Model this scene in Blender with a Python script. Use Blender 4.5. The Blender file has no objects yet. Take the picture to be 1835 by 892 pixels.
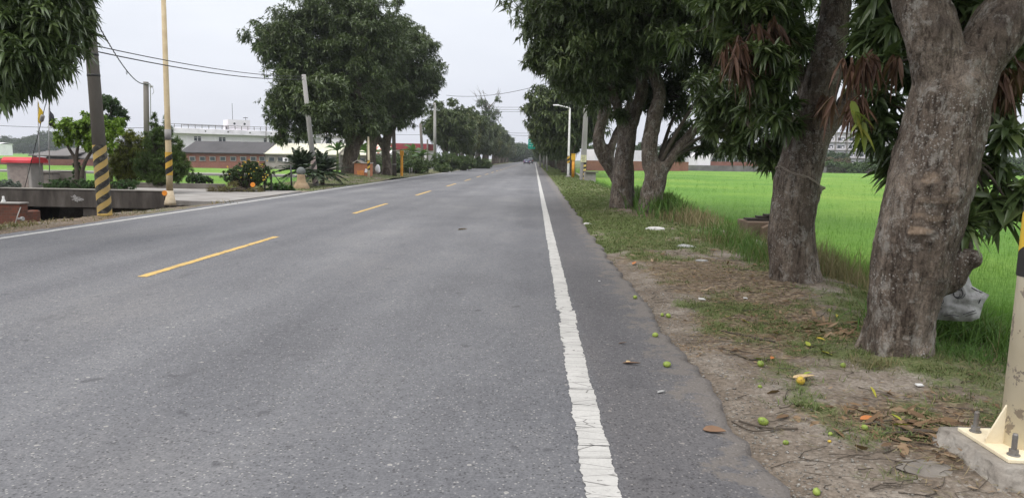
import bpy, bmesh, math, random
import numpy as np
from mathutils import Vector, Matrix, Euler
random.seed(7)
RNG = np.random.default_rng(11)
SC = bpy.context.scene
EXPOSURE = 0.42
COL = SC.collection
PI = math.pi

# ------------------------------------------------------------------ camera basis
FPX = 1300.0
EYE = 1.4
_dr = np.array([958-917.5, 446-286.0, -FPX]); _dr /= np.linalg.norm(_dr)
_d1 = np.array([0-917.5, 446-270.0, -FPX])
_n = np.cross(_dr, _d1); _n /= np.linalg.norm(_n)
if _n[1] < 0: _n = -_n
_x = np.cross(_dr, _n)
RW = np.array([_x, _dr, _n])            # camera vector -> world vector

def at(px, py, Y):
    """world point at road distance Y that is seen at the given spot of the photograph"""
    d = RW @ np.array([px-917.5, 446-py, -FPX])
    p = d*(Y/d[1]); return np.array([p[0], p[1], p[2]+EYE])

def gp(px, py, z=0.0):
    d = RW @ np.array([px-917.5, 446-py, -FPX]); t = (z-EYE)/d[2]
    return np.array([d[0]*t, d[1]*t, z])

# ------------------------------------------------------------------ noise
def _hash(ix, iy, iz, seed):
    h = (ix.astype(np.int64)*374761393 + iy.astype(np.int64)*668265263 + iz.astype(np.int64)*2147483647 + seed*1274126177) & 0xFFFFFFFF
    h = ((h ^ (h >> 13))*1274126177) & 0xFFFFFFFF
    h = ((h ^ (h >> 16))*2246822519) & 0xFFFFFFFF
    return ((h ^ (h >> 15)) & 0xFFFFFF)/float(0xFFFFFF)

def vnoise(P, scale=1.0, seed=0):
    Q = np.asarray(P, float)/scale
    if Q.shape[1] == 2: Q = np.column_stack([Q, np.zeros(len(Q))])
    I = np.floor(Q).astype(np.int64); f = Q-I; f = f*f*(3-2*f)
    r = 0
    for dx in (0, 1):
        wx = f[:, 0] if dx else 1-f[:, 0]
        for dy in (0, 1):
            wy = f[:, 1] if dy else 1-f[:, 1]
            for dz in (0, 1):
                wz = f[:, 2] if dz else 1-f[:, 2]
                r = r + wx*wy*wz*_hash(I[:, 0]+dx, I[:, 1]+dy, I[:, 2]+dz, seed)
    return r*2-1

def fbm(P, scale=1.0, seed=0, oct=4):
    r = 0; a = 1.0; s = scale; t = 0
    for k in range(oct):
        r = r + a*vnoise(P, s, seed+k*17); t += a; a *= .5; s *= .5
    return r/t

def sstep(a, b, x):
    t = np.clip((x-a)/(b-a), 0, 1); return t*t*(3-2*t)

# ------------------------------------------------------------------ mesh helpers
def np_mesh(name, V, F, attrs=None, smooth=False):
    V = np.asarray(V, np.float32); me = bpy.data.meshes.new(name)
    me.vertices.add(len(V)); me.vertices.foreach_set('co', V.ravel())
    Fs = F if isinstance(F, list) else [F]
    Fs = [np.asarray(f, np.int32) for f in Fs if len(f)]
    li = np.concatenate([f.ravel() for f in Fs])
    tot = np.concatenate([np.full(len(f), f.shape[1], np.int32) for f in Fs])
    st = np.concatenate([[0], np.cumsum(tot)[:-1]]).astype(np.int32)
    me.loops.add(len(li)); me.loops.foreach_set('vertex_index', li.astype(np.int32))
    me.polygons.add(len(tot)); me.polygons.foreach_set('loop_start', st)
    if smooth: me.polygons.foreach_set('use_smooth', np.ones(len(tot), bool))
    me.update(calc_edges=True)
    for k, v in (attrs or {}).items():
        a = me.attributes.new(k, 'FLOAT', 'POINT'); a.data.foreach_set('value', np.asarray(v, np.float32))
    return me

def tag(o, label=None, cat=None, group=None, kind=None):
    if label: o['label'] = label
    if cat: o['category'] = cat
    if group: o['group'] = group
    if kind: o['kind'] = kind
    return o

def thing(name, label, cat, loc=(0, 0, 0), group=None, rot=None):
    o = bpy.data.objects.new(name, None); COL.objects.link(o); o.empty_display_size = .2
    o.location = [float(c) for c in loc]
    if rot is not None: o.rotation_euler = rot
    return tag(o, label, cat, group)

def link(name, me, mat, parent=None):
    """link a mesh whose vertices are local to its parent (or world when it has none)"""
    o = bpy.data.objects.new(name, me); COL.objects.link(o)
    for m in (mat if isinstance(mat, (list, tuple)) else [mat]): me.materials.append(m)
    if parent is not None: o.parent = parent
    return o

def root_loc(p):
    while p.parent is not None: p = p.parent
    return np.array(p.location)

def linkw(name, V, F, mat, parent=None, attrs=None, smooth=False, rebase=True):
    """mesh given in world coordinates; stored relative to its thing, or to its own base when top-level"""
    V = np.asarray(V, float)
    if parent is not None:
        me = np_mesh(name, V-root_loc(parent), F, attrs, smooth); return link(name, me, mat, parent)
    if rebase:
        b = np.array([(V[:, 0].min()+V[:, 0].max())/2, (V[:, 1].min()+V[:, 1].max())/2, V[:, 2].min()])
    else: b = np.zeros(3)
    o = link(name, np_mesh(name, V-b, F, attrs, smooth), mat); o.location = b.tolist(); return o

class MB:
    """collects boxes, tubes and other shapes into one mesh"""
    def __init__(s): s.v = []; s.f = []; s.sm = []
    def add(s, V, F, smooth=False):
        b = len(s.v); s.v += [tuple(map(float, p)) for p in V]
        for f in F: s.f.append([b+int(i) for i in f]); s.sm.append(smooth)
        return s
    def box(s, c, d, rz=0.0, bev=0.0, rx=0.0, ry=0.0):
        hx, hy, hz = d[0]/2, d[1]/2, d[2]/2
        M = Euler((rx, ry, rz)).to_matrix()
        bm = bmesh.new(); bmesh.ops.create_cube(bm, size=1)
        for v in bm.verts: v.co = Vector((v.co.x*d[0], v.co.y*d[1], v.co.z*d[2]))
        if bev > 0: bmesh.ops.bevel(bm, geom=list(bm.edges), offset=min(bev, .45*min(d)), segments=2, affect='EDGES', profile=.6)
        bm.verts.ensure_lookup_table(); bm.verts.index_update()
        V = [M @ v.co + Vector(c) for v in bm.verts]; F = [[v.index for v in f.verts] for f in bm.faces]
        bm.free(); return s.add(V, F)
    def tube(s, path, rad, n=12, cap=True, smooth=True, flat=None):
        P = np.asarray(path, float); m = len(P)
        R = np.full(m, rad, float) if np.isscalar(rad) else np.asarray(rad, float)
        T = np.gradient(P, axis=0); T /= np.linalg.norm(T, axis=1)[:, None]+1e-12
        ref = np.array([0., 1., 0.]) if abs(T[0][2]) > .7 else np.array([0., 0., 1.])
        V = []; u = np.cross(ref, T[0]); u /= np.linalg.norm(u)+1e-12
        an = np.arange(n)/n*2*PI
        for i in range(m):
            u = u-T[i]*np.dot(u, T[i]); u /= np.linalg.norm(u)+1e-12
            w = np.cross(T[i], u)
            V.append(P[i]+R[i]*(np.cos(an)[:, None]*u+np.sin(an)[:, None]*w))
        V = np.concatenate(V); F = []
        for i in range(m-1):
            for k in range(n):
                a = i*n+k; b = i*n+(k+1) % n; F.append([a, b, b+n, a+n])
        s.add(V, F, smooth)
        if cap:
            b = len(s.v)-m*n
            s.f.append([b+k for k in range(n)][::-1]); s.sm.append(False)
            s.f.append([b+(m-1)*n+k for k in range(n)]); s.sm.append(False)
        return s
    def cyl(s, p0, p1, r0, r1=None, n=16, smooth=True): return s.tube([p0, p1], [r0, r0 if r1 is None else r1], n, True, smooth)
    def lathe(s, prof, c=(0, 0, 0), n=20, smooth=True):
        V = []; F = []; m = len(prof)
        for r, z in prof:
            for k in range(n): V.append((c[0]+r*math.cos(2*PI*k/n), c[1]+r*math.sin(2*PI*k/n), c[2]+z))
        for i in range(m-1):
            for k in range(n): F.append([i*n+k, i*n+(k+1) % n, (i+1)*n+(k+1) % n, (i+1)*n+k])
        F.append(list(range(n))[::-1]); F.append([(m-1)*n+k for k in range(n)])
        return s.add(V, F, smooth)
    def prism(s, poly, y0, y1, axis='y'):
        """polygon (a,b) extruded; axis y: (x,z) outline, axis x: (y,z) outline, axis z: (x,y) outline"""
        n = len(poly)
        def q(a, b, t): return (a, t, b) if axis == 'y' else ((t, a, b) if axis == 'x' else (a, b, t))
        V = [q(a, b, y0) for a, b in poly]+[q(a, b, y1) for a, b in poly]
        F = [list(range(n)), list(range(n, 2*n))[::-1]]+[[i, i+n, (i+1) % n+n, (i+1) % n] for i in range(n)]
        return s.add(V, F)
    def ball(s, c, r, n=12, m=8):
        r = np.array([r]*3, float) if np.isscalar(r) else np.asarray(r, float)
        V = []; F = []
        for i in range(m+1):
            t = PI*i/m
            for k in range(n): V.append((c[0]+r[0]*math.sin(t)*math.cos(2*PI*k/n), c[1]+r[1]*math.sin(t)*math.sin(2*PI*k/n), c[2]-r[2]*math.cos(t)))
        for i in range(m):
            for k in range(n): F.append([i*n+k, i*n+(k+1) % n, (i+1)*n+(k+1) % n, (i+1)*n+k])
        return s.add(V, F, True)
    def mesh(s, name, off=(0, 0, 0)):
        me = bpy.data.meshes.new(name)
        me.from_pydata([tuple(np.array(p)-np.array(off)) for p in s.v], [], s.f)
        me.polygons.foreach_set('use_smooth', s.sm); me.update()
        bm = bmesh.new(); bm.from_mesh(me); bmesh.ops.recalc_face_normals(bm, faces=bm.faces); bm.to_mesh(me); bm.free()
        return me
    def local(s, name, mat, parent): return link(name, s.mesh(name), mat, parent)
    def world(s, name, mat, parent=None):
        if parent is not None: return link(name, s.mesh(name, root_loc(parent)), mat, parent)
        V = np.array(s.v); b = np.array([(V[:, 0].min()+V[:, 0].max())/2, (V[:, 1].min()+V[:, 1].max())/2, V[:, 2].min()])
        o = link(name, s.mesh(name, b), mat); o.location = b.tolist(); return o

def copy_tree(o, parent=None):
    c = o.copy(); COL.objects.link(c)
    if parent is not None: c.parent = parent
    for ch in [k for k in bpy.data.objects if k.parent is o]: copy_tree(ch, c)
    return c

def spline(pts, n=6):
    """Catmull-Rom through rows of numbers"""
    P = np.asarray(pts, float); P = np.vstack([2*P[0]-P[1], P, 2*P[-1]-P[-2]]); out = []
    for i in range(1, len(P)-2):
        for t in np.arange(n)/n:
            a, b, c, d = P[i-1], P[i], P[i+1], P[i+2]
            out.append(.5*((2*b)+(-a+c)*t+(2*a-5*b+4*c-d)*t*t+(-a+3*b-3*c+d)*t**3))
    out.append(P[-2]); return np.array(out)

# ------------------------------------------------------------------ materials
def newmat(name):
    m = bpy.data.materials.new(name); m.use_nodes = True
    nt = m.node_tree; b = nt.nodes['Principled BSDF']; return m, nt, b
def N(nt, t, **kw):
    n = nt.nodes.new(t)
    for k, v in kw.items():
        if hasattr(n, k) and not k[0].isupper(): setattr(n, k, v)
        else: n.inputs[k].default_value = v
    return n
def ramp(nt, fac, stops, interp='LINEAR'):
    r = nt.nodes.new('ShaderNodeValToRGB'); r.color_ramp.interpolation = interp
    e = r.color_ramp.elements
    while len(e) < len(stops): e.new(.5)
    for k, (p, c) in enumerate(stops):
        e[k].position = p; e[k].color = (*c, 1) if len(c) == 3 else c
    nt.links.new(fac, r.inputs[0]); return r.outputs[0]
def mixc(nt, fac, a, b, blend='MIX'):
    m = nt.nodes.new('ShaderNodeMix'); m.data_type = 'RGBA'; m.blend_type = blend
    for s, v in ((0, fac), (6, a), (7, b)):
        if hasattr(v, 'type'): nt.links.new(v, m.inputs[s])
        else: m.inputs[s].default_value = v if s == 0 else (*v, 1)
    return m.outputs[2]
def math_(nt, op, a, b=None, clamp=False):
    m = nt.nodes.new('ShaderNodeMath'); m.operation = op; m.use_clamp = clamp
    for s, v in ((0, a), (1, b)):
        if v is None: continue
        if hasattr(v, 'type'): nt.links.new(v, m.inputs[s])
        else: m.inputs[s].default_value = v
    return m.outputs[0]
def coords(nt, scale=(1, 1, 1), kind='Object'):
    tc = nt.nodes.new('ShaderNodeTexCoord'); mp = nt.nodes.new('ShaderNodeMapping'); mp.inputs['Scale'].default_value = scale
    nt.links.new(tc.outputs[kind], mp.inputs[0]); return mp.outputs[0]
def noise(nt, vec, scale, detail=4, rough=.55, dist=0.0):
    n = N(nt, 'ShaderNodeTexNoise', Scale=scale, Detail=detail, Roughness=rough, Distortion=dist)
    nt.links.new(vec, n.inputs['Vector']); return n.outputs[0]
def voro(nt, vec, scale, feature='F1', out='Distance', rnd=1.0):
    n = N(nt, 'ShaderNodeTexVoronoi', feature=feature); n.inputs['Scale'].default_value = scale; n.inputs['Randomness'].default_value = rnd
    nt.links.new(vec, n.inputs['Vector']); return n.outputs[out]
def bump(nt, b, h, strength=.4, dist=.02):
    n = N(nt, 'ShaderNodeBump', Strength=strength, Distance=dist); nt.links.new(h, n.inputs['Height']); nt.links.new(n.outputs[0], b.inputs['Normal'])
def attr(nt, name):
    n = nt.nodes.new('ShaderNodeAttribute'); n.attribute_name = name; return n.outputs['Fac']
def setc(nt, b, c, rough=.8, spec=.25, metal=0.0):
    if hasattr(c, 'type'): nt.links.new(c, b.inputs['Base Color'])
    else: b.inputs['Base Color'].default_value = (*c, 1)
    b.inputs['Roughness'].default_value = rough; b.inputs['Specular IOR Level'].default_value = spec; b.inputs['Metallic'].default_value = metal

def weathered(name, c, c2=None, c3=None, scale=4, fine=40, rough=.8, bmp=.15, spec=.25, metal=0.0, stretch=(1, 1, 1), amount=.5):
    """a surface with patchy wear, streaks and a fine grain"""
    m, nt, b = newmat(name); v = coords(nt, stretch)
    c2 = c2 or tuple(x*.7 for x in c); c3 = c3 or tuple(min(1, x*1.15) for x in c)
    col = ramp(nt, noise(nt, v, scale, 6, .62), [(.32, c2), (.52, c), (.72, c3)])
    col = mixc(nt, math_(nt, 'MULTIPLY', noise(nt, v, fine, 3), amount), col, tuple(x*.6 for x in c))
    setc(nt, b, col, rough, spec, metal); bump(nt, b, noise(nt, v, fine, 4), bmp, .01); return m

def leafmat(name, cols, trans=.22, rough=.5, spec=.35, clump=.6, tcol=None):
    """leaf colours vary from leaf to leaf and from clump to clump"""
    m, nt, b = newmat(name)
    g = nt.nodes.new('ShaderNodeNewGeometry'); v = coords(nt)
    f = math_(nt, 'ADD', math_(nt, 'MULTIPLY', g.outputs['Random Per Island'], .55), math_(nt, 'MULTIPLY', math_(nt, 'SUBTRACT', noise(nt, v, clump, 3), .27), .95), True)
    col = ramp(nt, f, [(i/(len(cols)-1), c) for i, c in enumerate(cols)])
    setc(nt, b, col, rough, spec)
    t = nt.nodes.new('ShaderNodeBsdfTranslucent')
    if tcol: t.inputs[0].default_value = (*tcol, 1)
    else: nt.links.new(mixc(nt, .5, col, (.10, .16, .02)), t.inputs[0])
    mx = nt.nodes.new('ShaderNodeMixShader'); mx.inputs[0].default_value = trans
    nt.links.new(b.outputs[0], mx.inputs[1]); nt.links.new(t.outputs[0], mx.inputs[2])
    nt.links.new(mx.outputs[0], nt.nodes['Material Output'].inputs[0]); return m
# ------------------------------------------------------------------ camera
cam = bpy.data.cameras.new('camera'); co = bpy.data.objects.new('camera', cam); COL.objects.link(co)
cam.sensor_fit = 'HORIZONTAL'; cam.sensor_width = 36; cam.lens = 36*FPX/1835; cam.clip_end = 6000; cam.clip_start = .05
co.matrix_world = Matrix([[*RW[0], 0], [*RW[1], 0], [*RW[2], EYE], [0, 0, 0, 1]])
SC.camera = co
SC.view_settings.view_transform = 'Standard'; SC.view_settings.look = 'None'
SC.view_settings.exposure = EXPOSURE; SC.view_settings.gamma = 1
SC.cycles.max_bounces = 6; SC.cycles.diffuse_bounces = 3; SC.cycles.glossy_bounces = 2; SC.cycles.transmission_bounces = 4

# ------------------------------------------------------------------ overcast sky
SUN_EL, SUN_AZ = math.radians(56), math.radians(-138)       # azimuth from +Y towards +X
w = bpy.data.worlds.new('World'); SC.world = w; w.use_nodes = True
nt = w.node_tree; bg = nt.nodes['Background']
sky = N(nt, 'ShaderNodeTexSky', sky_type='NISHITA', sun_disc=False, sun_elevation=SUN_EL, sun_rotation=SUN_AZ, air_density=1.5, dust_density=4.0)
bg.inputs['Strength'].default_value = .1; nt.links.new(sky.outputs[0], bg.inputs['Color'])
tc = nt.nodes.new('ShaderNodeTexCoord'); sx = nt.nodes.new('ShaderNodeSeparateXYZ'); nt.links.new(tc.outputs['Generated'], sx.inputs[0])
gr = ramp(nt, sx.outputs['Z'], [(0.0, (.64, .66, .725)), (.10, (.675, .70, .775)), (.22, (.75, .775, .83)), (.5, (1.2, 1.21, 1.25)), (1.0, (2.1, 2.1, 2.12))])
mp = nt.nodes.new('ShaderNodeMapping'); mp.inputs['Scale'].default_value = (1, 1, 2.5); nt.links.new(tc.outputs['Generated'], mp.inputs[0])
cl = ramp(nt, noise(nt, mp.outputs[0], 2.2, 5, .55, .3), [(.3, (.92, .925, .94)), (.7, (1.07, 1.065, 1.05))])
cm = mixc(nt, 1.0, gr, cl, 'MULTIPLY')
bg2 = nt.nodes.new('ShaderNodeBackground'); bg2.inputs['Strength'].default_value = 1.0; nt.links.new(cm, bg2.inputs['Color'])
mx = nt.nodes.new('ShaderNodeMixShader'); mx.inputs[0].default_value = .88
nt.links.new(bg.outputs[0], mx.inputs[1]); nt.links.new(bg2.outputs[0], mx.inputs[2]); nt.links.new(mx.outputs[0], nt.nodes['World Output'].inputs[0])
sl = bpy.data.lights.new('sun', 'SUN'); sl.energy = 1.3; sl.angle = math.radians(35); sl.color = (1, .96, .90)
so = bpy.data.objects.new('sun', sl); COL.objects.link(so)
d = Vector((math.sin(SUN_AZ)*math.cos(SUN_EL), math.cos(SUN_AZ)*math.cos(SUN_EL), math.sin(SUN_EL)))
so.rotation_euler = d.to_track_quat('Z', 'Y').to_euler(); so.location = (0, 0, 60)

# ------------------------------------------------------------------ materials of the ground
def asphalt_mat():
    m, nt, b = newmat('asphalt'); v = coords(nt)
    base = ramp(nt, noise(nt, coords(nt, (1, .45, 1)), .6, 6, .65), [(.28, (.088, .088, .094)), (.5, (.119, .120, .127)), (.72, (.156, .154, .155))])
    grain = ramp(nt, noise(nt, v, 60, 4, .75), [(.28, (.60, .60, .61)), (.5, (1, 1, 1)), (.72, (1.40, 1.39, 1.37))])
    col = mixc(nt, 1.0, base, grain, 'MULTIPLY')
    coarse = ramp(nt, noise(nt, v, 17, 4, .7), [(.3, (.82, .82, .83)), (.7, (1.16, 1.155, 1.15))])
    col = mixc(nt, 1.0, col, coarse, 'MULTIPLY')
    cellc = voro(nt, v, 75, 'F1', 'Color'); sp = nt.nodes.new('ShaderNodeSeparateColor'); nt.links.new(cellc, sp.inputs[0])
    dist = voro(nt, v, 75)
    stone = math_(nt, 'MULTIPLY', math_(nt, 'GREATER_THAN', sp.outputs[0], .90), math_(nt, 'LESS_THAN', dist, .42))
    col = mixc(nt, math_(nt, 'MULTIPLY', stone, .55), col, (.36, .35, .33))
    dark = math_(nt, 'MULTIPLY', math_(nt, 'LESS_THAN', sp.outputs[1], .13), math_(nt, 'LESS_THAN', dist, .5))
    col = mixc(nt, math_(nt, 'MULTIPLY', dark, .7), col, (.035, .035, .037))
    cell2 = voro(nt, v, 22, 'F1', 'Color'); s2 = nt.nodes.new('ShaderNodeSeparateColor'); nt.links.new(cell2, s2.inputs[0])
    big = math_(nt, 'MULTIPLY', math_(nt, 'GREATER_THAN', s2.outputs[0], .975), math_(nt, 'LESS_THAN', voro(nt, v, 22), .26))
    col = mixc(nt, math_(nt, 'MULTIPLY', big, .5), col, (.40, .385, .35))
    xx = nt.nodes.new('ShaderNodeSeparateXYZ'); nt.links.new(v, xx.inputs[0]); cx_ = nt.nodes.new('ShaderNodeCombineXYZ'); nt.links.new(xx.outputs[0], cx_.inputs[0]); nt.links.new(math_(nt, 'MULTIPLY', xx.outputs[1], .02), cx_.inputs[1])
    col = mixc(nt, 1.0, col, ramp(nt, noise(nt, cx_.outputs[0], .85, 2, .5), [(.35, (.84, .84, .86)), (.65, (1.12, 1.12, 1.12))]), 'MULTIPLY')
    # oil drips and tyre scuffs
    vs = coords(nt, (1.0, .35, 1))
    st = ramp(nt, noise(nt, vs, 2.1, 4, .6, .4), [(.64, (0, 0, 0)), (.74, (1, 1, 1))])
    col = mixc(nt, math_(nt, 'MULTIPLY', st, .5), col, (.062, .062, .068))
    sp2 = ramp(nt, noise(nt, v, 4.6, 2, .5), [(.69, (0, 0, 0)), (.73, (1, 1, 1))])
    col = mixc(nt, math_(nt, 'MULTIPLY', sp2, .6), col, (.05, .05, .055))
    pale = ramp(nt, noise(nt, vs, 3.3, 5, .6, .2), [(.66, (0, 0, 0)), (.76, (1, 1, 1))])
    col = mixc(nt, math_(nt, 'MULTIPLY', pale, .22), col, (.24, .23, .225))
    # older, darker surface of the shoulder outside the edge line
    x = nt.nodes.new('ShaderNodeSeparateXYZ'); nt.links.new(v, x.inputs[0])
    sh = ramp(nt, math_(nt, 'ADD', x.outputs[0], math_(nt, 'MULTIPLY', noise(nt, v, 1.5, 3), .12)), [(.40, (0, 0, 0)), (.50, (1, 1, 1))])
    col = mixc(nt, sh, col, mixc(nt, 1.0, col, (.84, .81, .79), 'MULTIPLY'))
    # sand washed onto the crumbling edge
    sd = ramp(nt, math_(nt, 'ADD', x.outputs[0], math_(nt, 'MULTIPLY', math_(nt, 'SUBTRACT', noise(nt, v, 4, 7, .75), .5), 1.5)), [(.92, (0, 0, 0)), (1.22, (1, 1, 1))])
    col = mixc(nt, math_(nt, 'MULTIPLY', sd, .48), col, (.165, .142, .12))
    setc(nt, b, col, .78, .30)
    bump(nt, b, math_(nt, 'ADD', noise(nt, v, 70, 3, .7), math_(nt, 'MULTIPLY', dist, .5)), .55, .006); return m

def paint_mat(name, c, worn):
    m, nt, b = newmat(name); v = coords(nt)
    col = ramp(nt, noise(nt, v, 3, 5, .6), [(.3, tuple(k*.80 for k in c)), (.6, c), (.8, tuple(min(.85, k*1.08) for k in c))])
    col = mixc(nt, math_(nt, 'MULTIPLY', ramp(nt, noise(nt, v, 60, 3, .7), [(.42, (0, 0, 0)), (.7, (1, 1, 1))]), .35), col, tuple(k*.55 for k in c))
    vs = coords(nt, (.5, 2.2, 1))
    e = voro(nt, vs, 5.2, 'DISTANCE_TO_EDGE'); crack = math_(nt, 'LESS_THAN', math_(nt, 'ADD', e, math_(nt, 'MULTIPLY', noise(nt, v, 18, 3), .03)), .030)
    col = mixc(nt, math_(nt, 'MULTIPLY', crack, worn), col, (.11, .105, .10))
    chip = ramp(nt, noise(nt, v, 14, 5, .7), [(.64, (0, 0, 0)), (.67, (1, 1, 1))])
    col = mixc(nt, math_(nt, 'MULTIPLY', chip, worn), col, (.14, .135, .13))
    setc(nt, b, col, .65, .3); bump(nt, b, noise(nt, v, 45, 4), .3, .004); return m

M_ASPHALT = asphalt_mat()
M_WHITE = paint_mat('white_road_paint', (.45, .44, .42), .8)
M_YELLOW = paint_mat('yellow_road_paint', (.56, .37, .11), .75)

# ------------------------------------------------------------------ road
def ygrid(y0, d0, k, y1):
    ys = [y0]
    while ys[-1] < y1: ys.append(ys[-1]+max(d0, k*abs(ys[-1])))
    return np.array(ys)
def edge_r(y): return 1.13+.05*vnoise(np.column_stack([y, y*0]), .9, 5)+.035*vnoise(np.column_stack([y, y*0]), .17, 6)+.015*vnoise(np.column_stack([y, y*0]), .05, 9)+.12*sstep(15, 60, y)
def edge_l(y): return -9.0+.10*vnoise(np.column_stack([y, y*0]), 1.3, 15)+.05*vnoise(np.column_stack([y, y*0]), .25, 16)
ys = ygrid(-12, .04, .006, 720.0)
er, el = edge_r(ys), edge_l(ys)
cols_ = [el-.02, el, np.full_like(ys, -8.7), np.full_like(ys, -4.4), np.full_like(ys, 0.), er-.05, er, er+.015]
zs_ = [-.06, -.004, 0, 0, 0, 0, -.006, -.07]
V = np.stack([np.column_stack([c, ys, np.full_like(ys, z)]) for c, z in zip(cols_, zs_)], 1).reshape(-1, 3)
nc = len(cols_); i = np.arange(len(ys)-1)[:, None]*nc+np.arange(nc-1)[None]; i = i.ravel()
tag(linkw('road', V, np.column_stack([i, i+1, i+1+nc, i+nc]), M_ASPHALT, rebase=False), kind='structure')

def stripe(name, x, wd, spans, mat, jag, z=.004):
    Vs, Fs = [], []; o = 0
    for a, b, dx in spans:
        st = .012 if a < 9 else (.05 if a < 25 else .5)
        y = np.linspace(a, b, max(2, int((b-a)/st)+1)); q = np.column_stack([y, y*0])
        l = x+dx-wd/2+jag*(.6*vnoise(q, .10, 31)+.6*vnoise(q, .035, 32)+.4*vnoise(q, .012, 30)); r = x+dx+wd/2+jag*(.6*vnoise(q, .12, 33)+.6*vnoise(q, .04, 34)+.4*vnoise(q, .013, 37))
        bad = np.clip(vnoise(q, .22, 35)-.55, 0, 1)*.5*(y < 20); l = l+bad*wd*1.2*np.abs(vnoise(q, .02, 36))
        ye = y+.0
        V = np.column_stack([np.concatenate([l, r]), np.concatenate([ye, ye]), np.full(2*len(y), z)])
        e0 = .012*vnoise(np.array([[a*3.1, x]]), .5, 3)[0]
        V[0, 1] += e0; V[len(y), 1] -= e0
        n = len(y); k = np.arange(n-1); Vs.append(V); Fs.append(np.column_stack([k, k+n, k+n+1, k+1])+o); o += 2*n
    return tag(linkw(name, np.concatenate(Vs), np.concatenate(Fs), mat, rebase=False), kind='structure')
spans = []; y = 1.2; rr = random.Random(4)
while y < 9:
    L = rr.choice([.12, .3, .5, .9])*rr.uniform(.7, 1.3); spans.append((y, y+L, rr.uniform(-.004, .004)+(.016 if 5.6 < y < 6.7 else 0))); y += L+rr.choice([.002, .003, .004, .009])
while y < 30:
    L = rr.uniform(.3, 1.4); spans.append((y, y+L, 0)); y += L+.012
spans.append((y, 600, 0))
stripe('right_edge_line', .315, .147, spans, M_WHITE, .009)
stripe('left_edge_line', -8.56, .15, [(-8, 30, 0), (30.02, 600, 0)], M_WHITE, .012)
dash = [(8.03, 12.38, 0), (17.8, 21.9, 0), (27.0, 30.9, .05)]
y = 36.2
while y < 330: dash.append((y, y+4.2, .1)); y += 9.4
dash.insert(0, (-1.6, 2.6, 0))
stripe('centre_line_dashes', -4.45, .11, dash, M_YELLOW, .010)

# ------------------------------------------------------------------ right verge
T1, T2, T3, T4, T5 = (2.66, 5.25), (3.06, 8.42), (3.16, 19.7), (2.50, 20.6), (3.0, 24.5)
def zR(x, y):
    q = np.column_stack([x, y]); z = -.03+.03*fbm(q, 1.1, 41)+.016*fbm(q, .16, 42, 3)
    z = z-.03*(1-sstep(1.15, 1.6, x))
    for (tx, ty), h, s in ((T1, .10, .55), (T2, .13, .75), (T3, .10, .7), (T4, .12, .7), (T5, .1, .7)):
        z = z+h*np.exp(-((x-tx)**2+(y-ty)**2)/s**2)
    z = z+.05*np.exp(-((x-2.2)**2+(y-3.4)**2)/.35**2)
    return z-.42*sstep(3.75, 4.55, x+.15*vnoise(q, 1.5, 44))
def cover(x, y):
    q = np.column_stack([x, y])
    n1 = fbm(q, .9, 51); n2 = fbm(q, .25, 52)
    g = .59+.6*n1+.55*n2
    g = g+.42*sstep(9.5, 13, y)*(1-sstep(2.2, 3.2, x)*.4)-.5*(1-sstep(1.25, 1.7, x))*(1-sstep(9, 13, y))
    g = g-.35*np.exp(-((x-2.3)**2/.8**2+(y-9.6)**2/1.8**2))-.3*np.exp(-((x-2.9)**2+(y-20)**2)/1.2**2)
    g = g+.75*sstep(3.7, 4.2, x)-.35*np.exp(-((x-T2[0])**2+(y-T2[1]+.1)**2)/.6**2)-.2*np.exp(-((x-2.6)**2/.5+(y-4.6)**2/.25))-.32*np.exp(-((x-1.9)**2/.6**2+(y-3.4)**2/.8**2))
    l = .40+.6*fbm(q, .8, 61)+.4*fbm(q, .2, 62)+.5*np.exp(-((x-2.3)**2/.9**2+(y-8.2)**2/2.6**2))+.6*np.exp(-((x-2.2)**2+(y-6.3)**2)/.5**2)
    l = l+.6*np.exp(-((x-2.15)**2+(y-3.9)**2)/.35**2)-.3*(1-sstep(1.3, 1.75, x))
    return np.clip(g, 0, 1), np.clip(l, 0, 1)
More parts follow.
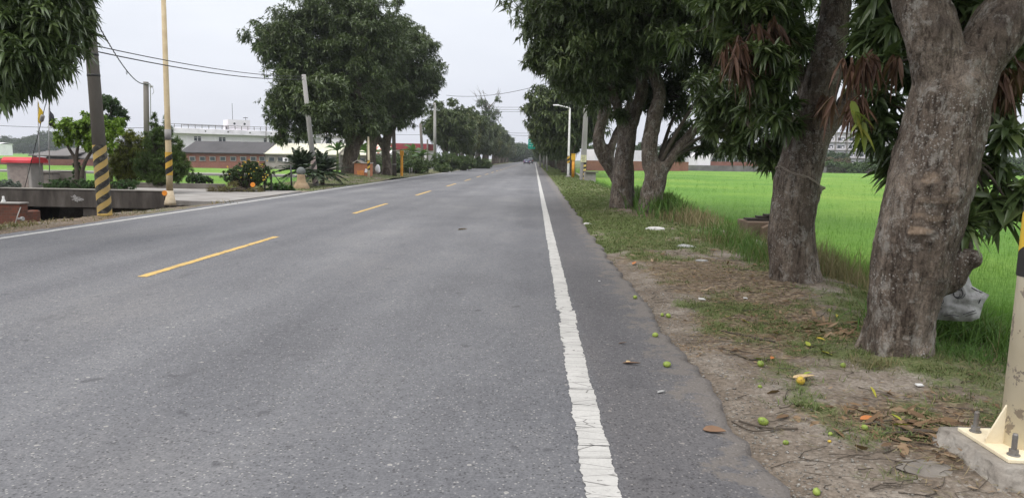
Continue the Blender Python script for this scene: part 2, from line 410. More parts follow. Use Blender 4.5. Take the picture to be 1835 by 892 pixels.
def verge_mat(name):
    m, nt, b = newmat(name); v = coords(nt)
    dirt = ramp(nt, noise(nt, v, 1.6, 6, .65), [(.3, (.100, .078, .060)), (.5, (.152, .126, .102)), (.68, (.24, .212, .182))])
    dirt = mixc(nt, 1.0, dirt, ramp(nt, noise(nt, v, 38, 5, .75), [(.3, (.45, .44, .43)), (.5, (1, 1, 1)), (.72, (1.5, 1.5, 1.5))]), 'MULTIPLY')
    cell = voro(nt, v, 60, 'F1', 'Color'); s = nt.nodes.new('ShaderNodeSeparateColor'); nt.links.new(cell, s.inputs[0])
    col = mixc(nt, math_(nt, 'MULTIPLY', math_(nt, 'GREATER_THAN', s.outputs[0], .95), .4), dirt, (.32, .30, .27))
    vl = coords(nt, (1, 1.6, 1)); lc = voro(nt, vl, 26, 'F1', 'Color'); s3 = nt.nodes.new('ShaderNodeSeparateColor'); nt.links.new(lc, s3.inputs[0])
    leaf = ramp(nt, s3.outputs[0], [(0, (.05, .036, .026)), (.4, (.115, .080, .055)), (.75, (.19, .14, .095)), (1, (.28, .23, .16))])
    lm = math_(nt, 'MULTIPLY', ramp(nt, math_(nt, 'ADD', attr(nt, 'litter'), math_(nt, 'MULTIPLY', math_(nt, 'SUBTRACT', noise(nt, v, 20, 4), .5), .9)), [(.42, (0, 0, 0)), (.60, (1, 1, 1))]), .75)
    col = mixc(nt, lm, col, leaf)
    grs = ramp(nt, noise(nt, v, 60, 3, .7), [(.3, (.045, .060, .020)), (.55, (.10, .125, .045)), (.75, (.20, .19, .10))])
    gm = ramp(nt, math_(nt, 'ADD', attr(nt, 'grass'), math_(nt, 'MULTIPLY', math_(nt, 'SUBTRACT', noise(nt, v, 14, 5, .7), .5), 1.0)), [(.45, (0, 0, 0)), (.75, (1, 1, 1))])
    col = mixc(nt, math_(nt, 'MULTIPLY', gm, .85), col, grs)
    setc(nt, b, col, .95, .1); bump(nt, b, math_(nt, 'ADD', noise(nt, v, 45, 5, .7), s3.outputs[0]), .6, .012); return m
M_VERGE = verge_mat('verge_soil')
def sheet(name, xs, ys, zf, mat, cov=None):
    X, Y = np.meshgrid(xs, ys); x, y = X.ravel(), Y.ravel(); z = zf(x, y)
    i = (np.arange(len(ys)-1)[:, None]*len(xs)+np.arange(len(xs)-1)[None]).ravel()
    at_ = None
    if cov: g, l = cov(x, y); at_ = {'grass': g, 'litter': l}
    return tag(linkw(name, np.column_stack([x, y, z]), np.column_stack([i, i+1, i+1+len(xs), i+len(xs)]), mat, attrs=at_, smooth=True, rebase=False), kind='structure')
sheet('right_verge', np.concatenate([np.arange(.95, 4.6, .045), [4.8, 5.2]]), ygrid(-6, .045, .006, 420.0), zR, M_VERGE, cover)

# ------------------------------------------------------------------ left verge, side drive, yard, ditch, far ground
def zL(x, y):
    q = np.column_stack([x, y]); z = -.02+.04*fbm(q, 1.2, 71)+.015*fbm(q, .2, 72)
    z = z-.9*(1-sstep(-10.35, -9.95, x+.10*vnoise(q, .5, 73)-.14*(y-16)))*(1-sstep(22.6, 23.0, y))*sstep(9.0, 11.0, y)        # down to the ditch in front of the bridge
    z = z+.40*np.exp(-((x+11.9)**2/2.6**2+(y-46.5)**2/4.5**2))               # mound under the big trees
    return z-.5*(1-sstep(-14.5, -13.0, x))*sstep(29, 32, y)
def coverL(x, y):
    q = np.column_stack([x, y]); g = .35+.5*fbm(q, .9, 81)+.4*fbm(q, .25, 82)+.35*sstep(27, 31, y)-.4*(1-sstep(-9.6, -9.2, -np.abs(x+.0)))*0
    return np.clip(g, 0, 1), np.clip(.35+.6*fbm(q, .7, 83)+.2*(y < 18), 0, 1)
sheet('left_verge', np.concatenate([[-15.2, -14.5, -13.8], np.arange(-13.2, -8.8, .09)]), ygrid(-6, .09, .006, 420.0), zL, M_VERGE, coverL)
M_CONC = weathered('old_concrete', (.30, .285, .265), (.20, .185, .17), (.38, .37, .35), 1.8, 30, .9, .3)
M_DRIVE = weathered('drive_concrete', (.27, .255, .24), (.20, .185, .17), (.34, .33, .31), 1.1, 26, .9, .25)
sd = MB(); sd.prism([(-9.05, 21.0), (-9.0, 27.9), (-9.7, 28.4), (-30, 29.2), (-30, 21.2), (-15.0, 21.1), (-10.5, 21.1), (-10.0, 20.9)], -.10, .03, 'z')
tag(sd.world('side_drive', M_DRIVE), kind='structure')
m_, nt_, b_ = newmat('field_ground'); v_ = coords(nt_)
setc(nt_, b_, ramp(nt_, noise(nt_, v_, .02, 6, .6), [(.3, (.06, .085, .035)), (.5, (.085, .115, .045)), (.7, (.12, .13, .06))]), .95, .1)
g_ = MB(); g_.add([(-3000, -200, -.86), (3000, -200, -.86), (3000, 4000, -.86), (-3000, 4000, -.86)], [[0, 1, 2, 3]])
tag(g_.world('ground', m_), kind='structure')
M_MUD = weathered('ditch_mud', (.07, .058, .045), None, None, 2, 30, .9, .4)
dm = MB(); dm.box((-15.5, 16.2, -.80), (12.5, 14.6, .06)); tag(dm.world('ditch_bed', M_MUD), kind='structure')
bk = MB(); bk.box((-12.6, 23.3, -.48), (7.0, .3, .84)); tag(bk.world('ditch_bank', M_MUD), kind='structure')

# ------------------------------------------------------------------ blades (grass, rice, straw)
def blades(P, H, Wd, lean, rng, segs=2, az=None):
    n = len(P); az = rng.uniform(0, 2*PI, n) if az is None else az
    d = np.column_stack([np.cos(az), np.sin(az), np.zeros(n)]); s = np.column_stack([-np.sin(az+rng.normal(0, .6, n)), np.cos(az), np.zeros(n)])
    s /= np.linalg.norm(s, axis=1)[:, None]
    rows = []
    for k in range(segs+1):
        t = k/segs; c = P+d*(lean*H*t**1.8)[:, None]+np.array([0, 0, 1])*(H*(t-.25*np.clip(lean, 0, 1.5)*t**2))[:, None]
        if k == segs: rows.append(c[:, None])
        else:
            wd = (Wd*(1-.55*t)*.5)[:, None]*s; rows.append(np.stack([c-wd, c+wd], 1))
    V = np.concatenate(rows, 1); m = V.shape[1]; b = np.arange(n)*m; F4 = []
    for k in range(segs-1): F4.append(np.column_stack([b+2*k, b+2*k+1, b+2*k+3, b+2*k+2]))
    k = segs-1; F3 = np.column_stack([b+2*k, b+2*k+1, b+2*k+2])
    return V.reshape(-1, 3), ([np.concatenate(F4)] if F4 else [])+[F3]
def merge(parts):
    Vs, F3, F4, o = [], [], [], 0
    for V, F in parts:
        Vs.append(V)
        for f in F: (F3 if f.shape[1] == 3 else F4).append(f+o)
        o += len(V)
    return np.concatenate(Vs), ([np.concatenate(F4)] if F4 else [])+([np.concatenate(F3)] if F3 else [])

M_GRASS = leafmat('verge_grass', [(.24, .21, .13), (.135, .145, .062), (.10, .135, .046), (.13, .175, .06), (.27, .245, .15)], .2, .7, .15, .8)
M_TALL = leafmat('tall_grass', [(.045, .095, .022), (.065, .135, .028), (.10, .18, .04), (.26, .22, .12)], .3, .6, .2, .7)
M_STRAW = leafmat('dry_straw', [(.30, .25, .15), (.24, .19, .11), (.14, .13, .06), (.36, .31, .21)], .2, .8, .1, .8)
M_RICE = leafmat('young_rice', [(.065, .155, .026), (.088, .195, .03), (.11, .22, .036), (.15, .255, .05)], .3, .55, .15, 9.0, (.14, .29, .04))

parts = []; rng = np.random.default_rng(21)
n = 250000; y = 2.3*np.exp(rng.uniform(0, 1, n)*math.log(34/2.3)); x = rng.uniform(1.12, 4.3, n); g, l = cover(x, y)
q = np.column_stack([x, y]); tuft = fbm(q, .10, 91, 2)
k = rng.uniform(0, 1, n) < np.clip((g-.38)*1.9, 0, 1)*sstep(-.35, .35, tuft+.3*(g-.5))
x, y = x[k], y[k]; n = len(x); far = np.clip(y/6, 1, 5)
parts.append(blades(np.column_stack([x, y, zR(x, y)-.004]), rng.uniform(.018, .062, n)*(1+.08*far), .0048*far*rng.uniform(.7, 1.4, n), rng.uniform(.3, 1.8, n), rng))
n = 26000; y = rng.uniform(30, 170, n)**1.0; x = rng.uniform(1.4, 4.3, n); g, l = cover(x, y); k = rng.uniform(0, 1, n) < g; x, y = x[k], y[k]; n = len(x)
parts.append(blades(np.column_stack([x, y, zR(x, y)-.01]), rng.uniform(.05, .13, n), rng.uniform(.03, .07, n), rng.uniform(.3, 1.4, n), rng))
V, F = merge(parts); tag(linkw('verge_grass', V, F, M_GRASS, rebase=False), kind='stuff')

def clump_field(parts, cx, cy, sx, sy, n, h0, h1, wd, ln, zf=zR, rg=rng):
    x = rg.normal(cx, sx, n); y = rg.normal(cy, sy, n)
    parts.append(blades(np.column_stack([x, y, zf(x, y)-.02]), rg.uniform(h0, h1, n), np.full(n, wd), rg.uniform(.15, ln, n), rg, 3))
pt = []
n = 26000; y = 4.5*np.exp(rng.uniform(0, 1, n)*math.log(60/4.5)); x = rng.uniform(3.85, 5.0, n); q = np.column_stack([x, y]); k = (fbm(q, .7, 95, 3)+.35*sstep(3.9, 4.4, x)+.1 > .05+.3*rng.uniform(0, 1, n)); x, y = x[k], y[k]; n = len(x)
pt.append(blades(np.column_stack([x, y, zR(x, y)-.02]), rng.uniform(.12, .42, n)*(.6+.4*sstep(3.9, 4.4, x)), .007*np.clip(y/7, 1, 4), rng.uniform(.2, 1.1, n), rng, 3))
clump_field(pt, 3.55, 6.35, .26, .22, 1500, .15, .42, .011, 1.3); clump_field(pt, 3.95, 6.1, .3, .3, 1500, .12, .36, .010, 1.3)
clump_field(pt, 3.3, 5.5, .18, .25, 1300, .05, .14, .006, 1.3); clump_field(pt, 3.9, 5.2, .3, .4, 900, .06, .2, .007, 1.3)
clump_field(pt, 3.75, 11.3, .25, .8, 1600, .12, .34, .011, 1.0); clump_field(pt, 3.75, 13.4, .3, .6, 800, .2, .5, .012, .9)
clump_field(pt, 3.55, 20.6, .35, 1.0, 2600, .3, .75, .028, .9); clump_field(pt, 3.9, 24.5, .3, 2.5, 2000, .3, .75, .03, .9)
V, F = merge(pt); tag(linkw('tall_grass', V, F, M_TALL, rebase=False), kind='stuff')
pt = []
clump_field(pt, 4.05, 9.9, .28, .8, 2600, .3, .62, .006, .7); clump_field(pt, 4.1, 17.2, .35, 1.2, 1300, .3, .6, .011, .8); clump_field(pt, 3.6, 18.2, .3, .6, 600, .15, .35, .012, .9)
clump_field(pt, 4.35, 7.0, .4, .7, 1500, .12, .36, .006, 1.0); clump_field(pt, 2.42, 4.98, .07, .05, 120, .05, .13, .004, 1.4); clump_field(pt, 2.3, 5.05, .06, .05, 80, .05, .12, .004, 1.4)
clump_field(pt, 3.5, 12.9, .4, .35, 260, .15, .42, .009, .9)
V, F = merge(pt); tag(linkw('dry_grass', V, F, M_STRAW, rebase=False), kind='stuff')
pt = []
n = 9000; y = 11*np.exp(rng.uniform(0, 1, n)*math.log(70/11)); x = rng.uniform(-13, -9.05, n); g, l = coverL(x, y)
k = (rng.uniform(0, 1, n) < np.clip(g*1.3-.1, 0, 1)) & ~((y > 18.6) & (y < 28.6)) & (zL(x, y) > -.35); x, y = x[k], y[k]; n = len(x)
pt.append(blades(np.column_stack([x, y, zL(x, y)-.01]), rng.uniform(.04, .12, n)*np.where(y < 18.6, .45, 1), rng.uniform(.015, .035, n), rng.uniform(.3, 1.4, n), rng))
V, F = merge(pt); tag(linkw('left_verge_grass', V, F, M_GRASS, rebase=False), kind='stuff')
pt = []
clump_field(pt, -9.75, 13.0, .2, .7, 500, .04, .16, .02, 1.2, zL); clump_field(pt, -9.9, 20.9, .5, .25, 400, .06, .2, .02, 1.3, zL); clump_field(pt, -9.5, 16.4, .18, 1.0, 220, .03, .10, .015, 1.3, zL)
V, F = merge(pt); tag(linkw('left_dry_grass', V, F, M_STRAW, rebase=False), kind='stuff')

# ------------------------------------------------------------------ paddies
M_RICETOP = None
def rice_top_mat():
    m, nt, b = newmat('rice_canopy'); v = coords(nt)
    big = ramp(nt, noise(nt, v, .09, 4, .55), [(.3, (.086, .200, .026)), (.5, (.125, .250, .032)), (.7, (.20, .305, .048))])
    fine = ramp(nt, noise(nt, coords(nt, (1, .5, 1)), 9, 6, .8), [(.3, (.6, .64, .6)), (.5, (.98, .98, .98)), (.7, (1.22, 1.18, 1.2))])
    setc(nt, b, mixc(nt, 1.0, big, fine, 'MULTIPLY'), .8, .15); bump(nt, b, noise(nt, v, 7, 5, .7), .9, .15); return m
M_RICETOP = rice_top_mat()
def paddy(name, label, poly_in, xs, ys, zg, htop, count, rng, near):
    X, Y = np.meshgrid(xs, ys); x, y = X.ravel(), Y.ravel(); q = np.column_stack([x, y])
    d = np.hypot(x, y)
    z = zg+htop*(.66+.16*sstep(near*.8, near*2.2, d))+.035*fbm(q, .6, 7)+.03*fbm(q, 8, 8)
    z = z-htop*.75*np.where(x > 0, 1-sstep(4.85, 5.5, x), sstep(-13.9, -12.9, x))
    i = (np.arange(len(ys)-1)[:, None]*len(xs)+np.arange(len(xs)-1)[None]).ravel(); F = np.column_stack([i, i+1, i+1+len(xs), i+len(xs)])
    cxy = q[F].mean(1); F = F[poly_in(cxy[:, 0], cxy[:, 1])]
    V1 = np.column_stack([x, y, z])
    # blades in hills, denser and finer near the viewer
    n = count; u = rng.uniform(0, 1, n); dd = near*.55*np.exp(u*math.log(160/(near*.55))) if near < 25 else near*np.exp(u*math.log(110/near))
    a0, a1 = math.atan2(xs.min(), 30), math.atan2(xs.max(), max(ys.min(), 2))
    a = rng.uniform(-1.0, 1.15, n); bx, by = dd*np.sin(a), dd*np.cos(a)
    sp = np.clip(dd*.012, .17, .8); bx = np.round(bx/sp)*sp+rng.normal(0, .035, n)*sp/.17; by = np.round(by/sp)*sp+rng.normal(0, .035, n)*sp/.17
    if near < 25:                                                    # a dense first strip along the ditch
        m_ = 45000; ey = 1.6*np.exp(rng.uniform(0, 1, m_)*math.log(45/1.6)); ex = 4.75+np.abs(rng.normal(0, .45, m_)); bx, by, dd = np.concatenate([bx, ex]), np.concatenate([by, ey]), np.concatenate([dd, np.hypot(ex, ey)])
    k = poly_in(bx, by); bx, by, dd = bx[k], by[k], dd[k]; n = len(bx); q = np.column_stack([bx, by])
    h = htop*rng.uniform(.75, 1.08, n)*(1+.10*fbm(q, 3, 9))
    Vb, Fb = blades(np.column_stack([bx, by, np.full(n, zg)]), h, np.maximum(.0075, dd*.0007), rng.uniform(.05, .5, n), rng, 2)
    o = len(V1)
    me = np_mesh(name, np.concatenate([V1, Vb]), [F]+[f+o for f in Fb], smooth=False)
    mi = np.concatenate([np.zeros(len(F), np.int32)]+[np.ones(len(f), np.int32) for f in Fb]); me.polygons.foreach_set('material_index', mi)
    return tag(link(name, me, [M_RICETOP, M_RICE]), label, 'rice', kind='stuff')
def inR(x, y): return (x > 4.75+.10*vnoise(np.column_stack([x*0, y]), 1.5, 3)) & (y > 1.5) & (y < 128+.16*x)
paddy('rice_paddy', 'bright green young rice field beyond the right-hand trees', inR, np.concatenate([np.arange(4.8, 12, .25), np.arange(12, 40, 1.), np.arange(40, 190, 4.)]), ygrid(1.5, .25, .025, 160.), -.62, .57, 420000, np.random.default_rng(31), 16.0)
def inL(x, y): return (x < -12.9) & (x > -80) & (((y > 31) & (y < 57.5)) | ((y > 60.5) & (y < 88)))
paddy('left_rice_paddy', 'green rice field in front of the low brick barn', inL, np.arange(-80, -12.5, .75), ygrid(31, .75, .012, 90.), -.75, .55, 90000, np.random.default_rng(32), 30.0)
fp_ = MB(); fp_.box((-46, 59, -.40), (68, 2.6, .5), bev=.03); tag(fp_.world('field_path', M_DRIVE), kind='structure')
# ------------------------------------------------------------------ bark
def bark_mat(name, tone=1.02, lichen=.70):
    m, nt, b = newmat(name); v = coords(nt, (1, 1, .45)); vo = coords(nt)
    col = ramp(nt, noise(nt, v, 3.5, 6, .65), [(.32, (.062*tone, .049*tone, .040*tone)), (.5, (.122*tone, .098*tone, .079*tone)), (.68, (.225*tone, .19*tone, .158*tone))])
    fis = ramp(nt, noise(nt, coords(nt, (1, 1, .22)), 26, 4, .7, .6), [(.36, (.35, .33, .32)), (.5, (1, 1, 1)), (.7, (1.25, 1.22, 1.2))])
    col = mixc(nt, 1.0, col, fis, 'MULTIPLY')
    col = mixc(nt, 1.0, col, ramp(nt, noise(nt, vo, 75, 4, .75), [(.3, (.55, .55, .55)), (.5, (1, 1, 1)), (.72, (1.4, 1.4, 1.4))]), 'MULTIPLY')
    dk = ramp(nt, noise(nt, vo, 2.3, 4, .6, .5), [(.55, (0, 0, 0)), (.68, (1, 1, 1))])
    col = mixc(nt, math_(nt, 'MULTIPLY', dk, .6), col, (.055*tone, .043*tone, .038*tone))
    pl = voro(nt, coords(nt, (1, 1, .40)), 30, 'DISTANCE_TO_EDGE'); pl = math_(nt, 'ADD', pl, math_(nt, 'MULTIPLY', math_(nt, 'SUBTRACT', noise(nt, vo, 40, 4), .5), .12))
    plr = ramp(nt, pl, [(.0, (.34, .32, .31)), (.07, (.95, .95, .95)), (.4, (1.12, 1.11, 1.1))])
    col = mixc(nt, .30, col, plr, 'MULTIPLY')
    # lichen: pale specks gathered in patches
    reg = ramp(nt, noise(nt, vo, 3.1, 3, .6), [(.44, (0, 0, 0)), (.60, (1, 1, 1))])
    sv = N(nt, 'ShaderNodeTexVoronoi'); sv.inputs['Scale'].default_value = 62; nt.links.new(vo, sv.inputs['Vector'])
    s = nt.nodes.new('ShaderNodeSeparateColor'); nt.links.new(sv.outputs['Color'], s.inputs[0])
    spot = math_(nt, 'LESS_THAN', math_(nt, 'ADD', sv.outputs['Distance'], math_(nt, 'MULTIPLY', noise(nt, vo, 70, 4), .55)), math_(nt, 'MULTIPLY', s.outputs[0], .78))
    col = mixc(nt, math_(nt, 'MULTIPLY', math_(nt, 'MULTIPLY', spot, reg), lichen), col, (.30, .285, .265))
    pat = ramp(nt, noise(nt, coords(nt, (1, 1, .7)), 9, 8, .78, .4), [(.525, (0, 0, 0)), (.61, (1, 1, 1))])
    col = mixc(nt, math_(nt, 'MULTIPLY', pat, lichen*.85), col, (.30, .285, .26))
    col = mixc(nt, math_(nt, 'MULTIPLY', attr(nt, 'scar'), .75), col, mixc(nt, .35, (.36, .265, .19), fis, 'MULTIPLY'))
    col = mixc(nt, math_(nt, 'MULTIPLY', attr(nt, 'scar_rim'), .6), col, (.045, .034, .028))
    setc(nt, b, col, .92, .15)
    bump(nt, b, math_(nt, 'ADD', noise(nt, coords(nt, (1, 1, .3)), 30, 6, .72, .5), math_(nt, 'ADD', math_(nt, 'MULTIPLY', noise(nt, vo, 9, 4), .8), math_(nt, 'MULTIPLY', pl, .6))), .95, .026); return m
M_BARK = bark_mat('mango_bark'); M_BARKFAR = bark_mat('mango_bark_dull', .9, .25)

def limb_mesh(limbs, voxel, name, amp=1.0, scars=(), seed=0, sub=5):
    """limbs: rows (x,y,z,r). closed tubes, fused by a voxel remesh, then roughened"""
    mb = MB()
    for L in limbs:
        S = spline(L, sub); mb.tube(S[:, :3], np.maximum(S[:, 3], .01), 14)
        mb.ball(S[-1, :3], S[-1, 3]*.98)
    me = mb.mesh(name+'_tmp'); o = bpy.data.objects.new(name+'_tmp', me); COL.objects.link(o)
    r = o.modifiers.new('r', 'REMESH'); r.mode = 'VOXEL'; r.voxel_size = voxel
    s = o.modifiers.new('s', 'SMOOTH'); s.factor = .5; s.iterations = 4
    dg = bpy.context.evaluated_depsgraph_get(); dg.update(); ev = o.evaluated_get(dg)
    out = bpy.data.meshes.new_from_object(ev); bpy.data.objects.remove(o); bpy.data.meshes.remove(me)
    n = len(out.vertices); V = np.empty(n*3, np.float32); out.vertices.foreach_get('co', V); V = V.reshape(-1, 3).astype(float)
    Nn = np.empty(n*3, np.float32); out.vertices.foreach_get('normal', Nn); Nn = Nn.reshape(-1, 3)
    Q = V*np.array([1, 1, .55])
    dsp = .034*fbm(Q, .34, 100+seed, 3)+.016*fbm(V*np.array([1, 1, .8]), .11, 101+seed, 3)
    if voxel < .03: dsp = dsp+.007*fbm(V*np.array([1, 1, .4]), .035, 102+seed, 2)
    dsp = dsp*amp; sc = np.zeros(n); rim = np.zeros(n)
    for (c, rx, rz, hgt, sw) in scars:
        dx = (V[:, 0]-c[0])/rx; dz = (V[:, 2]-c[2])/rz; q = dx*dx+dz*dz+.30*fbm(V, .04, 55, 2); front = (V[:, 1] < c[1]+.05)
        mk = np.exp(-np.clip(q, 0, 9)**1.6)*front; sc = np.maximum(sc, sw*(1-sstep(.35, 1.1, q))*front*(.62+.5*fbm(V*np.array([1, 1, 2.5]), .05, 77, 3))); rim = np.maximum(rim, sw*np.exp(-((q-1.25)/.35)**2)*front)
        dsp = dsp+hgt*mk*(1-.9*np.exp(-np.clip(q, 0, 9)*5))
    V = V+Nn*dsp[:, None]
    out.vertices.foreach_set('co', V.astype(np.float32).ravel())
    a = out.attributes.new('scar', 'FLOAT', 'POINT'); a.data.foreach_set('value', sc.astype(np.float32))
    a = out.attributes.new('scar_rim', 'FLOAT', 'POINT'); a.data.foreach_set('value', rim.astype(np.float32))
    out.polygons.foreach_set('use_smooth', np.ones(len(out.polygons), bool)); out.update(); out.name = name
    return out

# ------------------------------------------------------------------ leaves
def nrm(a): return a/(np.linalg.norm(a, axis=1)[:, None]+1e-9)
def leaves(P, D, L, Wd, droop, rng, lod):
    """lod 0: folded blade of five rows; lod 1: three rows; lod 2: single bent kite"""
    n = len(P); up = np.array([0, 0, 1.]); S = nrm(np.cross(D, up+rng.normal(0, .35, (n, 3)))); U = np.cross(S, D)
    rows = {0: [0, .12, .36, .66, .88, 1.], 1: [0, .3, .7, 1.], 2: [0, .42, 1.]}[lod]; Vs = []
    for t in rows:
        c = P+D*(L*t)[:, None]-up*(droop*L*t**1.9)[:, None]
        wd = Wd*.5*(math.sin(PI*min(1, .06+.94*t)**.8)**.9 if 0 < t < 1 else 0)
        if lod == 2:
            if t in (0, 1): Vs.append(c[:, None])
            else: Vs.append(np.stack([c-S*wd[:, None], c+S*wd[:, None]], 1))
        elif t == 0 or t == 1: Vs.append(c[:, None])
        else:
            fold = U*(wd*.45)[:, None]
            Vs.append(np.stack([c-S*wd[:, None]+fold, c, c+S*wd[:, None]+fold], 1) if lod == 0 else np.stack([c-S*wd[:, None], c+S*wd[:, None]], 1))
    V = np.concatenate(Vs, 1); m = V.shape[1]; b = np.arange(n)*m
    if lod == 2: return V.reshape(-1, 3), [np.column_stack([b, b+1, b+3, b+2])]
    k = 3 if lod == 0 else 2; F3, F4 = [], []; nr = len(rows)-2
    for j in range(k-1):
        F3.append(np.column_stack([b, b+1+j, b+2+j])); e = 1+(nr-1)*k
        F3.append(np.column_stack([b+e+j, b+m-1, b+e+j+1]))
        for r in range(nr-1):
            a = 1+r*k+j; F4.append(np.column_stack([b+a, b+a+k, b+a+k+1, b+a+1]))
    return V.reshape(-1, 3), [np.concatenate(F4), np.concatenate(F3)]

def whorls(P, A, rng, nl=10, L=.2, Wd=.048, lod=1, droop=.5, spread=(22, 118)):
    n = len(P); A = nrm(A); r = rng.normal(0, 1, (n, 3)); B = nrm(np.cross(A, r)); C = np.cross(A, B)
    Pk = np.repeat(P, nl, 0); Ak = np.repeat(A, nl, 0); Bk = np.repeat(B, nl, 0); Ck = np.repeat(C, nl, 0); m = len(Pk)
    az = rng.uniform(0, 2*PI, m); th = np.radians(rng.uniform(*spread, m))
    D = Ak*np.cos(th)[:, None]+(Bk*np.cos(az)[:, None]+Ck*np.sin(az)[:, None])*np.sin(th)[:, None]
    Pk = Pk-Ak*(rng.uniform(0, .35, m)*L)[:, None]
    Ls = L*rng.uniform(.42, 1.28, m)
    return leaves(Pk, nrm(D), Ls, Wd*rng.uniform(.8, 1.35, m)*(.35+.65*Ls/L), droop*rng.uniform(.2, 1.9, m), rng, lod)

def crown_pts(blobs, rng, per_m2=2.2, wh=14, cr=.42, inner=.35):
    """whorl tips gathered into clumps over and inside the ellipsoids; each blob = (x,y,z, rx,ry,rz[, density])"""
    Ps, As, clumps = [], [], []
    for bl in blobs:
        c = np.array(bl[:3], float); r = np.array(bl[3:6], float); dn = bl[6] if len(bl) > 6 else 1
        a = 4*PI*(((r[0]*r[1])**1.6+(r[0]*r[2])**1.6+(r[1]*r[2])**1.6)/3)**(1/1.6)
        n = max(4, int(a*per_m2*dn)); n2 = int(n*inner)
        u = nrm(rng.normal(0, 1, (n+n2, 3))); f = np.concatenate([np.where(rng.uniform(0, 1, n) < .16, rng.uniform(1.0, 1.16, n), rng.uniform(.68, 1.02, n)), rng.uniform(.25, .7, n2)])
        cc = c+u*r*f[:, None]; s = cr*np.clip(min(r)/1.0, .35, 1)*rng.uniform(.65, 1.25, n+n2)
        clumps.append((c, cc))
        k = np.repeat(np.arange(n+n2), wh); m = len(k)
        o = nrm(rng.normal(0, 1, (m, 3)))*(rng.uniform(.35, 1, m)**.6*s[k])[:, None]*np.array([1, 1, .8])
        p = cc[k]+o; ax = nrm(o)*.7+u[k]*.6+rng.normal(0, .3, (m, 3))+np.array([0, 0, .55])
        Ps.append(p); As.append(ax)
    return np.concatenate(Ps), np.concatenate(As), clumps

def twigs(mb, clumps, r0=.03, step=1, n=5):
    for c, cc in clumps:
        for p in cc[::step]:
            mid = (c*.45+p*.55)+np.array([0, 0, -.06])
            mb.tube([c*.8+p*.2, mid, p], [r0, r0*.6, r0*.25], n, False)

LEAF_DARK = [(.028, .040, .019), (.048, .070, .027), (.072, .102, .037), (.102, .135, .050), (.15, .175, .068)]
M_LEAF = leafmat('mango_leaves', LEAF_DARK, .16, .42, .45, .45)
M_LEAFNEAR = leafmat('mango_leaves_close', [(.034, .052, .024), (.058, .088, .034), (.085, .125, .046), (.12, .16, .058), (.17, .205, .07)], .24, .32, .5, .7)
M_LEAFFAR = leafmat('mango_leaves_far', [(.030, .046, .018), (.048, .070, .025), (.070, .098, .033), (.098, .125, .042), (.135, .155, .058)], .18, .5, .3, 1.1)
M_DEADLEAF = leafmat('dead_hanging_leaves', [(.040, .022, .017), (.080, .040, .028), (.125, .066, .043), (.17, .12, .07)], .2, .6, .3, .5)
M_TWIG = weathered('twig_bark', (.085, .070, .056), None, None, 6, 60, .9, .3)
M_YLEAF = leafmat('yellowing_leaves', [(.10, .17, .03), (.18, .22, .035), (.27, .22, .035)], .3, .45, .4, 2)

def big_tree(label, base, limbs, groups, bark, leafm, voxel, scars=(), seed=0, group='mango trees along the right side of the road', amp=1.0, twig_r=.03, twig_step=2, name='mango_tree'):
    """groups: list of dicts(blobs, lod, L, W, per, wh, cr, nl, droop) - all become one crown mesh"""
    t = thing(name, label, 'tree', base, group)
    me = limb_mesh(limbs, voxel, 'trunk', amp, scars, seed)
    me.transform(Matrix.Translation(-Vector(base))); link('trunk', me, bark, t)
    rng = np.random.default_rng(400+seed); parts = []; tw = MB()
    tips = np.array([L[-1][:3] for L in limbs])
    for g in groups:
        p, a, cl = crown_pts(g['blobs'], rng, g.get('per', 2.2), g.get('wh', 14), g.get('cr', .42), g.get('inner', .35))
        gap = fbm(p, g.get('gs', .9), 7+seed, 2) > g.get('gap', -.42); p, a = p[gap], a[gap]
        parts.append(whorls(p, a, rng, g.get('nl', 9), g.get('L', .2), g.get('W', .048), g.get('lod', 1), g.get('droop', .5)))
        if g.get('tw', True):
            twigs(tw, cl, twig_r*g.get('tws', 1), twig_step)
            for c, cc in cl:
                q = tips[np.argmin(np.linalg.norm(tips-c, axis=1))]; d = np.linalg.norm(q-c)
                if d > .25: tw.tube(spline([q, (q+c)/2+np.array([0, 0, .08*d]), c], 5), np.linspace(twig_r*2.2, twig_r, 11)*g.get('tws', 1), 7, False)
    V, F = merge(parts); linkw('crown', V, F, leafm, t)
    tw.world('branches', M_TWIG, t)
    return t

def px(*rows):
    """rows (px, py, half-width px, Y) -> (x, y, z, r)"""
    return [(*at(a, b, Y), w*Y/FPX) for a, b, w, Y in rows]
def bl(a, b, Y, rx, ry, rz, d=1.0): return (*at(a, b, Y), rx, ry, rz, d)

# --- nearest right tree
Y = 5.30
b1 = np.array([2.68, Y, -.06])
limbs = [px((1603, 672, 66, Y), (1606, 645, 61, Y), (1612, 600, 58, Y), (1622, 530, 60, Y), (1640, 440, 67, Y), (1668, 335, 70, Y), (1694, 235, 67, Y), (1708, 165, 64, Y), (1712, 135, 56, Y)),
         px((1702, 180, 50, Y), (1688, 120, 45, Y), (1664, 50, 41, Y), (1640, -20, 38, Y+.1), (1610, -120, 36, Y+.3), (1560, -330, 28, Y+.6)),
         px((1722, 185, 50, Y), (1752, 115, 44, Y), (1794, 45, 44, Y), (1838, -15, 43, Y+.1), (1900, -90, 42, Y+.2), (2020, -260, 30, Y+.3)),
         px((1650, 505, 40, Y+.06), (1692, 484, 38, Y+.06), (1714, 472, 29, Y+.02), (1732, 466, 21, Y-.02), (1745, 464, 16, Y-.05)),
         px((1680, 470, 24, Y+.12), (1703, 440, 13, Y+.12), (1712, 400, 8, Y+.14), (1730, 340, 6, Y+.2), (1742, 285, 5, Y+.3))]
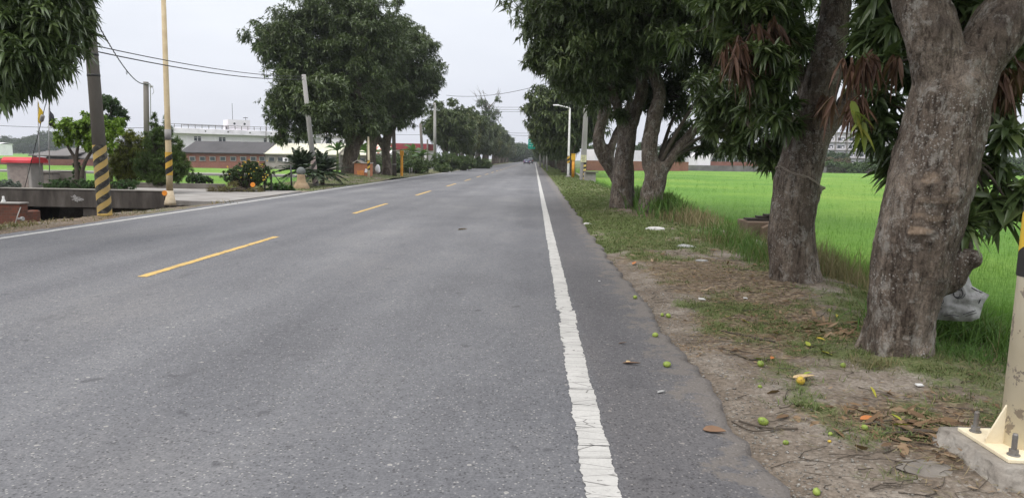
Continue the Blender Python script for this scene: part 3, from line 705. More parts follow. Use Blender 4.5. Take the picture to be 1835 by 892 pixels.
for aa, rr in ((2.6, .16), (3.9, .18), (5.2, .15), (.5, .14), (1.6, .13)):      # root flare
    limbs.append([(b1[0]+.14*math.cos(aa), Y+.14*math.sin(aa), .30, .07), (b1[0]+.19*math.cos(aa), Y+.19*math.sin(aa), .04, .08), (b1[0]+.24*math.cos(aa), Y+.24*math.sin(aa), -.10, .07)])
sc_ = [(at(a, b, Y-.26), rx*Y/FPX, rz*Y/FPX, h, sw) for a, b, rx, rz, h, sw in ((1670, 319, 15, 12, .012, .8), (1706, 346, 13, 10, .010, .4), (1672, 360, 40, 5, .012, .35), (1640, 386, 20, 6, .010, .5), (1675, 392, 20, 6, .010, .5), (1636, 414, 36, 9, .014, 1.0), (1640, 290, 34, 4, .012, .2), (1640, 446, 26, 14, -.015, .0), (1640, 330, 60, 5, .012, .0), (1650, 500, 50, 6, .010, .0))]
fine = dict(lod=0, L=.19, W=.046, wh=7, cr=.22, nl=9, per=7, droop=.38, gap=-.9, tws=.35)
over = dict(lod=2, L=.26, W=.070, wh=10, cr=.5, nl=8, per=1.0, droop=.4, inner=.2)
MT = 'mango trees along the right side of the road'
tree1 = big_tree('nearest mango tree with pale oval scars on its thick leaning forked trunk', b1, limbs, [
    dict(fine, per=5, wh=5, blobs=[bl(1592, 185, 6.2, .19, .2, .22), bl(1578, 235, 6.3, .12, .15, .11), bl(1615, 250, 6.4, .15, .15, .16), bl(1600, 292, 6.5, .08, .1, .10, 1.0), bl(1600, 115, 6.4, .22, .2, .2), bl(1640, 110, 6.6, .25, .3, .3)]),
    dict(fine, per=4.5, wh=4, nl=8, blobs=[bl(1800, 255, 5.75, .26, .25, .24), bl(1790, 320, 5.7, .24, .22, .2), bl(1815, 380, 5.6, .15, .15, .1), bl(1765, 360, 5.7, .10, .10, .08), bl(1775, 190, 5.9, .22, .25, .24), bl(1840, 120, 5.9, .3, .3, .3), bl(1722, 398, 5.45, .03, .03, .03)]),
    dict(fine, blobs=[bl(1745, 20, 6.6, .5, .4, .45), bl(1600, 10, 6.6, .32, .4, .32), bl(1840, 0, 6.6, .5, .5, .5), bl(1700, -60, 6.8, .6, .5, .5), bl(1570, 45, 6.9, .16, .2, .16)], lod=0, per=6),
    dict(over, blobs=[(2.4, 5.4, 5.4, 2.0, 2.2, 1.4), (3.8, 5.0, 5.3, 1.8, 2.2, 1.4), (3.4, 7.0, 5.2, 1.6, 1.6, 1.2)])],
    M_BARK, M_LEAFNEAR, .0135, sc_, 1, MT, twig_r=.022, twig_step=1)
def dead_cluster(t, blobs, n, L, seed, name='dead_leaf_cluster', label='reddish brown cluster of dried hanging leaves', mat=M_DEADLEAF, W=.028, nl=9):
    rng = np.random.default_rng(seed); P = []
    for b in blobs: P.append(np.array(b[:3])+rng.normal(0, .5, (n, 3))*np.array(b[3:6]))
    P = np.concatenate(P); A = rng.normal(0, .35, (len(P), 3))+np.array([0, 0, -1])
    V, F = whorls(P, A, rng, nl, L, W, 0, .35, (5, 55)); o = linkw(name, V, F, mat, t); o['label'] = label; return o
dead_cluster(tree1, [bl(1538, 120, 5.9, .13, .15, .12), bl(1575, 112, 5.9, .12, .1, .10)], 6, .20, 1)
dead_cluster(tree1, [bl(1535, 190, 5.9, .12, .12, .10)], 8, .20, 2)
dead_cluster(tree1, [bl(1800, 120, 5.5, .22, .15, .16), bl(1810, 150, 5.5, .16, .15, .12)], 9, .20, 3)
dead_cluster(tree1, [bl(1528, 205, 5.6, .05, .06, .04), bl(1545, 225, 5.6, .05, .05, .03)], 2, .20, 4, 'yellowing_leaf_cluster', 'large yellow green leaves hanging down', M_YLEAF, .055, 3)

# --- second right tree with the rope
Y = 8.45
b2 = np.array([3.06, Y, -.05])
limbs = [px((1427, 530, 52, Y), (1425, 505, 46, Y), (1420, 470, 42, Y), (1418, 400, 40, Y), (1428, 330, 40, Y), (1442, 270, 37, Y), (1455, 225, 35, Y), (1462, 195, 32, Y)),
         px((1458, 230, 30, Y), (1466, 180, 30, Y), (1478, 130, 29, Y), (1490, 70, 27, Y+.1), (1500, 0, 25, Y+.2), (1508, -80, 22, Y+.3), (1540, -220, 16, Y+.5)),
         px((1456, 262, 24, Y), (1482, 228, 18, Y+.05), (1510, 192, 15, Y+.1), (1540, 150, 12, Y+.2), (1580, 90, 10, Y+.3), (1620, 0, 8, Y+.5)),
         px((1455, 215, 16, Y+.1), (1440, 150, 14, Y+.3), (1410, 90, 12, Y+.2), (1370, 40, 9, Y-.1), (1330, 10, 7, Y-.3)),
         px((1440, 260, 13, Y+.3), (1410, 210, 9, Y+.9), (1370, 190, 7, Y+1.2), (1345, 230, 5, Y+1.2))]
for aa in (1.0, 2.4, 3.6, 4.6, 5.6):
    limbs.append([(b2[0]+.16*math.cos(aa), Y+.16*math.sin(aa), .30, .08), (b2[0]+.22*math.cos(aa), Y+.22*math.sin(aa), .05, .09), (b2[0]+.29*math.cos(aa), Y+.29*math.sin(aa), -.10, .07)])
f2 = dict(fine, L=.155, W=.038, wh=10, per=6, cr=.28, nl=9, tws=.5)
tree2 = big_tree('second nearest mango tree with a rope tied round its leaning trunk', b2, limbs, [
    dict(f2, blobs=[bl(1376, 145, 8.0, .36, .4, .36), bl(1345, 65, 8.0, .45, .45, .42), bl(1408, 90, 8.3, .20, .3, .32), bl(1398, 200, 8.1, .20, .22, .17), bl(1405, 10, 8.5, .36, .4, .42), bl(1310, 10, 8.4, .55, .5, .5), bl(1420, 160, 9.1, .25, .3, .3), bl(1500, 75, 9.4, .5, .3, .5)]),
    dict(f2, blobs=[bl(1330, 200, 9.9, .55, .5, .42), bl(1385, 245, 9.9, .35, .35, .32), bl(1352, 262, 9.8, .32, .35, .22), bl(1395, 290, 9.6, .16, .18, .14), bl(1300, 175, 10.2, .5, .5, .45)], lod=1),
    dict(f2, blobs=[bl(1575, 50, 8.9, .32, .4, .4), bl(1550, 120, 9.2, .16, .2, .16), bl(1615, 40, 8.8, .4, .4, .45), bl(1700, 40, 9.0, .6, .5, .5), bl(1780, 60, 9.2, .6, .5, .55), bl(1560, -40, 8.8, .5, .5, .5)], lod=1),
    dict(over, blobs=[(2.4, 9.0, 5.6, 2.3, 2.4, 1.5), (3.8, 8.6, 5.5, 2.0, 2.4, 1.6)])],
    M_BARK, M_LEAFNEAR, .022, (), 2, MT, twig_r=.022, twig_step=1)
dead_cluster(tree2, [bl(1335, 85, 7.7, .28, .2, .16), bl(1390, 60, 7.7, .35, .2, .14)], 12, .20, 5)
dead_cluster(tree2, [bl(1330, 115, 7.6, .15, .12, .10)], 10, .22, 6)
dead_cluster(tree2, [bl(1478, 180, 8.2, .10, .08, .12)], 5, .18, 7)

# --- the pair further on and the curved one behind
f3 = dict(lod=1, L=.175, W=.042, wh=15, cr=.36, nl=9, per=4.0, droop=.36, gap=-.30, gs=.6)
o3 = dict(over, L=.20, W=.05, per=1.6, wh=14, nl=9)
Y = 19.7
b3 = np.array([3.16, Y, -.05])
limbs = [px((1162, 396, 30, Y), (1163, 384, 25, Y), (1168, 350, 20, Y), (1174, 325, 20, Y), (1176, 305, 20, Y)),
         px((1172, 315, 15, Y), (1164, 285, 15, Y), (1166, 245, 14, Y), (1176, 200, 13, Y), (1182, 170, 11, Y+.1), (1172, 130, 11, Y+.2), (1150, 70, 9, Y+.3), (1130, -20, 7, Y+.3)),
         px((1176, 322, 13, Y), (1198, 288, 10, Y), (1220, 260, 9.5, Y), (1243, 236, 9, Y), (1258, 215, 9, Y), (1264, 180, 8, Y), (1262, 120, 9, Y), (1270, 40, 8, Y+.2), (1280, -60, 6, Y+.3))]
tree3 = big_tree('forked mango tree with a bare branch slanting to the right over the field edge', b3, limbs, [
    dict(f3, blobs=[bl(1205, 35, 19.0, 1.6, 1.6, 1.1), bl(1205, 110, 21.4, 1.4, .8, 1.1), bl(1285, 140, 19.0, .75, .9, 1.0), bl(1290, 60, 19.0, 1.1, 1.2, 1.2), bl(1222, 180, 21.2, .8, .6, .8), bl(1200, 250, 21.0, .36, .4, .42), bl(1310, 225, 19.4, .50, .6, .5), bl(1235, 268, 21.2, .5, .4, .30), bl(1160, 160, 21.9, .6, .5, .6), bl(1280, 258, 20.6, .42, .4, .34), bl(1340, 120, 19.6, .9, .9, 1.0)]),
    dict(o3, blobs=[(2.9, 19.6, 7.0, 3.2, 3.6, 2.6), (5.4, 19.4, 6.0, 2.2, 2.6, 2.0)])],
    M_BARK, M_LEAF, .035, (), 3, MT, amp=1.2, twig_r=.03, twig_step=3)
Y = 20.6
b4 = np.array([2.50, Y, -.05])
limbs = [px((1112, 394, 30, Y), (1113, 380, 24, Y), (1113, 345, 19, Y), (1116, 300, 17, Y), (1122, 255, 17, Y), (1124, 228, 18, Y)),
         px((1126, 240, 13, Y), (1140, 200, 11, Y), (1150, 160, 11, Y), (1148, 110, 10, Y), (1140, 50, 8, Y), (1120, -30, 7, Y)),
         px((1120, 240, 12, Y), (1110, 205, 9, Y+.1), (1100, 170, 8, Y+.2), (1075, 110, 7, Y+.1), (1050, 40, 6, Y)),
         px((1124, 375, 11, Y+.2), (1124, 330, 12, Y+.3), (1122, 280, 11, Y+.3), (1120, 240, 10, Y+.2))]
tree4 = big_tree('tall straight mango trunk leaning over the road edge, left of the forked tree', b4, limbs, [
    dict(f3, blobs=[bl(1055, 70, 20.0, 1.5, 1.8, 1.6), bl(1005, 30, 19.6, .95, 1.1, 1.0), bl(990, 100, 20.2, .62, .8, .62), bl(1085, 150, 22.2, .8, .6, .62), bl(1045, 135, 21.0, .62, .8, .42), bl(1120, 35, 19.4, 1.0, 1.2, 1.0), bl(1112, 205, 20.1, .22, .2, .22, .8), bl(968, 118, 21.0, .2, .3, .25, .8), bl(965, 40, 20.4, .35, .5, .5, .8)]),
    dict(o3, blobs=[(1.6, 20.2, 6.8, 2.5, 3.4, 2.6), (.9, 19.6, 5.9, 1.5, 2.2, 1.3)])],
    M_BARK, M_LEAF, .035, (), 4, MT, amp=1.2, twig_r=.03, twig_step=3)
Y = 24.5
limbs = [px((1130, 372, 20, Y), (1126, 358, 17, Y), (1112, 325, 15, Y), (1095, 298, 14, Y), (1080, 275, 13, Y), (1073, 250, 11, Y), (1078, 220, 10, Y), (1086, 190, 10, Y), (1088, 150, 9, Y), (1075, 90, 8, Y)),
         px((1088, 290, 11, Y), (1097, 262, 8, Y), (1106, 238, 7, Y+.2), (1122, 212, 6, Y+.3), (1130, 180, 6, Y+.3))]
b5 = np.array([at(1128, 360, Y)[0], Y, -.05])
tree5 = big_tree('curved mango trunk bowing towards the road behind the tall straight trunk', b5, limbs, [
    dict(f3, blobs=[bl(1070, 110, 25.6, 1.5, 1.3, 1.2), bl(1055, 175, 26.0, .45, .6, .38), bl(1105, 195, 27, .6, .6, .45), bl(1085, 60, 25, 1.9, 2.0, 1.5)], L=.22, W=.055),
    dict(o3, blobs=[(2.5, 25, 7.0, 3.0, 3.2, 2.4)])],
    M_BARK, M_LEAF, .035, (), 5, MT, amp=1.2, twig_r=.03, twig_step=3)

# --- big trees on the left
LT = 'mango trees along the left side of the road'
f4 = dict(lod=2, L=.24, W=.066, wh=27, cr=.52, nl=9, per=1.55, droop=.36, gap=-.22, gs=.8, inner=.25)
Y = 46.0
bA = np.array([at(630, 314, Y)[0], Y, .25])
limbs = [px((624, 326, 20, Y), (625, 316, 16, Y), (626, 300, 13, Y), (627, 285, 13, Y), (632, 265, 13, Y), (640, 245, 11, Y)),
         px((632, 262, 10, Y), (622, 235, 9, Y), (600, 205, 10, Y), (570, 165, 8, Y-.5), (540, 130, 6, Y-1)),
         px((640, 250, 10, Y), (642, 210, 9, Y), (635, 150, 10, Y), (625, 80, 7, Y)),
         px((640, 255, 11, Y), (655, 225, 8, Y), (668, 195, 6, Y)), ]
treeA = big_tree('largest mango tree on the left, broad dome crown beside the orange spirit hut', bA, limbs, [
    dict(f4, blobs=[bl(590, 70, 46, 3.4, 3.4, 2.9), bl(510, 80, 45, 1.9, 2.4, 1.8), bl(655, 60, 46, 2.6, 3.0, 2.3), bl(555, 150, 45, 2.2, 2.4, 1.9), bl(620, 160, 45, 2.8, 2.8, 2.2), bl(520, 200, 44.5, 1.45, 1.6, 1.3, .75), bl(500, 235, 44.5, .8, .9, .6, .7), bl(575, 225, 45, 1.4, 1.5, .8, .8), bl(640, 215, 45, 1.7, 1.8, 1.0), bl(475, 75, 45, .8, 1.1, 1.1, .8), bl(600, 20, 46, 2.4, 2.4, 1.1), bl(545, 243, 44, .9, .9, .40, .6), bl(500, 190, 44, 1.0, 1.2, .9, .8)]), dict(f4, tw=False, gap=-.95, cr=.40, per=3, blobs=[bl(553, 183, 33.5, .42, .4, .40), bl(575, 200, 33.6, .3, .4, .25), bl(524, 165, 35.5, .6, .5, .5), bl(590, 200, 36, .5, .5, .4), bl(560, 165, 37.5, .7, .6, .6), bl(585, 160, 39, .9, 1., .8)])],
    M_BARKFAR, M_LEAF, .06, (), 6, LT, amp=1.6, twig_r=.05, twig_step=4)
Y = 56.0
bB = np.array([at(668, 311, Y)[0], Y, .1])
limbs = [px((668, 318, 14, Y), (668, 308, 11, Y), (665, 290, 9, Y), (666, 265, 9, Y), (672, 240, 9, Y), (676, 200, 9, Y), (690, 140, 6, Y)), px((668, 262, 9, Y), (658, 235, 8, Y), (650, 190, 6, Y))]
treeB = big_tree('middle trunk of the left cluster, mango tree right behind the orange spirit hut', bB, limbs, [
    dict(f4, blobs=[bl(700, 120, 55, 3.2, 3.2, 2.9), bl(695, 190, 55, 2.4, 2.4, 1.7), bl(660, 200, 56, 2.2, 2.4, 1.6)])], M_BARKFAR, M_LEAF, .06, (), 7, LT, amp=1.4, twig_r=.05, twig_step=5)
Y = 57.5
bC = np.array([at(694, 312, Y)[0], Y, .1])
limbs = [px((694, 318, 13, Y), (694, 308, 11, Y), (693, 290, 8, Y), (691, 268, 8, Y), (695, 240, 8, Y), (705, 190, 8, Y), (720, 130, 6, Y)), px((692, 272, 6, Y), (680, 252, 5, Y), (674, 225, 4, Y))]
treeC = big_tree('rightmost trunk of the left cluster, mango tree beside the dark wooden pole', bC, limbs, [
    dict(f4, blobs=[bl(740, 120, 57, 2.3, 3.0, 2.3), bl(720, 175, 57, 2.1, 2.4, 1.5), bl(757, 155, 57, 1.1, 1.6, 1.3), bl(725, 65, 57, 1.7, 2.0, 1.3)])], M_BARKFAR, M_LEAF, .06, (), 8, LT, amp=1.4, twig_r=.05, twig_step=5)
# --- near tree at the left border, trunk outside the frame
Y = 9.6
bD = np.array([-10.9, Y, -.25])
limbs = [[(-10.9, Y, -.4, .42), (-10.9, Y, .2, .32), (-10.8, Y, 1.2, .28), (-10.7, Y+.1, 2.2, .28)], [(-10.7, Y+.1, 2.0, .2), (-10.2, Y+.4, 3.0, .16), (-9.6, Y+.8, 3.9, .1)], [(-10.7, Y, 2.0, .2), (-11.2, Y, 3.2, .16), (-11.5, Y, 4.6, .1)]]
treeD = big_tree('dark mango foliage hanging in at the upper left, in front of the leaning pole', bD, limbs, [
    dict(lod=0, L=.175, W=.040, wh=14, cr=.33, nl=9, per=5.0, droop=.5, gap=-.5, gs=.6, blobs=[bl(35, 50, 10.6, .75, .9, .7), bl(88, 65, 11.0, .45, .6, .45), bl(15, 115, 10.4, .40, .6, .38), bl(66, 112, 10.8, .26, .3, .26), bl(115, 15, 11.4, .32, .5, .38), bl(-40, 80, 10.2, .8, .9, .7), bl(30, -20, 10.8, .9, 1.0, .8), bl(100, -60, 11.0, .5, 1.0, .6), bl(0, 140, 10.6, .25, .3, .2)], inner=.6),
    dict(over, blobs=[(-10.6, 9.8, 5.0, 2.6, 2.8, 2.0)])],
    M_BARK, M_LEAFNEAR, .04, (), 9, LT, amp=1.0, twig_r=.02, twig_step=2)

# --- rows of clipped trees running into the distance
def row_tree(label, x, y, h, r, lean, group, seed, z=0.0, lm=None):
    t = thing('mango_tree', label, 'tree', (x, y, z), group); rng = np.random.default_rng(seed)
    mb = MB(); tr = h*.40
    mb.tube(spline([(0, 0, -.1), (lean*.1, 0, tr*.5), (lean*.3, .05, tr), (lean*.5, 0, tr*1.5), (lean*.7, 0, h*.75)], 4), np.linspace(.34, .10, 17), 10)
    for aa in range(4):
        a_ = aa*1.6+seed; mb.tube(spline([(lean*.15, 0, tr*.55), (lean*.4+.8*math.cos(a_), .8*math.sin(a_), tr*1.1), (lean*.7+1.7*math.cos(a_), 1.7*math.sin(a_), h*.62)], 4), np.linspace(.2, .07, 9), 8)
    V = np.array(mb.v)
    mb.local('trunk', M_BARKFAR, t)
    c = lean*.7; bls = [(c, 0, h*.62, r, r, h*.36)]
    for k in range(7):
        a_ = k*.9+seed; bls.append((c+r*.55*math.cos(a_), r*.6*math.sin(a_), h*rng.uniform(.48, .78), r*.55, r*.55, h*.17))
    p, a, cl = crown_pts(bls, rng, .85, 16, .60, .2)
    g = fbm(p, 1.0, seed, 2) > -.28
    V, F = whorls(p[g], a[g], rng, 8, .40, .13, 2, .55)
    link('crown', np_mesh('crown', V, F), lm or M_LEAFFAR, t); return t
M_LEAFOL = leafmat('mango_leaves_olive', [(.040, .050, .018), (.065, .080, .025), (.095, .112, .034), (.13, .14, .045), (.17, .17, .06)], .18, .5, .3, 1.1)
protos = []
def row(label, group, spots, seed):
    global protos
    for k, (x, y, h, r, lean) in enumerate(spots):
        if k < 5: t = row_tree(label, x, y, h, r, lean, group, seed+k, 0.0, (M_LEAFFAR, M_LEAF, M_LEAFOL, M_LEAFFAR, M_LEAF)[k]); t['h'] = h; protos.append(t)
        else:
            s = protos[-5+((k*2+1) % 5)]; t = copy_tree(s); q = h/s['h']; t.scale = (q, q, q); t.rotation_euler.z = 0 if k % 2 else PI*.06; t.location = (x, y, 0)
    for t in protos:
        if 'h' in t: pass
rr = random.Random(3)
spots = []; y = 68
while y < 330: spots.append((3.7+rr.uniform(-.4, .5), y, rr.uniform(7.6, 8.9) if y > 70 else 8.8, rr.uniform(2.6, 3.0) if y > 70 else 3.4, -1.0)); y += rr.uniform(6.0, 8.5)
row('mango tree in the long clipped right-hand row beyond the white lamp post', 'clipped roadside trees in the distant right row', spots, 900)
spots = []; y = 93
while y < 340: spots.append((-12.0+rr.uniform(-.4, .6), y, rr.choice([8.0, 9.0, 9.8, 10.5]), rr.uniform(2.6, 3.3), .9)); y += rr.uniform(6.5, 12)
row('mango tree in the long left-hand row beyond the banana plants', 'clipped roadside trees in the distant left row', spots, 950)
for o in list(bpy.data.objects):
    if 'h' in o: del o['h']

# --- generic bushes and distant trees
def bush(name, label, cat, base, blobs, mat, L=.09, W=.035, per=9, wh=10, cr=.18, nl=7, lod=2, droop=.35, seed=0, group=None, stems=None, up=.0, inner=.4):
    t = thing(name, label, cat, base, group); rng = np.random.default_rng(700+seed)
    p, a, cl = crown_pts(blobs, rng, per, wh, cr, inner); a = a+np.array([0, 0, up])
    V, F = whorls(p, a, rng, nl, L, W, lod, droop); linkw('foliage', V, F, mat, t)
    mb = MB()
    if stems:
        for s in stems: S = spline(s, 5); mb.tube(S[:, :3], S[:, 3], 8)
    else:
        for c, cc in cl:
            for q in cc[::3]: mb.tube([np.array(base)+np.array([0, 0, -.03]), (np.array(base)*.5+q*.5), q], [.02, .014, .006], 5, False)
    mb.world('stems' if not stems else 'trunk', M_TWIG, t); return t
# ------------------------------------------------------------------ shared street-side materials
def stripe_mat(name, c1, c2, period, k=1, z0=0.0, fade=.3, duty=.5):
    m, nt, b = newmat(name); v = coords(nt); x = nt.nodes.new('ShaderNodeSeparateXYZ'); nt.links.new(v, x.inputs[0])
    th = math_(nt, 'ARCTAN2', x.outputs[1], x.outputs[0])
    f = math_(nt, 'FRACT', math_(nt, 'ADD', math_(nt, 'SUBTRACT', math_(nt, 'DIVIDE', x.outputs[2], period), math_(nt, 'MULTIPLY', th, k/(2*PI))), 10+z0))
    col = mixc(nt, math_(nt, 'GREATER_THAN', f, duty), c1, c2)
    col = mixc(nt, math_(nt, 'MULTIPLY', ramp(nt, noise(nt, v, 9, 5, .7), [(.45, (0, 0, 0)), (.7, (1, 1, 1))]), fade), col, (.20, .18, .15))
    setc(nt, b, col, .65, .3); return m
YEL, BLK = (.50, .30, .045), (.022, .021, .020)
M_POLE = weathered('grey_concrete_pole', (.155, .140, .125), (.105, .094, .083), (.21, .195, .175), 1.5, 40, .9, .3, stretch=(1, 1, .3))
M_POLELT = weathered('pale_concrete_pole', (.30, .29, .28), (.22, .21, .20), (.37, .36, .35), 1.5, 40, .9, .3, stretch=(1, 1, .3))
M_CREAM = weathered('chipped_cream_paint', (.76, .67, .49), (.64, .54, .37), (.80, .72, .56), 3, 25, .6, .15, .35, amount=.25)
M_GALV = weathered('galvanised_steel', (.36, .36, .36), None, None, 3, 40, .45, .1, .5, .6)
M_DARKM = weathered('dark_metal', (.05, .05, .05), None, None, 3, 40, .6, .1)
M_WIRE = weathered('black_cable', (.03, .03, .033), None, None, 3, 40, .7, .0)
M_WHITEP = weathered('white_painted_wall', (.80, .77, .81), (.72, .69, .73), (.84, .81, .85), .5, 8, .8, .05, amount=.15)
M_GLASS = weathered('dark_window_glass', (.05, .06, .07), None, None, 2, 20, .15, .0, .5)
M_ORANGE = weathered('orange_plastic', (.75, .26, .03), None, None, 6, 40, .4, .05, .4)
M_ORPOST = weathered('orange_yellow_paint', (.60, .27, .03), (.48, .20, .02), (.68, .34, .06), 3, 30, .6, .1)
M_RED = weathered('red_roof_tile', (.55, .055, .07), (.45, .04, .05), (.62, .10, .12), 3, 30, .55, .1)
M_DARKCONC = weathered('stained_concrete', (.075, .065, .057), (.034, .029, .026), (.135, .122, .11), 1.6, 22, .95, .35, stretch=(2.2, 1, .5))
def brick_mat(name, c1, c2, mortar, sc=4.0):
    m, nt, b = newmat(name); tc = nt.nodes.new('ShaderNodeTexCoord'); s = nt.nodes.new('ShaderNodeSeparateXYZ'); c = nt.nodes.new('ShaderNodeCombineXYZ')
    nt.links.new(tc.outputs['Object'], s.inputs[0]); nt.links.new(math_(nt, 'ADD', s.outputs[0], s.outputs[1]), c.inputs[0]); nt.links.new(s.outputs[2], c.inputs[1])
    br = nt.nodes.new('ShaderNodeTexBrick'); nt.links.new(c.outputs[0], br.inputs['Vector']); br.inputs['Scale'].default_value = sc
    for q, v in (('Color1', c1), ('Color2', c2), ('Mortar', mortar)): br.inputs[q].default_value = (*v, 1)
    br.inputs['Mortar Size'].default_value = .012
    col = mixc(nt, math_(nt, 'MULTIPLY', ramp(nt, noise(nt, tc.outputs['Object'], .8, 5, .65), [(.4, (0, 0, 0)), (.7, (1, 1, 1))]), .5), br.outputs['Color'], tuple(k*.55 for k in c1))
    setc(nt, b, col, .9, .15); return m
M_BRICK = brick_mat('red_brick', (.29, .125, .09), (.23, .095, .072), (.27, .22, .20), 3.0)
M_BRICKOLD = brick_mat('old_mossy_brick', (.17, .065, .045), (.10, .055, .042), (.12, .10, .085), 4.2)

def pole_root(name, label, cat, base, top, group=None):
    d = Vector(np.array(top)-np.array(base)); t = thing(name, label, cat, base, group); t.rotation_mode = 'QUATERNION'
    t.rotation_quaternion = Vector((0, 0, 1)).rotation_difference(d); return t, d.length

# --- bridge parapet over the ditch
t = thing('bridge_parapet', 'dark stained concrete bridge parapet above the ditch at the left', 'parapet', (-13.0, 20.9, -.8))
xa, xb = at(4, 350, 20.9)[0], at(299, 350, 20.9)[0]; za, zb_ = -.21, .30; PX, PW = (xa+xb)/2, xb-xa
mb = MB(); mb.box((PX, 20.9, (za+zb_)/2), (PW, .30, zb_-za), bev=.02); mb.world('beam', M_DARKCONC, t)
mb = MB(); mb.box((PX, 20.9, zb_+.014), (PW+.06, .34, .03), bev=.01); mb.world('coping', weathered('coping', (.20, .185, .165), None, None, 2, 25, .9, .3), t)
p = at(166, 380, 20.9); mb = MB(); mb.box((p[0], 20.95, -.50), (.46, .3, .57), bev=.03); mb.world('pier', M_DARKCONC, t)
mb = MB(); poly = []
for k in range(60):
    a_ = k/60*2*PI; r_ = .10*(1+.22*math.sin(3*a_+1)+.22*math.sin(7*a_)+.22*math.sin(13*a_+2)); poly.append((1.5*r_*math.cos(a_), r_*.75*math.sin(a_)-.3*r_*math.cos(a_)))
q = at(138, 356, 20.74); mb.prism([(q[0]+u_, q[2]+v_) for u_, v_ in poly], 20.742, 20.752, 'y')
mb.world('paint_splash', weathered('old_white_paint', (.28, .27, .26), (.08, .072, .065), (.42, .41, .40), 16, 60, .9, .1), t)
mb = MB(); mb.box((xa-.2, 22.0, -.50), (.3, 2.4, .8)); mb.world('abutment', M_DARKCONC, t)
mb = MB(); mb.box((xb+.25, 22.0, -.50), (.3, 2.4, .8)); mb.world('abutment', M_DARKCONC, t)
# --- brick side wall with pipe
t = thing('brick_wall', 'low crumbling red brick wall at the left border beside the ditch', 'wall', (-12.7, 15.6, -.9))
mb = MB(); mb.box((-12.75, 15.6, -.32), (3.1, .26, 1.14), bev=.02); mb.box((-11.32, 15.9, -.40), (.22, .5, .95), bev=.03); mb.world('brickwork', M_BRICKOLD, t)
mb = MB(); mb.box((-12.75, 15.6, .265), (3.14, .30, .03), bev=.01); mb.world('coping', M_CONC, t)
p = at(32, 391, 15.5); mb = MB(); mb.tube([(p[0]-.35, 15.55, p[2]), (p[0]+.12, 15.50, p[2]-.01)], .045, 14); tag(mb.world('drain_pipe', weathered('pvc', (.42, .42, .42), None, None, 5, 40, .5, .0)), 'short grey drain pipe sticking out of the brick wall', 'pipe')
mb = MB(); mb.tube([at(26, 406, 15.2), at(31, 388, 15.35), at(37, 371, 15.5)], .012, 6); tag(mb.world('bamboo_stick', M_CONC), 'thin pale stick leaning at the mouth of the ditch', 'stick')
p = at(3, 357, 15.5); mb = MB(); mb.lathe([(.045, 0), (.045, .015), (.030, .06), (.022, .09), (.022, .13), (.0, .135)], (p[0], 15.55, .28), 14); tag(mb.world('insulator_cap', weathered('white_ceramic', (.75, .75, .74), None, None, 5, 30, .3, 0)), 'small white bell-shaped cap on the brick wall at the left border', 'cap')

# --- leaning striped utility pole
PG = 'concrete utility poles'
base = at(188, 384, 16.1); base[2] = -.04; top = at(152, -60, 16.1)
t, L = pole_root('utility_pole', 'leaning grey utility pole with yellow and black spiral stripes by the bridge parapet', 'utility pole', base, top, PG)
L2 = 8.2
mb = MB(); mb.tube([(0, 0, -.5), (0, 0, L2)], [.150, .098], 24); mb.local('shaft', M_POLE, t)
mb = MB(); mb.tube([(0, 0, .06), (0, 0, 1.60)], [.153, .143], 28, False); mb.local('stripe_band', stripe_mat('yellow_black_spiral', (.42, .29, .09), BLK, .29, 2, 0, .55), t)
mb = MB(); mb.tube([(0, 0, .0), (0, 0, .075)], [.156, .1545], 28); mb.local('base_ring', weathered('old_yellow', (.40, .27, .08), None, None, 5, 30, .8, .1), t)
for zz in (3.1, 3.55):
    mb = MB(); mb.tube([(0, 0, zz), (0, 0, zz+.05)], .135, 20); mb.local('clamp', M_DARKM, t)
POLE1 = lambda z: np.array(t_p1 @ Vector((0, 0, z)))
bpy.context.view_layer.update(); t_p1 = t.matrix_world.copy()

# --- slim cream pole with hazard band
base = at(305, 364, 20.6); base[2] = -.02; top = at(292, -30, 20.6)
t, L = pole_root('street_pole', 'slim chipped cream pole with a hazard band at the right end of the parapet', 'pole', base, top)
mb = MB(); mb.tube([(0, 0, .32), (0, 0, .9), (0, 0, 7.5)], [.092, .085, .055], 18); mb.local('shaft', weathered('worn_cream', (.50, .40, .25), (.40, .31, .19), (.58, .50, .35), 3, 20, .7, .15), t)
mb = MB(); mb.tube([(0, 0, -.05), (0, 0, .04), (0, 0, .36)], [.17, .15, .094], 18); mb.local('flared_base', weathered('worn_cream_base', (.52, .43, .30), (.42, .33, .22), (.60, .52, .40), 6, 20, .7, .15), t)
mb = MB(); mb.tube([(0, 0, .80), (0, 0, 1.46)], .095, 20, False); mb.local('hazard_band', stripe_mat('hazard_band', BLK, YEL, .33, 1, .2, .1), t)
mb = MB(); mb.tube([(0, 0, 1.8), (0, 0, 2.1)], .089, 16); mb.local('bare_patch', M_POLELT, t)
def reflector(p, label, size=.055):
    t = thing('reflector', label, 'reflector', (p[0], p[1], p[2]))
    mb = MB(); mb.cyl((p[0], p[1]-.012, p[2]), (p[0], p[1]+.012, p[2]), size, size, 16); mb.world('disc', M_ORANGE, t)
    mb = MB(); mb.cyl((p[0], p[1]+.013, p[2]-size-.16), (p[0], p[1]+.02, p[2]), .012, .012, 8); mb.world('stem', M_DARKM, t)
reflector(at(295, 346, 20.5), 'round orange reflector at the end of the bridge parapet', .075)
reflector(at(453, 331, 25.5), 'round orange reflector in front of the yellow-flowered bush', .085)

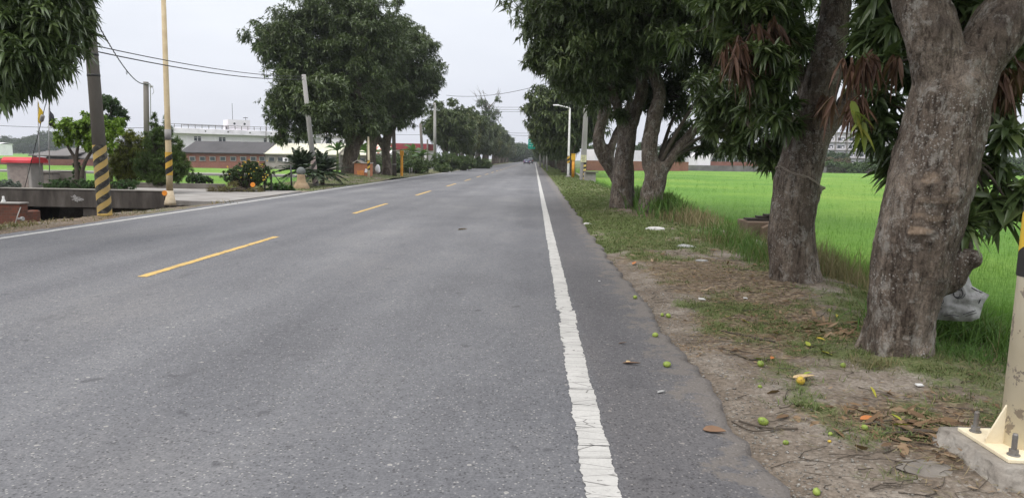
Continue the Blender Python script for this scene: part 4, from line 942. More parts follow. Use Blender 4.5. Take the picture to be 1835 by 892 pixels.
# --- shrine-like pillar with red cap
p0, p1 = at(10, 300, 23), at(57, 300, 23); cx, wd = (p0[0]+p1[0])/2, p1[0]-p0[0]
t = thing('letterbox_pillar', 'square grey stone pillar with a bright red tiled cap behind the parapet', 'pillar', (cx, 23.3, .03))
mb = MB(); mb.box((cx, 23.3, .53), (wd*.92, .6, 1.0), bev=.02); mb.world('body', M_CONC, t)
mb = MB(); mb.box((cx, 23.3, .56), (wd*.68, .62, .72), bev=.01); mb.world('panel', weathered('pebbledash', (.26, .22, .20), None, None, 9, 60, .95, .4), t)
mb = MB(); mb.box((cx+.08, 23.25, .12), (wd*1.0, .74, .20), bev=.02); mb.world('plinth', weathered('pale_plinth', (.42, .37, .31), None, None, 4, 40, .9, .2), t)
mb = MB(); w2 = wd*.56; mb.prism([(-.42, 1.02), (-.42, 1.10), (-.30, 1.20), (.30, 1.20), (.42, 1.10), (.42, 1.02)], 0, 1, 'x')
mb.v = [(cx-w2+x*2*w2, 23.3+y_, z) for x, y_, z in mb.v]; mb.world('roof_cap', M_RED, t)
# --- flags
def flag(label, xb, xt, yb, yt, Y, mat, fl, dark):
    b, tp = at(xb, yb, Y), at(xt, yt, Y); t = thing('flag', label, 'flag', b, 'flags on thin poles')
    mb = MB(); mb.tube([b, tp], .016, 8); mb.world('flag_pole', M_GALV, t)
    n = 9; V = []; F = []
    for i in range(n):
        for j in range(5):
            v = i/(n-1); u = j/4; c = tp*(1-v*fl)+b*v*fl; wv = .15*(.35+.65*math.sin(PI*min(1, v*1.15)**.7)) if v < .97 else .05
            V.append(c+np.array([u*wv, .035*math.sin(u*7+v*3), -.30*u-.03*math.sin(u*5)]))
    for i in range(n-1):
        for j in range(4): a = i*5+j; F.append([a, a+1, a+6, a+5])
    mb = MB(); mb.add(V, F, True); mb.world('cloth', mat, t)
flag('drooping yellow flag on a thin pole', 72.5, 67, 336, 178, 23.2, weathered('yellow_cloth', (.62, .42, .04), None, None, 8, 30, .8, .05), .21, 0)
flag('drooping black flag on a thin pole', 89, 87, 330, 186, 23.6, weathered('black_cloth', (.06, .06, .075), (.02, .02, .03), (.25, .25, .27), 14, 30, .8, .05), .21, 1)
a, b = at(44, 338, 21.4), at(82, 186, 20.0); c = b+(b-a)*1.9
t = thing('guy_wire', 'steel guy wire with a pale insulator slanting up past the flags', 'guy wire', a)
mb = MB(); mb.tube([a, c], .010, 6); mb.world('wire', M_DARKM, t)
mb = MB(); q = a+(b-a)*.84; u = (b-a)/np.linalg.norm(b-a); mb.tube([q-u*.12, q-u*.08, q+u*.08, q+u*.12], [.03, .055, .055, .03], 12); mb.world('insulator', M_POLELT, t)

# --- clipped hedge, planter walls
M_HEDGE = leafmat('hedge_leaves', [(.022, .048, .018), (.034, .072, .022), (.05, .10, .03), (.075, .135, .04)], .2, .55, .25, 1.5)
q0, q1 = at(84, 330, 22.6), at(238, 330, 22.6); bl_ = []
for k in range(9):
    x = q0[0]+(q1[0]-q0[0])*(k+.5)/9; bl_.append((x, 22.6+.15*(k % 2), .30, .34, .35, .24+.02*(k % 3)))
bush('hedge', 'low clipped dark green hedge along the top of the parapet', 'hedge', ((q0[0]+q1[0])/2, 22.6, .03), bl_, M_HEDGE, .06, .022, 30, 10, .12, 6, seed=1)
M_SAGE = leafmat('grey_green_leaves', [(.07, .09, .075), (.10, .125, .105), (.15, .175, .15), (.20, .225, .19)], .2, .6, .2, 1.0)
bush('shrub', 'small silvery grey-green shrub at the left border beside the red-capped pillar', 'shrub', at(12, 342, 21.6), [bl(0, 331, 21.6, .42, .3, .19), bl(22, 332, 21.6, .24, .25, .15)], M_SAGE, .06, .018, 30, 10, .12, 8, seed=2)
def lowwall(label, xa, xb, yb, yt, Y, mat, thick=.25, cop=True):
    a, b = at(xa, yb, Y), at(xb, yb, Y); zt = at((xa+xb)/2, yt, Y)[2]; t = thing('garden_wall', label, 'wall', ((a[0]+b[0])/2, Y, 0), 'low concrete garden walls')
    mb = MB(); mb.box(((a[0]+b[0])/2, Y, zt/2-.12), (b[0]-a[0], thick, zt+.24), bev=.015); mb.world('wall_body', mat, t)
    if cop: mb = MB(); mb.box(((a[0]+b[0])/2, Y, zt+.018), (b[0]-a[0]+.05, thick+.05, .035), bev=.01); mb.world('coping', M_CONC, t)
M_GREYW = weathered('grey_weathered_wall', (.15, .135, .12), (.085, .075, .066), (.21, .195, .175), 1.2, 20, .95, .3)
lowwall('low grey wall with a pale top behind the flag poles', 62, 152, 335, 307, 27.5, M_GREYW)
lowwall('long low grey planter wall behind the drive', 216, 402, 344, 328, 28.6, M_GREYW, .3, False)
p = at(84, 322, 26.9); mb = MB(); mb.box((p[0], 26.9, .30), (.75, .5, .55), bev=.04); mb.box((p[0], 26.9, .64), (.85, .6, .05), bev=.01); tag(mb.world('stone_bench', M_GREYW), 'dark stone block with a slab top in front of the low grey wall', 'bench')

# --- small garden tree, conifers, darker tree behind
M_LIME = leafmat('lime_leaves', [(.09, .16, .022), (.15, .25, .03), (.21, .33, .042), (.28, .40, .06)], .35, .5, .3, .7)
M_DKGRN = leafmat('dark_green_leaves', [(.016, .036, .013), (.028, .058, .02), (.045, .085, .028), (.07, .12, .04)], .2, .5, .3, .7)
Y = 24.0; b = at(150, 330, Y)
bush('garden_tree', 'small garden tree with bright lime green leaves behind the hedge', 'tree', b, [bl(120, 232, Y, .50, .5, .38), bl(145, 245, Y, .5, .5, .42), bl(172, 225, Y, .40, .45, .42), bl(203, 232, Y, .36, .4, .40), bl(190, 258, Y, .36, .35, .2, .7), bl(160, 206, Y, .28, .3, .16), bl(112, 250, Y, .24, .25, .12, .7), bl(155, 228, Y, .4, .4, .3), bl(132, 222, Y, .35, .4, .25)], M_LIME, .13, .055, 9, 11, .24, 8, seed=3, inner=.25,
     stems=[px((138, 332, 4.5, Y), (138, 308, 4, Y), (134, 284, 3, Y), (122, 262, 2.4, Y), (118, 240, 1.6, Y)), px((138, 315, 3.5, Y), (137, 285, 3, Y), (140, 262, 2.4, Y), (148, 238, 1.5, Y)), px((146, 332, 4, Y), (148, 305, 3.6, Y), (156, 284, 3, Y), (172, 262, 2.5, Y), (188, 240, 1.8, Y)), px((172, 262, 2.5, Y), (180, 235, 2, Y), (176, 215, 1.4, Y))])
bush('ivy_shrub', 'dark climbing shrub at the foot of the lime green garden tree', 'shrub', at(140, 330, 24.2), [bl(140, 312, 24.2, .16, .2, .30), bl(137, 292, 24.2, .12, .15, .22)], M_DKGRN, .07, .03, 26, 8, .1, 7, seed=4)
Y = 31.0
bush('garden_tree', 'dark rounded tree crown rising behind the leaning striped pole', 'tree', at(198, 322, Y), [bl(200, 192, Y, .55, .6, .5), bl(188, 182, Y, .4, .4, .35), bl(212, 208, Y, .35, .4, .4), bl(196, 225, Y, .6, .6, .4)], M_DKGRN, .13, .05, 8, 10, .25, 8, seed=5, stems=[px((198, 326, 4, Y), (199, 280, 4, Y), (198, 230, 3, Y), (200, 190, 2, Y))])
M_OLIVE = leafmat('olive_conifer_leaves', [(.065, .082, .018), (.11, .13, .026), (.165, .18, .034), (.24, .215, .045)], .15, .6, .2, 1.1)
M_CONIF = leafmat('dark_conifer_leaves', [(.040, .068, .022), (.068, .112, .032), (.10, .155, .044), (.145, .20, .058)], .15, .6, .2, .9)
Y = 25.6
bush('conifer_shrub', 'olive and rust tinged conifer bush beside the leaning striped pole', 'shrub', at(232, 332, Y), [bl(232, 265, Y, .55, .5, .55), bl(215, 282, Y, .38, .4, .45), bl(245, 295, Y, .5, .5, .5), bl(232, 312, Y, .5, .45, .38), bl(230, 242, Y, .35, .35, .18), bl(258, 275, Y, .45, .45, .55), bl(215, 305, Y, .45, .45, .4)], M_OLIVE, .10, .014, 26, 10, .16, 9, seed=6, up=.9, droop=.1, inner=.6)
Y = 25.0
bush('conifer_shrub', 'tall dark green conifer bush right behind the slim cream pole', 'shrub', at(290, 332, Y), [bl(285, 262, Y, .48, .5, .62), bl(268, 296, Y, .5, .5, .6), bl(302, 290, Y, .5, .5, .62), bl(318, 280, Y, .26, .3, .35), bl(298, 240, Y, .30, .3, .36), bl(278, 226, Y, .13, .15, .22), bl(322, 255, Y, .14, .15, .22), bl(276, 210, Y, .06, .07, .12), bl(298, 218, Y, .08, .1, .16), bl(290, 318, Y, .62, .5, .25), bl(285, 245, Y, .32, .3, .35), bl(325, 300, Y, .34, .35, .4)], M_CONIF, .11, .015, 26, 10, .16, 9, seed=7, up=1.0, droop=.1, inner=.6)
# --- flowering bush etc.
M_MARI = leafmat('flower_bush_leaves', [(.018, .036, .014), (.034, .062, .02), (.06, .095, .03), (.10, .14, .045)], .2, .5, .3, .8)
Y = 27.6
tB = bush('flowering_bush', 'round green bush dotted with yellow flowers at the back of the drive', 'shrub', at(440, 344, Y), [bl(440, 312, Y, .66, .55, .46), bl(415, 316, Y, .35, .4, .36), bl(470, 314, Y, .40, .4, .42), bl(445, 297, Y, .42, .4, .18)], M_MARI, .07, .032, 24, 9, .15, 7, seed=8, inner=.5)
rng = np.random.default_rng(77); pts = [(437, 293), (442, 291), (434, 295), (448, 289), (468, 292), (472, 294), (466, 296), (451, 301), (456, 306), (461, 303), (444, 311), (430, 318), (476, 313), (478, 317), (476, 321), (480, 312), (409, 299), (449, 320), (470, 322), (473, 318), (440, 290), (474, 290), (425, 305), (463, 290), (412, 312)]
P = np.array([at(a, b_, Y-.52) for a, b_ in pts]); P = P+rng.normal(0, .03, P.shape)
M_PETAL = leafmat('yellow_petals', [(.62, .30, .02), (.70, .48, .03), (.75, .60, .12)], .25, .6, .2, 3)
for k in range(len(P)):
    V, F = whorls(P[k:k+1], np.array([[0, -.7, .5]])+rng.normal(0, .3, (1, 3)), rng, 8, .042, .028, 1, .1, (50, 90)); linkw('flower', V, F, M_PETAL, tB)
bush('shrub', 'small dark green shrub on the planter wall left of the flowering bush', 'shrub', at(355, 327, 28.8), [bl(350, 319, 28.8, .34, .3, .24), bl(368, 322, 28.8, .24, .25, .16)], M_DKGRN, .10, .04, 24, 8, .14, 7, seed=9)
M_DRYW = leafmat('dry_weeds', [(.10, .075, .04), (.16, .12, .07), (.14, .14, .05), (.24, .19, .12)], .2, .8, .1, 1)
bush('dry_weed_pile', 'heap of dry brown weeds beside the flowering bush', 'weeds', at(412, 348, 26.6), [bl(415, 337, 26.6, .5, .35, .22), bl(385, 342, 26.6, .35, .3, .14), bl(448, 342, 26.8, .5, .3, .16)], M_DRYW, .14, .014, 16, 8, .18, 7, seed=10, up=.6)
mb = MB(); mb.tube(spline([at(406, 345, 26.2), at(420, 338, 26.1), at(436, 340, 26.1)], 5), .02, 6); mb.tube(spline([at(414, 338, 26.1), at(432, 336, 26.1), at(446, 344, 26.2)], 5), .018, 6); tag(mb.world('dead_branch', M_TWIG), 'dead branch lying on the heap of dry weeds', 'branch')
M_VINE = leafmat('vine_leaves', [(.03, .07, .02), (.05, .11, .03), (.08, .16, .045), (.12, .21, .07)], .25, .5, .3, 1)
bush('creeping_plant', 'low broad-leaved creeper between the fence posts beside the drive', 'plant', at(500, 342, 28.2), [bl(500, 337, 28.4, .40, .3, .18), bl(478, 339, 28.2, .22, .25, .2), bl(515, 338, 28.6, .3, .3, .16)], M_VINE, .16, .10, 10, 6, .16, 6, seed=11)
for (a, b_, c, d_, Y, lab) in ((486, 345, 486, 312, 27.9, 'thin dark fence post right of the flowering bush'), (523, 343, 521, 296, 28.6, 'taller dark fence post beside the cycads'), (474, 346, 475, 305, 27.6, 'grey wooden post at the right flank of the flowering bush')):
    mb = MB(); mb.tube([at(a, b_, Y), at(c, d_, Y)], [.04, .032], 8); tag(mb.world('fence_post', M_DARKM), lab, 'post', 'thin posts beside the drive')
mb = MB(); mb.tube([at(489, 309, 28.2), at(505, 332, 28.3)], .018, 6); tag(mb.world('wooden_stick', M_DARKM), 'dark stick slanting down between the two thin fence posts', 'stick')

# --- cycads in a stone pot
M_CYCAD = leafmat('cycad_fronds', [(.016, .030, .016), (.028, .050, .024), (.042, .072, .032), (.065, .10, .045)], .08, .4, .5, 1)
def frond(p, d, L, rng, droop, wid, nl=26, lw=.02):
    t = np.linspace(0, 1, 8); S = p+d*L*t[:, None]-np.array([0, 0, 1])*(droop*L*t[:, None]**2)
    q = np.linspace(.12, 1, nl); C = np.stack([np.interp(q, t, S[:, k]) for k in range(3)], 1); T = nrm(np.gradient(C, axis=0)); sd = nrm(np.cross(T, [0, 0, 1.])+1e-6)
    ll = wid*np.sin(PI*np.clip(q*.92+.08, 0, 1))**.6; P_ = np.concatenate([C, C]); D = nrm(np.concatenate([sd*.85+T*.5, -sd*.85+T*.5])+np.array([0, 0, .15]))
    return leaves(P_, D, np.concatenate([ll, ll]), np.full(2*nl, lw), np.full(2*nl, .15), rng, 1)
def cycad(name, label, base, zc, nf, L, seed, mat=M_CYCAD, droop=.45, wid=.30, lw=.07, el=(.15, 1.2), cat='plant', trunk=.12):
    t = thing(name, label, cat, base); rng = np.random.default_rng(seed); parts = []; c = np.array([base[0], base[1], zc])
    for k in range(nf):
        a_ = k*2.4; e = rng.uniform(*el); d = np.array([math.cos(a_)*math.cos(e), math.sin(a_)*math.cos(e), math.sin(e)])
        parts.append(frond(c, d, L*rng.uniform(.75, 1.1), rng, droop*rng.uniform(.6, 1.3), wid, lw=lw))
    V, F = merge(parts); linkw('fronds', V, F, mat, t)
    mb = MB(); mb.tube([np.array(base)-[0, 0, .1], c], [trunk, trunk*.8], 10); mb.world('stem', M_TWIG, t); return t
cycad('cycad', 'dark cycad with stiff fronds left of the leaning black and pink striped pole', at(540, 335, 33.2), at(540, 306, 33.2)[2], 60, 1.35, 5, el=(-.2, 1.5), droop=.32)
cycad('cycad', 'broad dark cycad with fronds spreading right of the leaning black and pink striped pole', at(578, 333, 36), at(578, 308, 36)[2], 60, 1.5, 6, el=(-.3, 1.4), droop=.3)
p = at(540, 338, 31.6); t = thing('stone_pot', 'sandy brown stone pot stump in front of the cycads', 'pot', p)
mb = MB(); mb.lathe([(.34, -.1), (.36, .05), (.28, .22), (.20, .30), (.17, .55), (.16, .62), (.0, .63)], p, 14); mb.world('body', weathered('sandstone', (.33, .24, .15), (.22, .16, .10), (.40, .31, .21), 3, 30, .95, .3), t)
mb = MB(); mb.ball(p+np.array([0, 0, .74]), (.20, .20, .20), 12, 8); mb.world('cap', weathered('grey_stone', (.16, .17, .165), None, None, 5, 40, .9, .3), t)

# --- leaning pole with faded stripes
base = at(566, 332, 34.4); base[2] = -.05; top = at(544, 132, 34.4)
t, L = pole_root('utility_pole', 'leaning pale utility pole with faded pink and black stripes beside the cycads', 'utility pole', base, top, PG)
mb = MB(); mb.tube([(0, 0, -.4), (0, 0, L-.05)], [.14, .095], 20); mb.local('shaft', M_POLELT, t)
mb = MB(); mb.tube([(0, 0, .15), (0, 0, 1.5)], [.145, .132], 24, False); mb.local('stripe_band', stripe_mat('faded_spiral', (.42, .33, .31), (.045, .04, .038), .46, 2, .2, .3), t)
bpy.context.view_layer.update(); t_p2 = t.matrix_world.copy(); P2L = L

# --- far bare pole with conduit
base = at(264, 318, 45); base[2] = -.2; top = at(261.5, 147, 45)
t, L = pole_root('utility_pole', 'short grey utility pole with a thin conduit rising behind the conifer bushes', 'utility pole', base, top, PG)
mb = MB(); mb.tube([(0, 0, 0), (0, 0, L)], [.19, .15], 16); mb.local('shaft', M_POLE, t)
mb = MB(); mb.tube([(.27, 0, .5), (.27, 0, L-.2), (.30, 0, L-.15)], .025, 6); mb.tube(spline([(.27, 0, L-.15), (.40, 0, L-.3), (.48, 0, L-.6), (.36, 0, L-.75)], 5), .014, 5); mb.box((.33, 0, L-.28), (.12, .06, .1)); mb.local('conduit', M_POLELT, t)
mb = MB(); mb.box((0, 0, L-.12), (.36, .36, .06)); mb.box((.2, 0, L-.25), (.5, .05, .05)); mb.local('bracket', M_GALV, t)
FARTOP = at(261, 150, 45)

# --- wires
def wire(label, a, b, sag, r=.012, seg=14, twist=False):
    a, b = np.array(a, float), np.array(b, float); tt = np.linspace(0, 1, seg)
    S = a+(b-a)*tt[:, None]; S[:, 2] -= sag*4*tt*(1-tt)
    mb = MB(); mb.tube(S, r, 5)
    if twist:
        s2 = np.linspace(0, 1, 160); Q = np.stack([np.interp(s2, tt, S[:, k]) for k in range(3)], 1); Q[:, 0] += r*1.8*np.cos(s2*300); Q[:, 2] += r*1.8*np.sin(s2*300); mb.tube(Q, r*.7, 4)
        c = S[8]; mb.tube([c+np.array([.02*math.cos(k), .02, .08*math.sin(k)])+np.array([0, 0, -.1]) for k in np.linspace(0, 6.3, 9)], r*.7, 4)
    return tag(mb.world('overhead_wire', M_WIRE), label, 'wire', 'overhead wires')
def onp(M_, z): return np.array(M_ @ Vector((.0, -.12, z)))
zz = np.linspace(0, 8, 200); pp = [onp(t_p1, z) for z in zz]
def pole_z(M_, L, target):  # height on a leaning pole
    return onp(M_, target)
wire('upper of the two wires from the striped leaning pole to the big left trees', onp(t_p1, 3.78), onp(t_p2, P2L-.15), .18, .012)
wire('lower of the two wires from the striped leaning pole to the big left trees', onp(t_p1, 3.66), onp(t_p2, P2L-.28), .20, .014)
wire('twisted wire running down to the top of the short grey pole', onp(t_p1, 4.75), FARTOP, .55, .013, 20, True)
wire('horizontal wire leaving the short grey pole to the left border', at(-60, 222, 46), at(262, 229, 45), .12, .014)

# --- orange spirit hut, hazard post, trunk-side things
p = at(653, 316, 45.0); t = thing('spirit_hut', 'small orange brick spirit hut with a pale gabled roof beside the largest left tree', 'hut', (p[0], 45.0, .12))
w1, w2 = at(636, 300, 45)[0], at(664, 300, 45)[0]; zt = at(650, 294, 45)[2]; cx = (w1+w2)/2
M_ORB = brick_mat('orange_brick', (.42, .17, .09), (.36, .14, .075), (.40, .26, .19), 9)
mb = MB(); mb.box((cx, 45.2, (zt+.0)/2+.04), (w2-w1, .8, zt), bev=.01); mb.world('wall', M_ORB, t)
mb = MB(); mb.prism([(w1-.06, zt+.03), (cx-.28, zt+.18), (cx+.0, zt+.03), (cx+.0, zt+.08), (cx-.28, zt+.24), (w1-.06, zt+.09)], 44.7, 45.7, 'y'); mb.box(((cx+w2)/2+.0, 45.2, zt+.06), (w2-cx+.06, .95, .05)); mb.world('roof', weathered('pale_roof', (.50, .44, .40), None, None, 5, 30, .8, .1), t)
q = at(646, 311, 44.78); mb = MB(); mb.box((q[0], 44.79, q[2]), (.42, .03, .36), bev=.01); mb.world('door', weathered('orange_door', (.62, .25, .08), None, None, 5, 30, .6, .05), t)
mb = MB(); q = at(656, 306, 44.72); mb.box((q[0], 44.75, q[2]), (.16, .04, .22), rz=.1, ry=.25); mb.world('notice', M_WHITEP, t)
base = at(661, 318, 44); base[2] = 0; top = at(660, 245, 44)
t, L = pole_root('street_pole', 'cream post with a hazard band between the left trunks and the orange hut', 'pole', base, top)
mb = MB(); mb.tube([(0, 0, 0), (0, 0, L)], [.075, .055], 12); mb.local('shaft', M_CREAM, t)
mb = MB(); mb.tube([(0, 0, .6), (0, 0, 1.2)], .085, 16, False); mb.local('hazard_band', stripe_mat('hazard_band_c', BLK, YEL, .32, 1, .1, .1), t)
p = at(676, 307, 50); t = thing('white_sack', 'white rounded sack hanging on a stake between the left tree trunks', 'sack', p)
mb = MB(); mb.ball(at(677, 302, 50), (.17, .16, .27), 14, 10); mb.ball(at(678, 306, 50), (.14, .13, .16), 12, 8); mb.world('bag', M_WHITEP, t)
mb = MB(); mb.tube([at(680, 317, 50), at(679, 300, 50)], .02, 6); mb.world('stake', M_TWIG, t)
base = at(707, 315, 54); base[2] = 0; top = at(705, 205, 54)
t, L = pole_root('utility_pole', 'dark wooden pole beside the rightmost trunk of the left cluster', 'utility pole', base, top, PG)
mb = MB(); mb.tube([(0, 0, 0), (0, 0, L)], [.16, .12], 14); mb.local('shaft', weathered('dark_timber', (.085, .07, .06), None, None, 2, 30, .9, .2, stretch=(1, 1, .2)), t)
for z in (.85, 1.85): mb = MB(); mb.tube([(0, 0, z), (0, 0, z+.05)], .165, 14); mb.local('strap', M_POLELT, t)
base = at(720, 316, 54.5); base[2] = 0; top = at(720, 270, 54.5)
t, L = pole_root('marker_post', 'orange yellow marker post with small side spikes beside the dark wooden pole', 'post', base, top)
mb = MB(); mb.tube([(0, 0, 0), (0, 0, L-.35)], .10, 4, smooth=False); mb.local('shaft', M_ORPOST, t)
mb = MB(); mb.box((0, 0, L-.18), (.27, .2, .38), bev=.02); mb.local('head', M_ORPOST, t)
for k in range(9):
    z = .25+k*.13; mb = MB(); mb.cyl((.05, 0, z), (.19, 0, z+.02), .012, .006, 6); mb.local('spike', M_GALV, t)
base = at(714, 0, 60)
# --- red-fronted shed, striped awning, far poles
a, b = at(672, 262, 112), at(768, 263, 112)
t = thing('red_shed', 'long white shed with a dark red fascia behind the left trees', 'building', ((a[0]+b[0])/2, 115, -.8))
z0, z1, z2 = at(720, 277, 112)[2], at(720, 268.5, 112)[2], at(720, 257, 112)[2]
mb = MB(); mb.box(((a[0]+b[0])/2, 115.2, (z1-.8)/2), (b[0]-a[0]-.3, 6, z1+.8)); mb.world('wall', M_WHITEP, t)
mb = MB(); mb.box(((a[0]+b[0])/2, 115, (z1+z2)/2), (b[0]-a[0], 6.6, z2-z1), bev=.02); mb.world('fascia', weathered('dark_red_sheet', (.30, .055, .065), None, None, 1, 20, .6, .1), t)
mb = MB(); mb.box((at(737, 264, 111.6)[0], 111.66, at(737, 264, 111.6)[2]), (.16, .05, .16)); mb.world('lamp', M_WHITEP, t)
a, b = at(662, 262, 95), at(702, 262, 95); t = thing('striped_awning', 'red and white striped awning seen between the left trunks', 'awning', ((a[0]+b[0])/2, 96, 0))
m_, nt_, b_ = newmat('awning_stripes'); v_ = coords(nt_); x_ = nt_.nodes.new('ShaderNodeSeparateXYZ'); nt_.links.new(v_, x_.inputs[0])
setc(nt_, b_, mixc(nt_, math_(nt_, 'GREATER_THAN', math_(nt_, 'FRACT', math_(nt_, 'MULTIPLY', x_.outputs[0], 1.6)), .5), (.70, .69, .66), (.50, .20, .16)), .8)
z0, z1 = at(682, 275, 95)[2], at(682, 263, 95)[2]
mb = MB(); mb.prism([(94.2, z0), (97.2, z1), (97.2, z1+.05), (94.2, z0+.05)], a[0], b[0], 'x'); mb.world('canopy', m_, t)
for k in (0, .33, .66, 1): mb = MB(); x = a[0]+(b[0]-a[0])*k; mb.cyl((x, 94.3, -.8), (x, 94.3, z0), .05, .05, 8); mb.world('post', M_GALV, t)
for (xb, yb, xt, yt, Y, lab, r0, r1, mt) in ((759, 290, 753.5, 222, 70, 'thin grey pole leaning left of the taller pale pole by the banana plants', .16, .12, M_POLE), (779.5, 300, 779, 184, 80, 'tall pale utility pole above the banana plants', .20, .14, M_POLELT),
                                          (824, 290, 823, 202, 106, 'pale utility pole half hidden in the second left tree', .18, .14, M_POLELT), (837, 299, 836, 262, 116, 'white wooden post at the foot of the left row', .12, .10, M_POLELT), (766, 285, 766, 250, 74, 'short dark post behind the banana plants', .10, .08, M_POLE)):
    base = at(xb, yb, Y); base[2] = -.1; top = at(xt, yt, Y); t, L = pole_root('utility_pole' if r0 > .13 else 'wooden_post', lab, 'utility pole' if r0 > .13 else 'post', base, top, PG if r0 > .13 else 'posts in the left verge')
    mb = MB(); mb.tube([(0, 0, 0), (0, 0, L)], [r0, r1], 12); mb.local('shaft', mt, t)
# --- banana plants and undergrowth
M_BAN = leafmat('banana_leaves', [(.035, .075, .025), (.055, .115, .035), (.09, .165, .05), (.14, .22, .08)], .3, .45, .35, .8)
def banana(label, x, y, h, seed, nl=11):
    t = thing('banana_plant', label, 'plant', (x, y, -.05), 'banana plants left of the road'); rng = np.random.default_rng(seed); mb = MB(); mb.tube([(0, 0, -.05), (.05, 0, h*.5), (.03, 0, h*.62)], [.14, .10, .06], 10); mb.local('stem', weathered('banana_stem', (.16, .18, .08), None, None, 3, 30, .8, .1), t)
    az = np.arange(nl)*2.4+seed; el = rng.uniform(.35, 1.25, nl); D = np.column_stack([np.cos(az)*np.cos(el), np.sin(az)*np.cos(el), np.sin(el)])
    V, F = leaves(np.tile([.03, 0, h*.60], (nl, 1)), D, np.full(nl, h*.62)*rng.uniform(.7, 1.1, nl), np.full(nl, .42), np.full(nl, .45)*rng.uniform(.6, 1.4, nl), rng, 0)
    link('leaves', np_mesh('leaves', V, F), M_BAN, t); return t
banana('pale banana plant with spreading leaves at the road edge', -10.3, 66, 2.6, 2)
banana('taller banana plant behind the pale one', -12.0, 72, 3.3, 3)
banana('banana plant left of the white stakes', -13.6, 66, 2.9, 4)
banana('banana plant behind the orange marker post', -14.0, 62, 2.7, 5)
banana('banana plant between the left tree trunks', -16.0, 66, 3.2, 6)
banana('banana plant beside the striped awning', -18.5, 68, 3.2, 7)
M_UNDER = leafmat('undergrowth_leaves', [(.03, .055, .02), (.05, .085, .028), (.085, .125, .04), (.16, .16, .07)], .2, .55, .25, .8)
for k, (a, b_, Y, rx, rz, lab) in enumerate(((800, 288, 78, 1.6, .8, 'bushy undergrowth right of the banana plants'), (830, 290, 84, 1.4, .7, 'low bush at the foot of the second left tree'), (748, 296, 64, 1.2, .6, 'bush behind the white stakes'), (690, 300, 66, 2.0, 1.0, 'dense bush behind the left tree trunks'), (730, 292, 68, 1.6, 1.0, 'dark bush behind the orange marker post'), (790, 300, 72, 1.0, .35, 'low yellow green weeds beside the banana plant'), (860, 292, 104, 1.6, .8, 'bush under the left row beyond the white post'))):
    bush('shrub', lab, 'shrub', (*at(a, b_, Y)[:2], -.05), [bl(a, b_, Y, rx, rx, rz), bl(a+8, b_+3, Y, rx*.7, rx, rz*.8)], M_UNDER, .20, .08, 4, 9, .35, 7, seed=20+k)
for k in range(5):
    q = gp(734+k*4.2, 313-k*.9); mb = MB(); mb.tube([(q[0], q[1], -.05), (q[0], q[1], .58-.03*k)], .035, 6); tag(mb.world('white_stake', M_POLELT), 'white stake in the short row of five in front of the banana plants', 'stake', 'white stakes in a short row')
q = gp(757, 310); mb = MB(); mb.tube([q+np.array([.22*math.cos(a_), .1*math.sin(a_)*0, .24+.22*math.sin(a_)]) for a_ in np.linspace(0, 2*PI, 17)], .06, 8); tag(mb.world('old_tyre', M_DARKM), 'old dark tyre standing beside the white stakes', 'tyre')
# --- bare twiggy tree
Y = 142; b = at(850, 292, Y); t = thing('bare_tree', 'nearly leafless twiggy tree sticking out above the left row', 'tree', (b[0], Y, 0)); mb = MB(); rng = np.random.default_rng(5)
mb.tube(spline([(b[0], Y, -.1), at(860, 250, Y), at(870, 220, Y), at(872, 190, Y)], 4), np.linspace(.3, .12, 13), 8)
for k in range(26):
    s0 = at(875+rng.uniform(-3, 3), 225-rng.uniform(0, 40), Y+rng.uniform(-1, 1)); e = at(875+rng.uniform(-26, 22), 195-rng.uniform(-25, 34), Y+rng.uniform(-2, 2)); mb.tube(spline([s0, (s0+e)/2+rng.normal(0, .25, 3), e], 4), np.linspace(.09, .02, 9), 5, False)
    for j in range(3): f_ = e+rng.normal(0, .6, 3); mb.tube([(s0+e)/2*.4+e*.6, f_], [.035, .012], 4, False)
mb.world('trunk', weathered('grey_twigs', (.20, .19, .17), None, None, 3, 30, .9, .1), t)
p, a_, cl = crown_pts([bl(880, 205, Y, 1.7, 1.7, 1.6), bl(865, 185, Y, 1.2, 1.2, .8), bl(893, 178, Y, .7, .7, .6)], rng, 2.2, 6, .5, .3); V, F = whorls(p, a_, rng, 6, .3, .09, 2, .4); linkw('crown', V, F, M_UNDER, t)
# ------------------------------------------------------------------ cream lamp post on its concrete footing (right border)
Y = 3.40; c = np.array([at(1833, 820, Y)[0], Y, 0.0])
t = thing('lamp_post', 'chipped cream steel post bolted to a concrete footing at the right border', 'lamp post', c)
zt = .085
rng = np.random.default_rng(3)
def rough_block(name, lo, hi, z0, z1, mat, parent, n=26):
    bm = bmesh.new(); bmesh.ops.create_cube(bm, size=1); bmesh.ops.subdivide_edges(bm, edges=bm.edges[:], cuts=n, use_grid_fill=True)
    V = np.array([v.co for v in bm.verts]); k = V[:, 2]+.5
    hx = lo+(hi-lo)*k; V2 = np.column_stack([V[:, 0]*2*hx, V[:, 1]*2*hx, z0+(z1-z0)*k])
    d = V2/(np.linalg.norm(V2*[1, 1, .3], axis=1)[:, None]+1e-6)
    V2 = V2+d*[1, 1, .2]*(.036*fbm(V2+c, .12, 5, 3)+.016*fbm(V2+c, .03, 6, 2))[:, None]*((k < .98) | (np.abs(V[:, :2]).max(1) > .45))[:, None]
    F = [[v.index for v in f.verts] for f in bm.faces]; bm.free(); mb = MB(); mb.add(V2+c, F, True); mb.world(name, mat, parent)
M_FOOT = weathered('crumbly_concrete', (.27, .245, .215), (.15, .13, .11), (.38, .355, .32), 7, 45, .95, 1.0)
rough_block('footing', .335, .255, -.12, zt-.010, M_FOOT, t)
mb = MB(); mb.box((c[0], Y, zt), (.40, .40, .018), bev=.004); mb.world('base_plate', M_CREAM, t)
M_POST = None
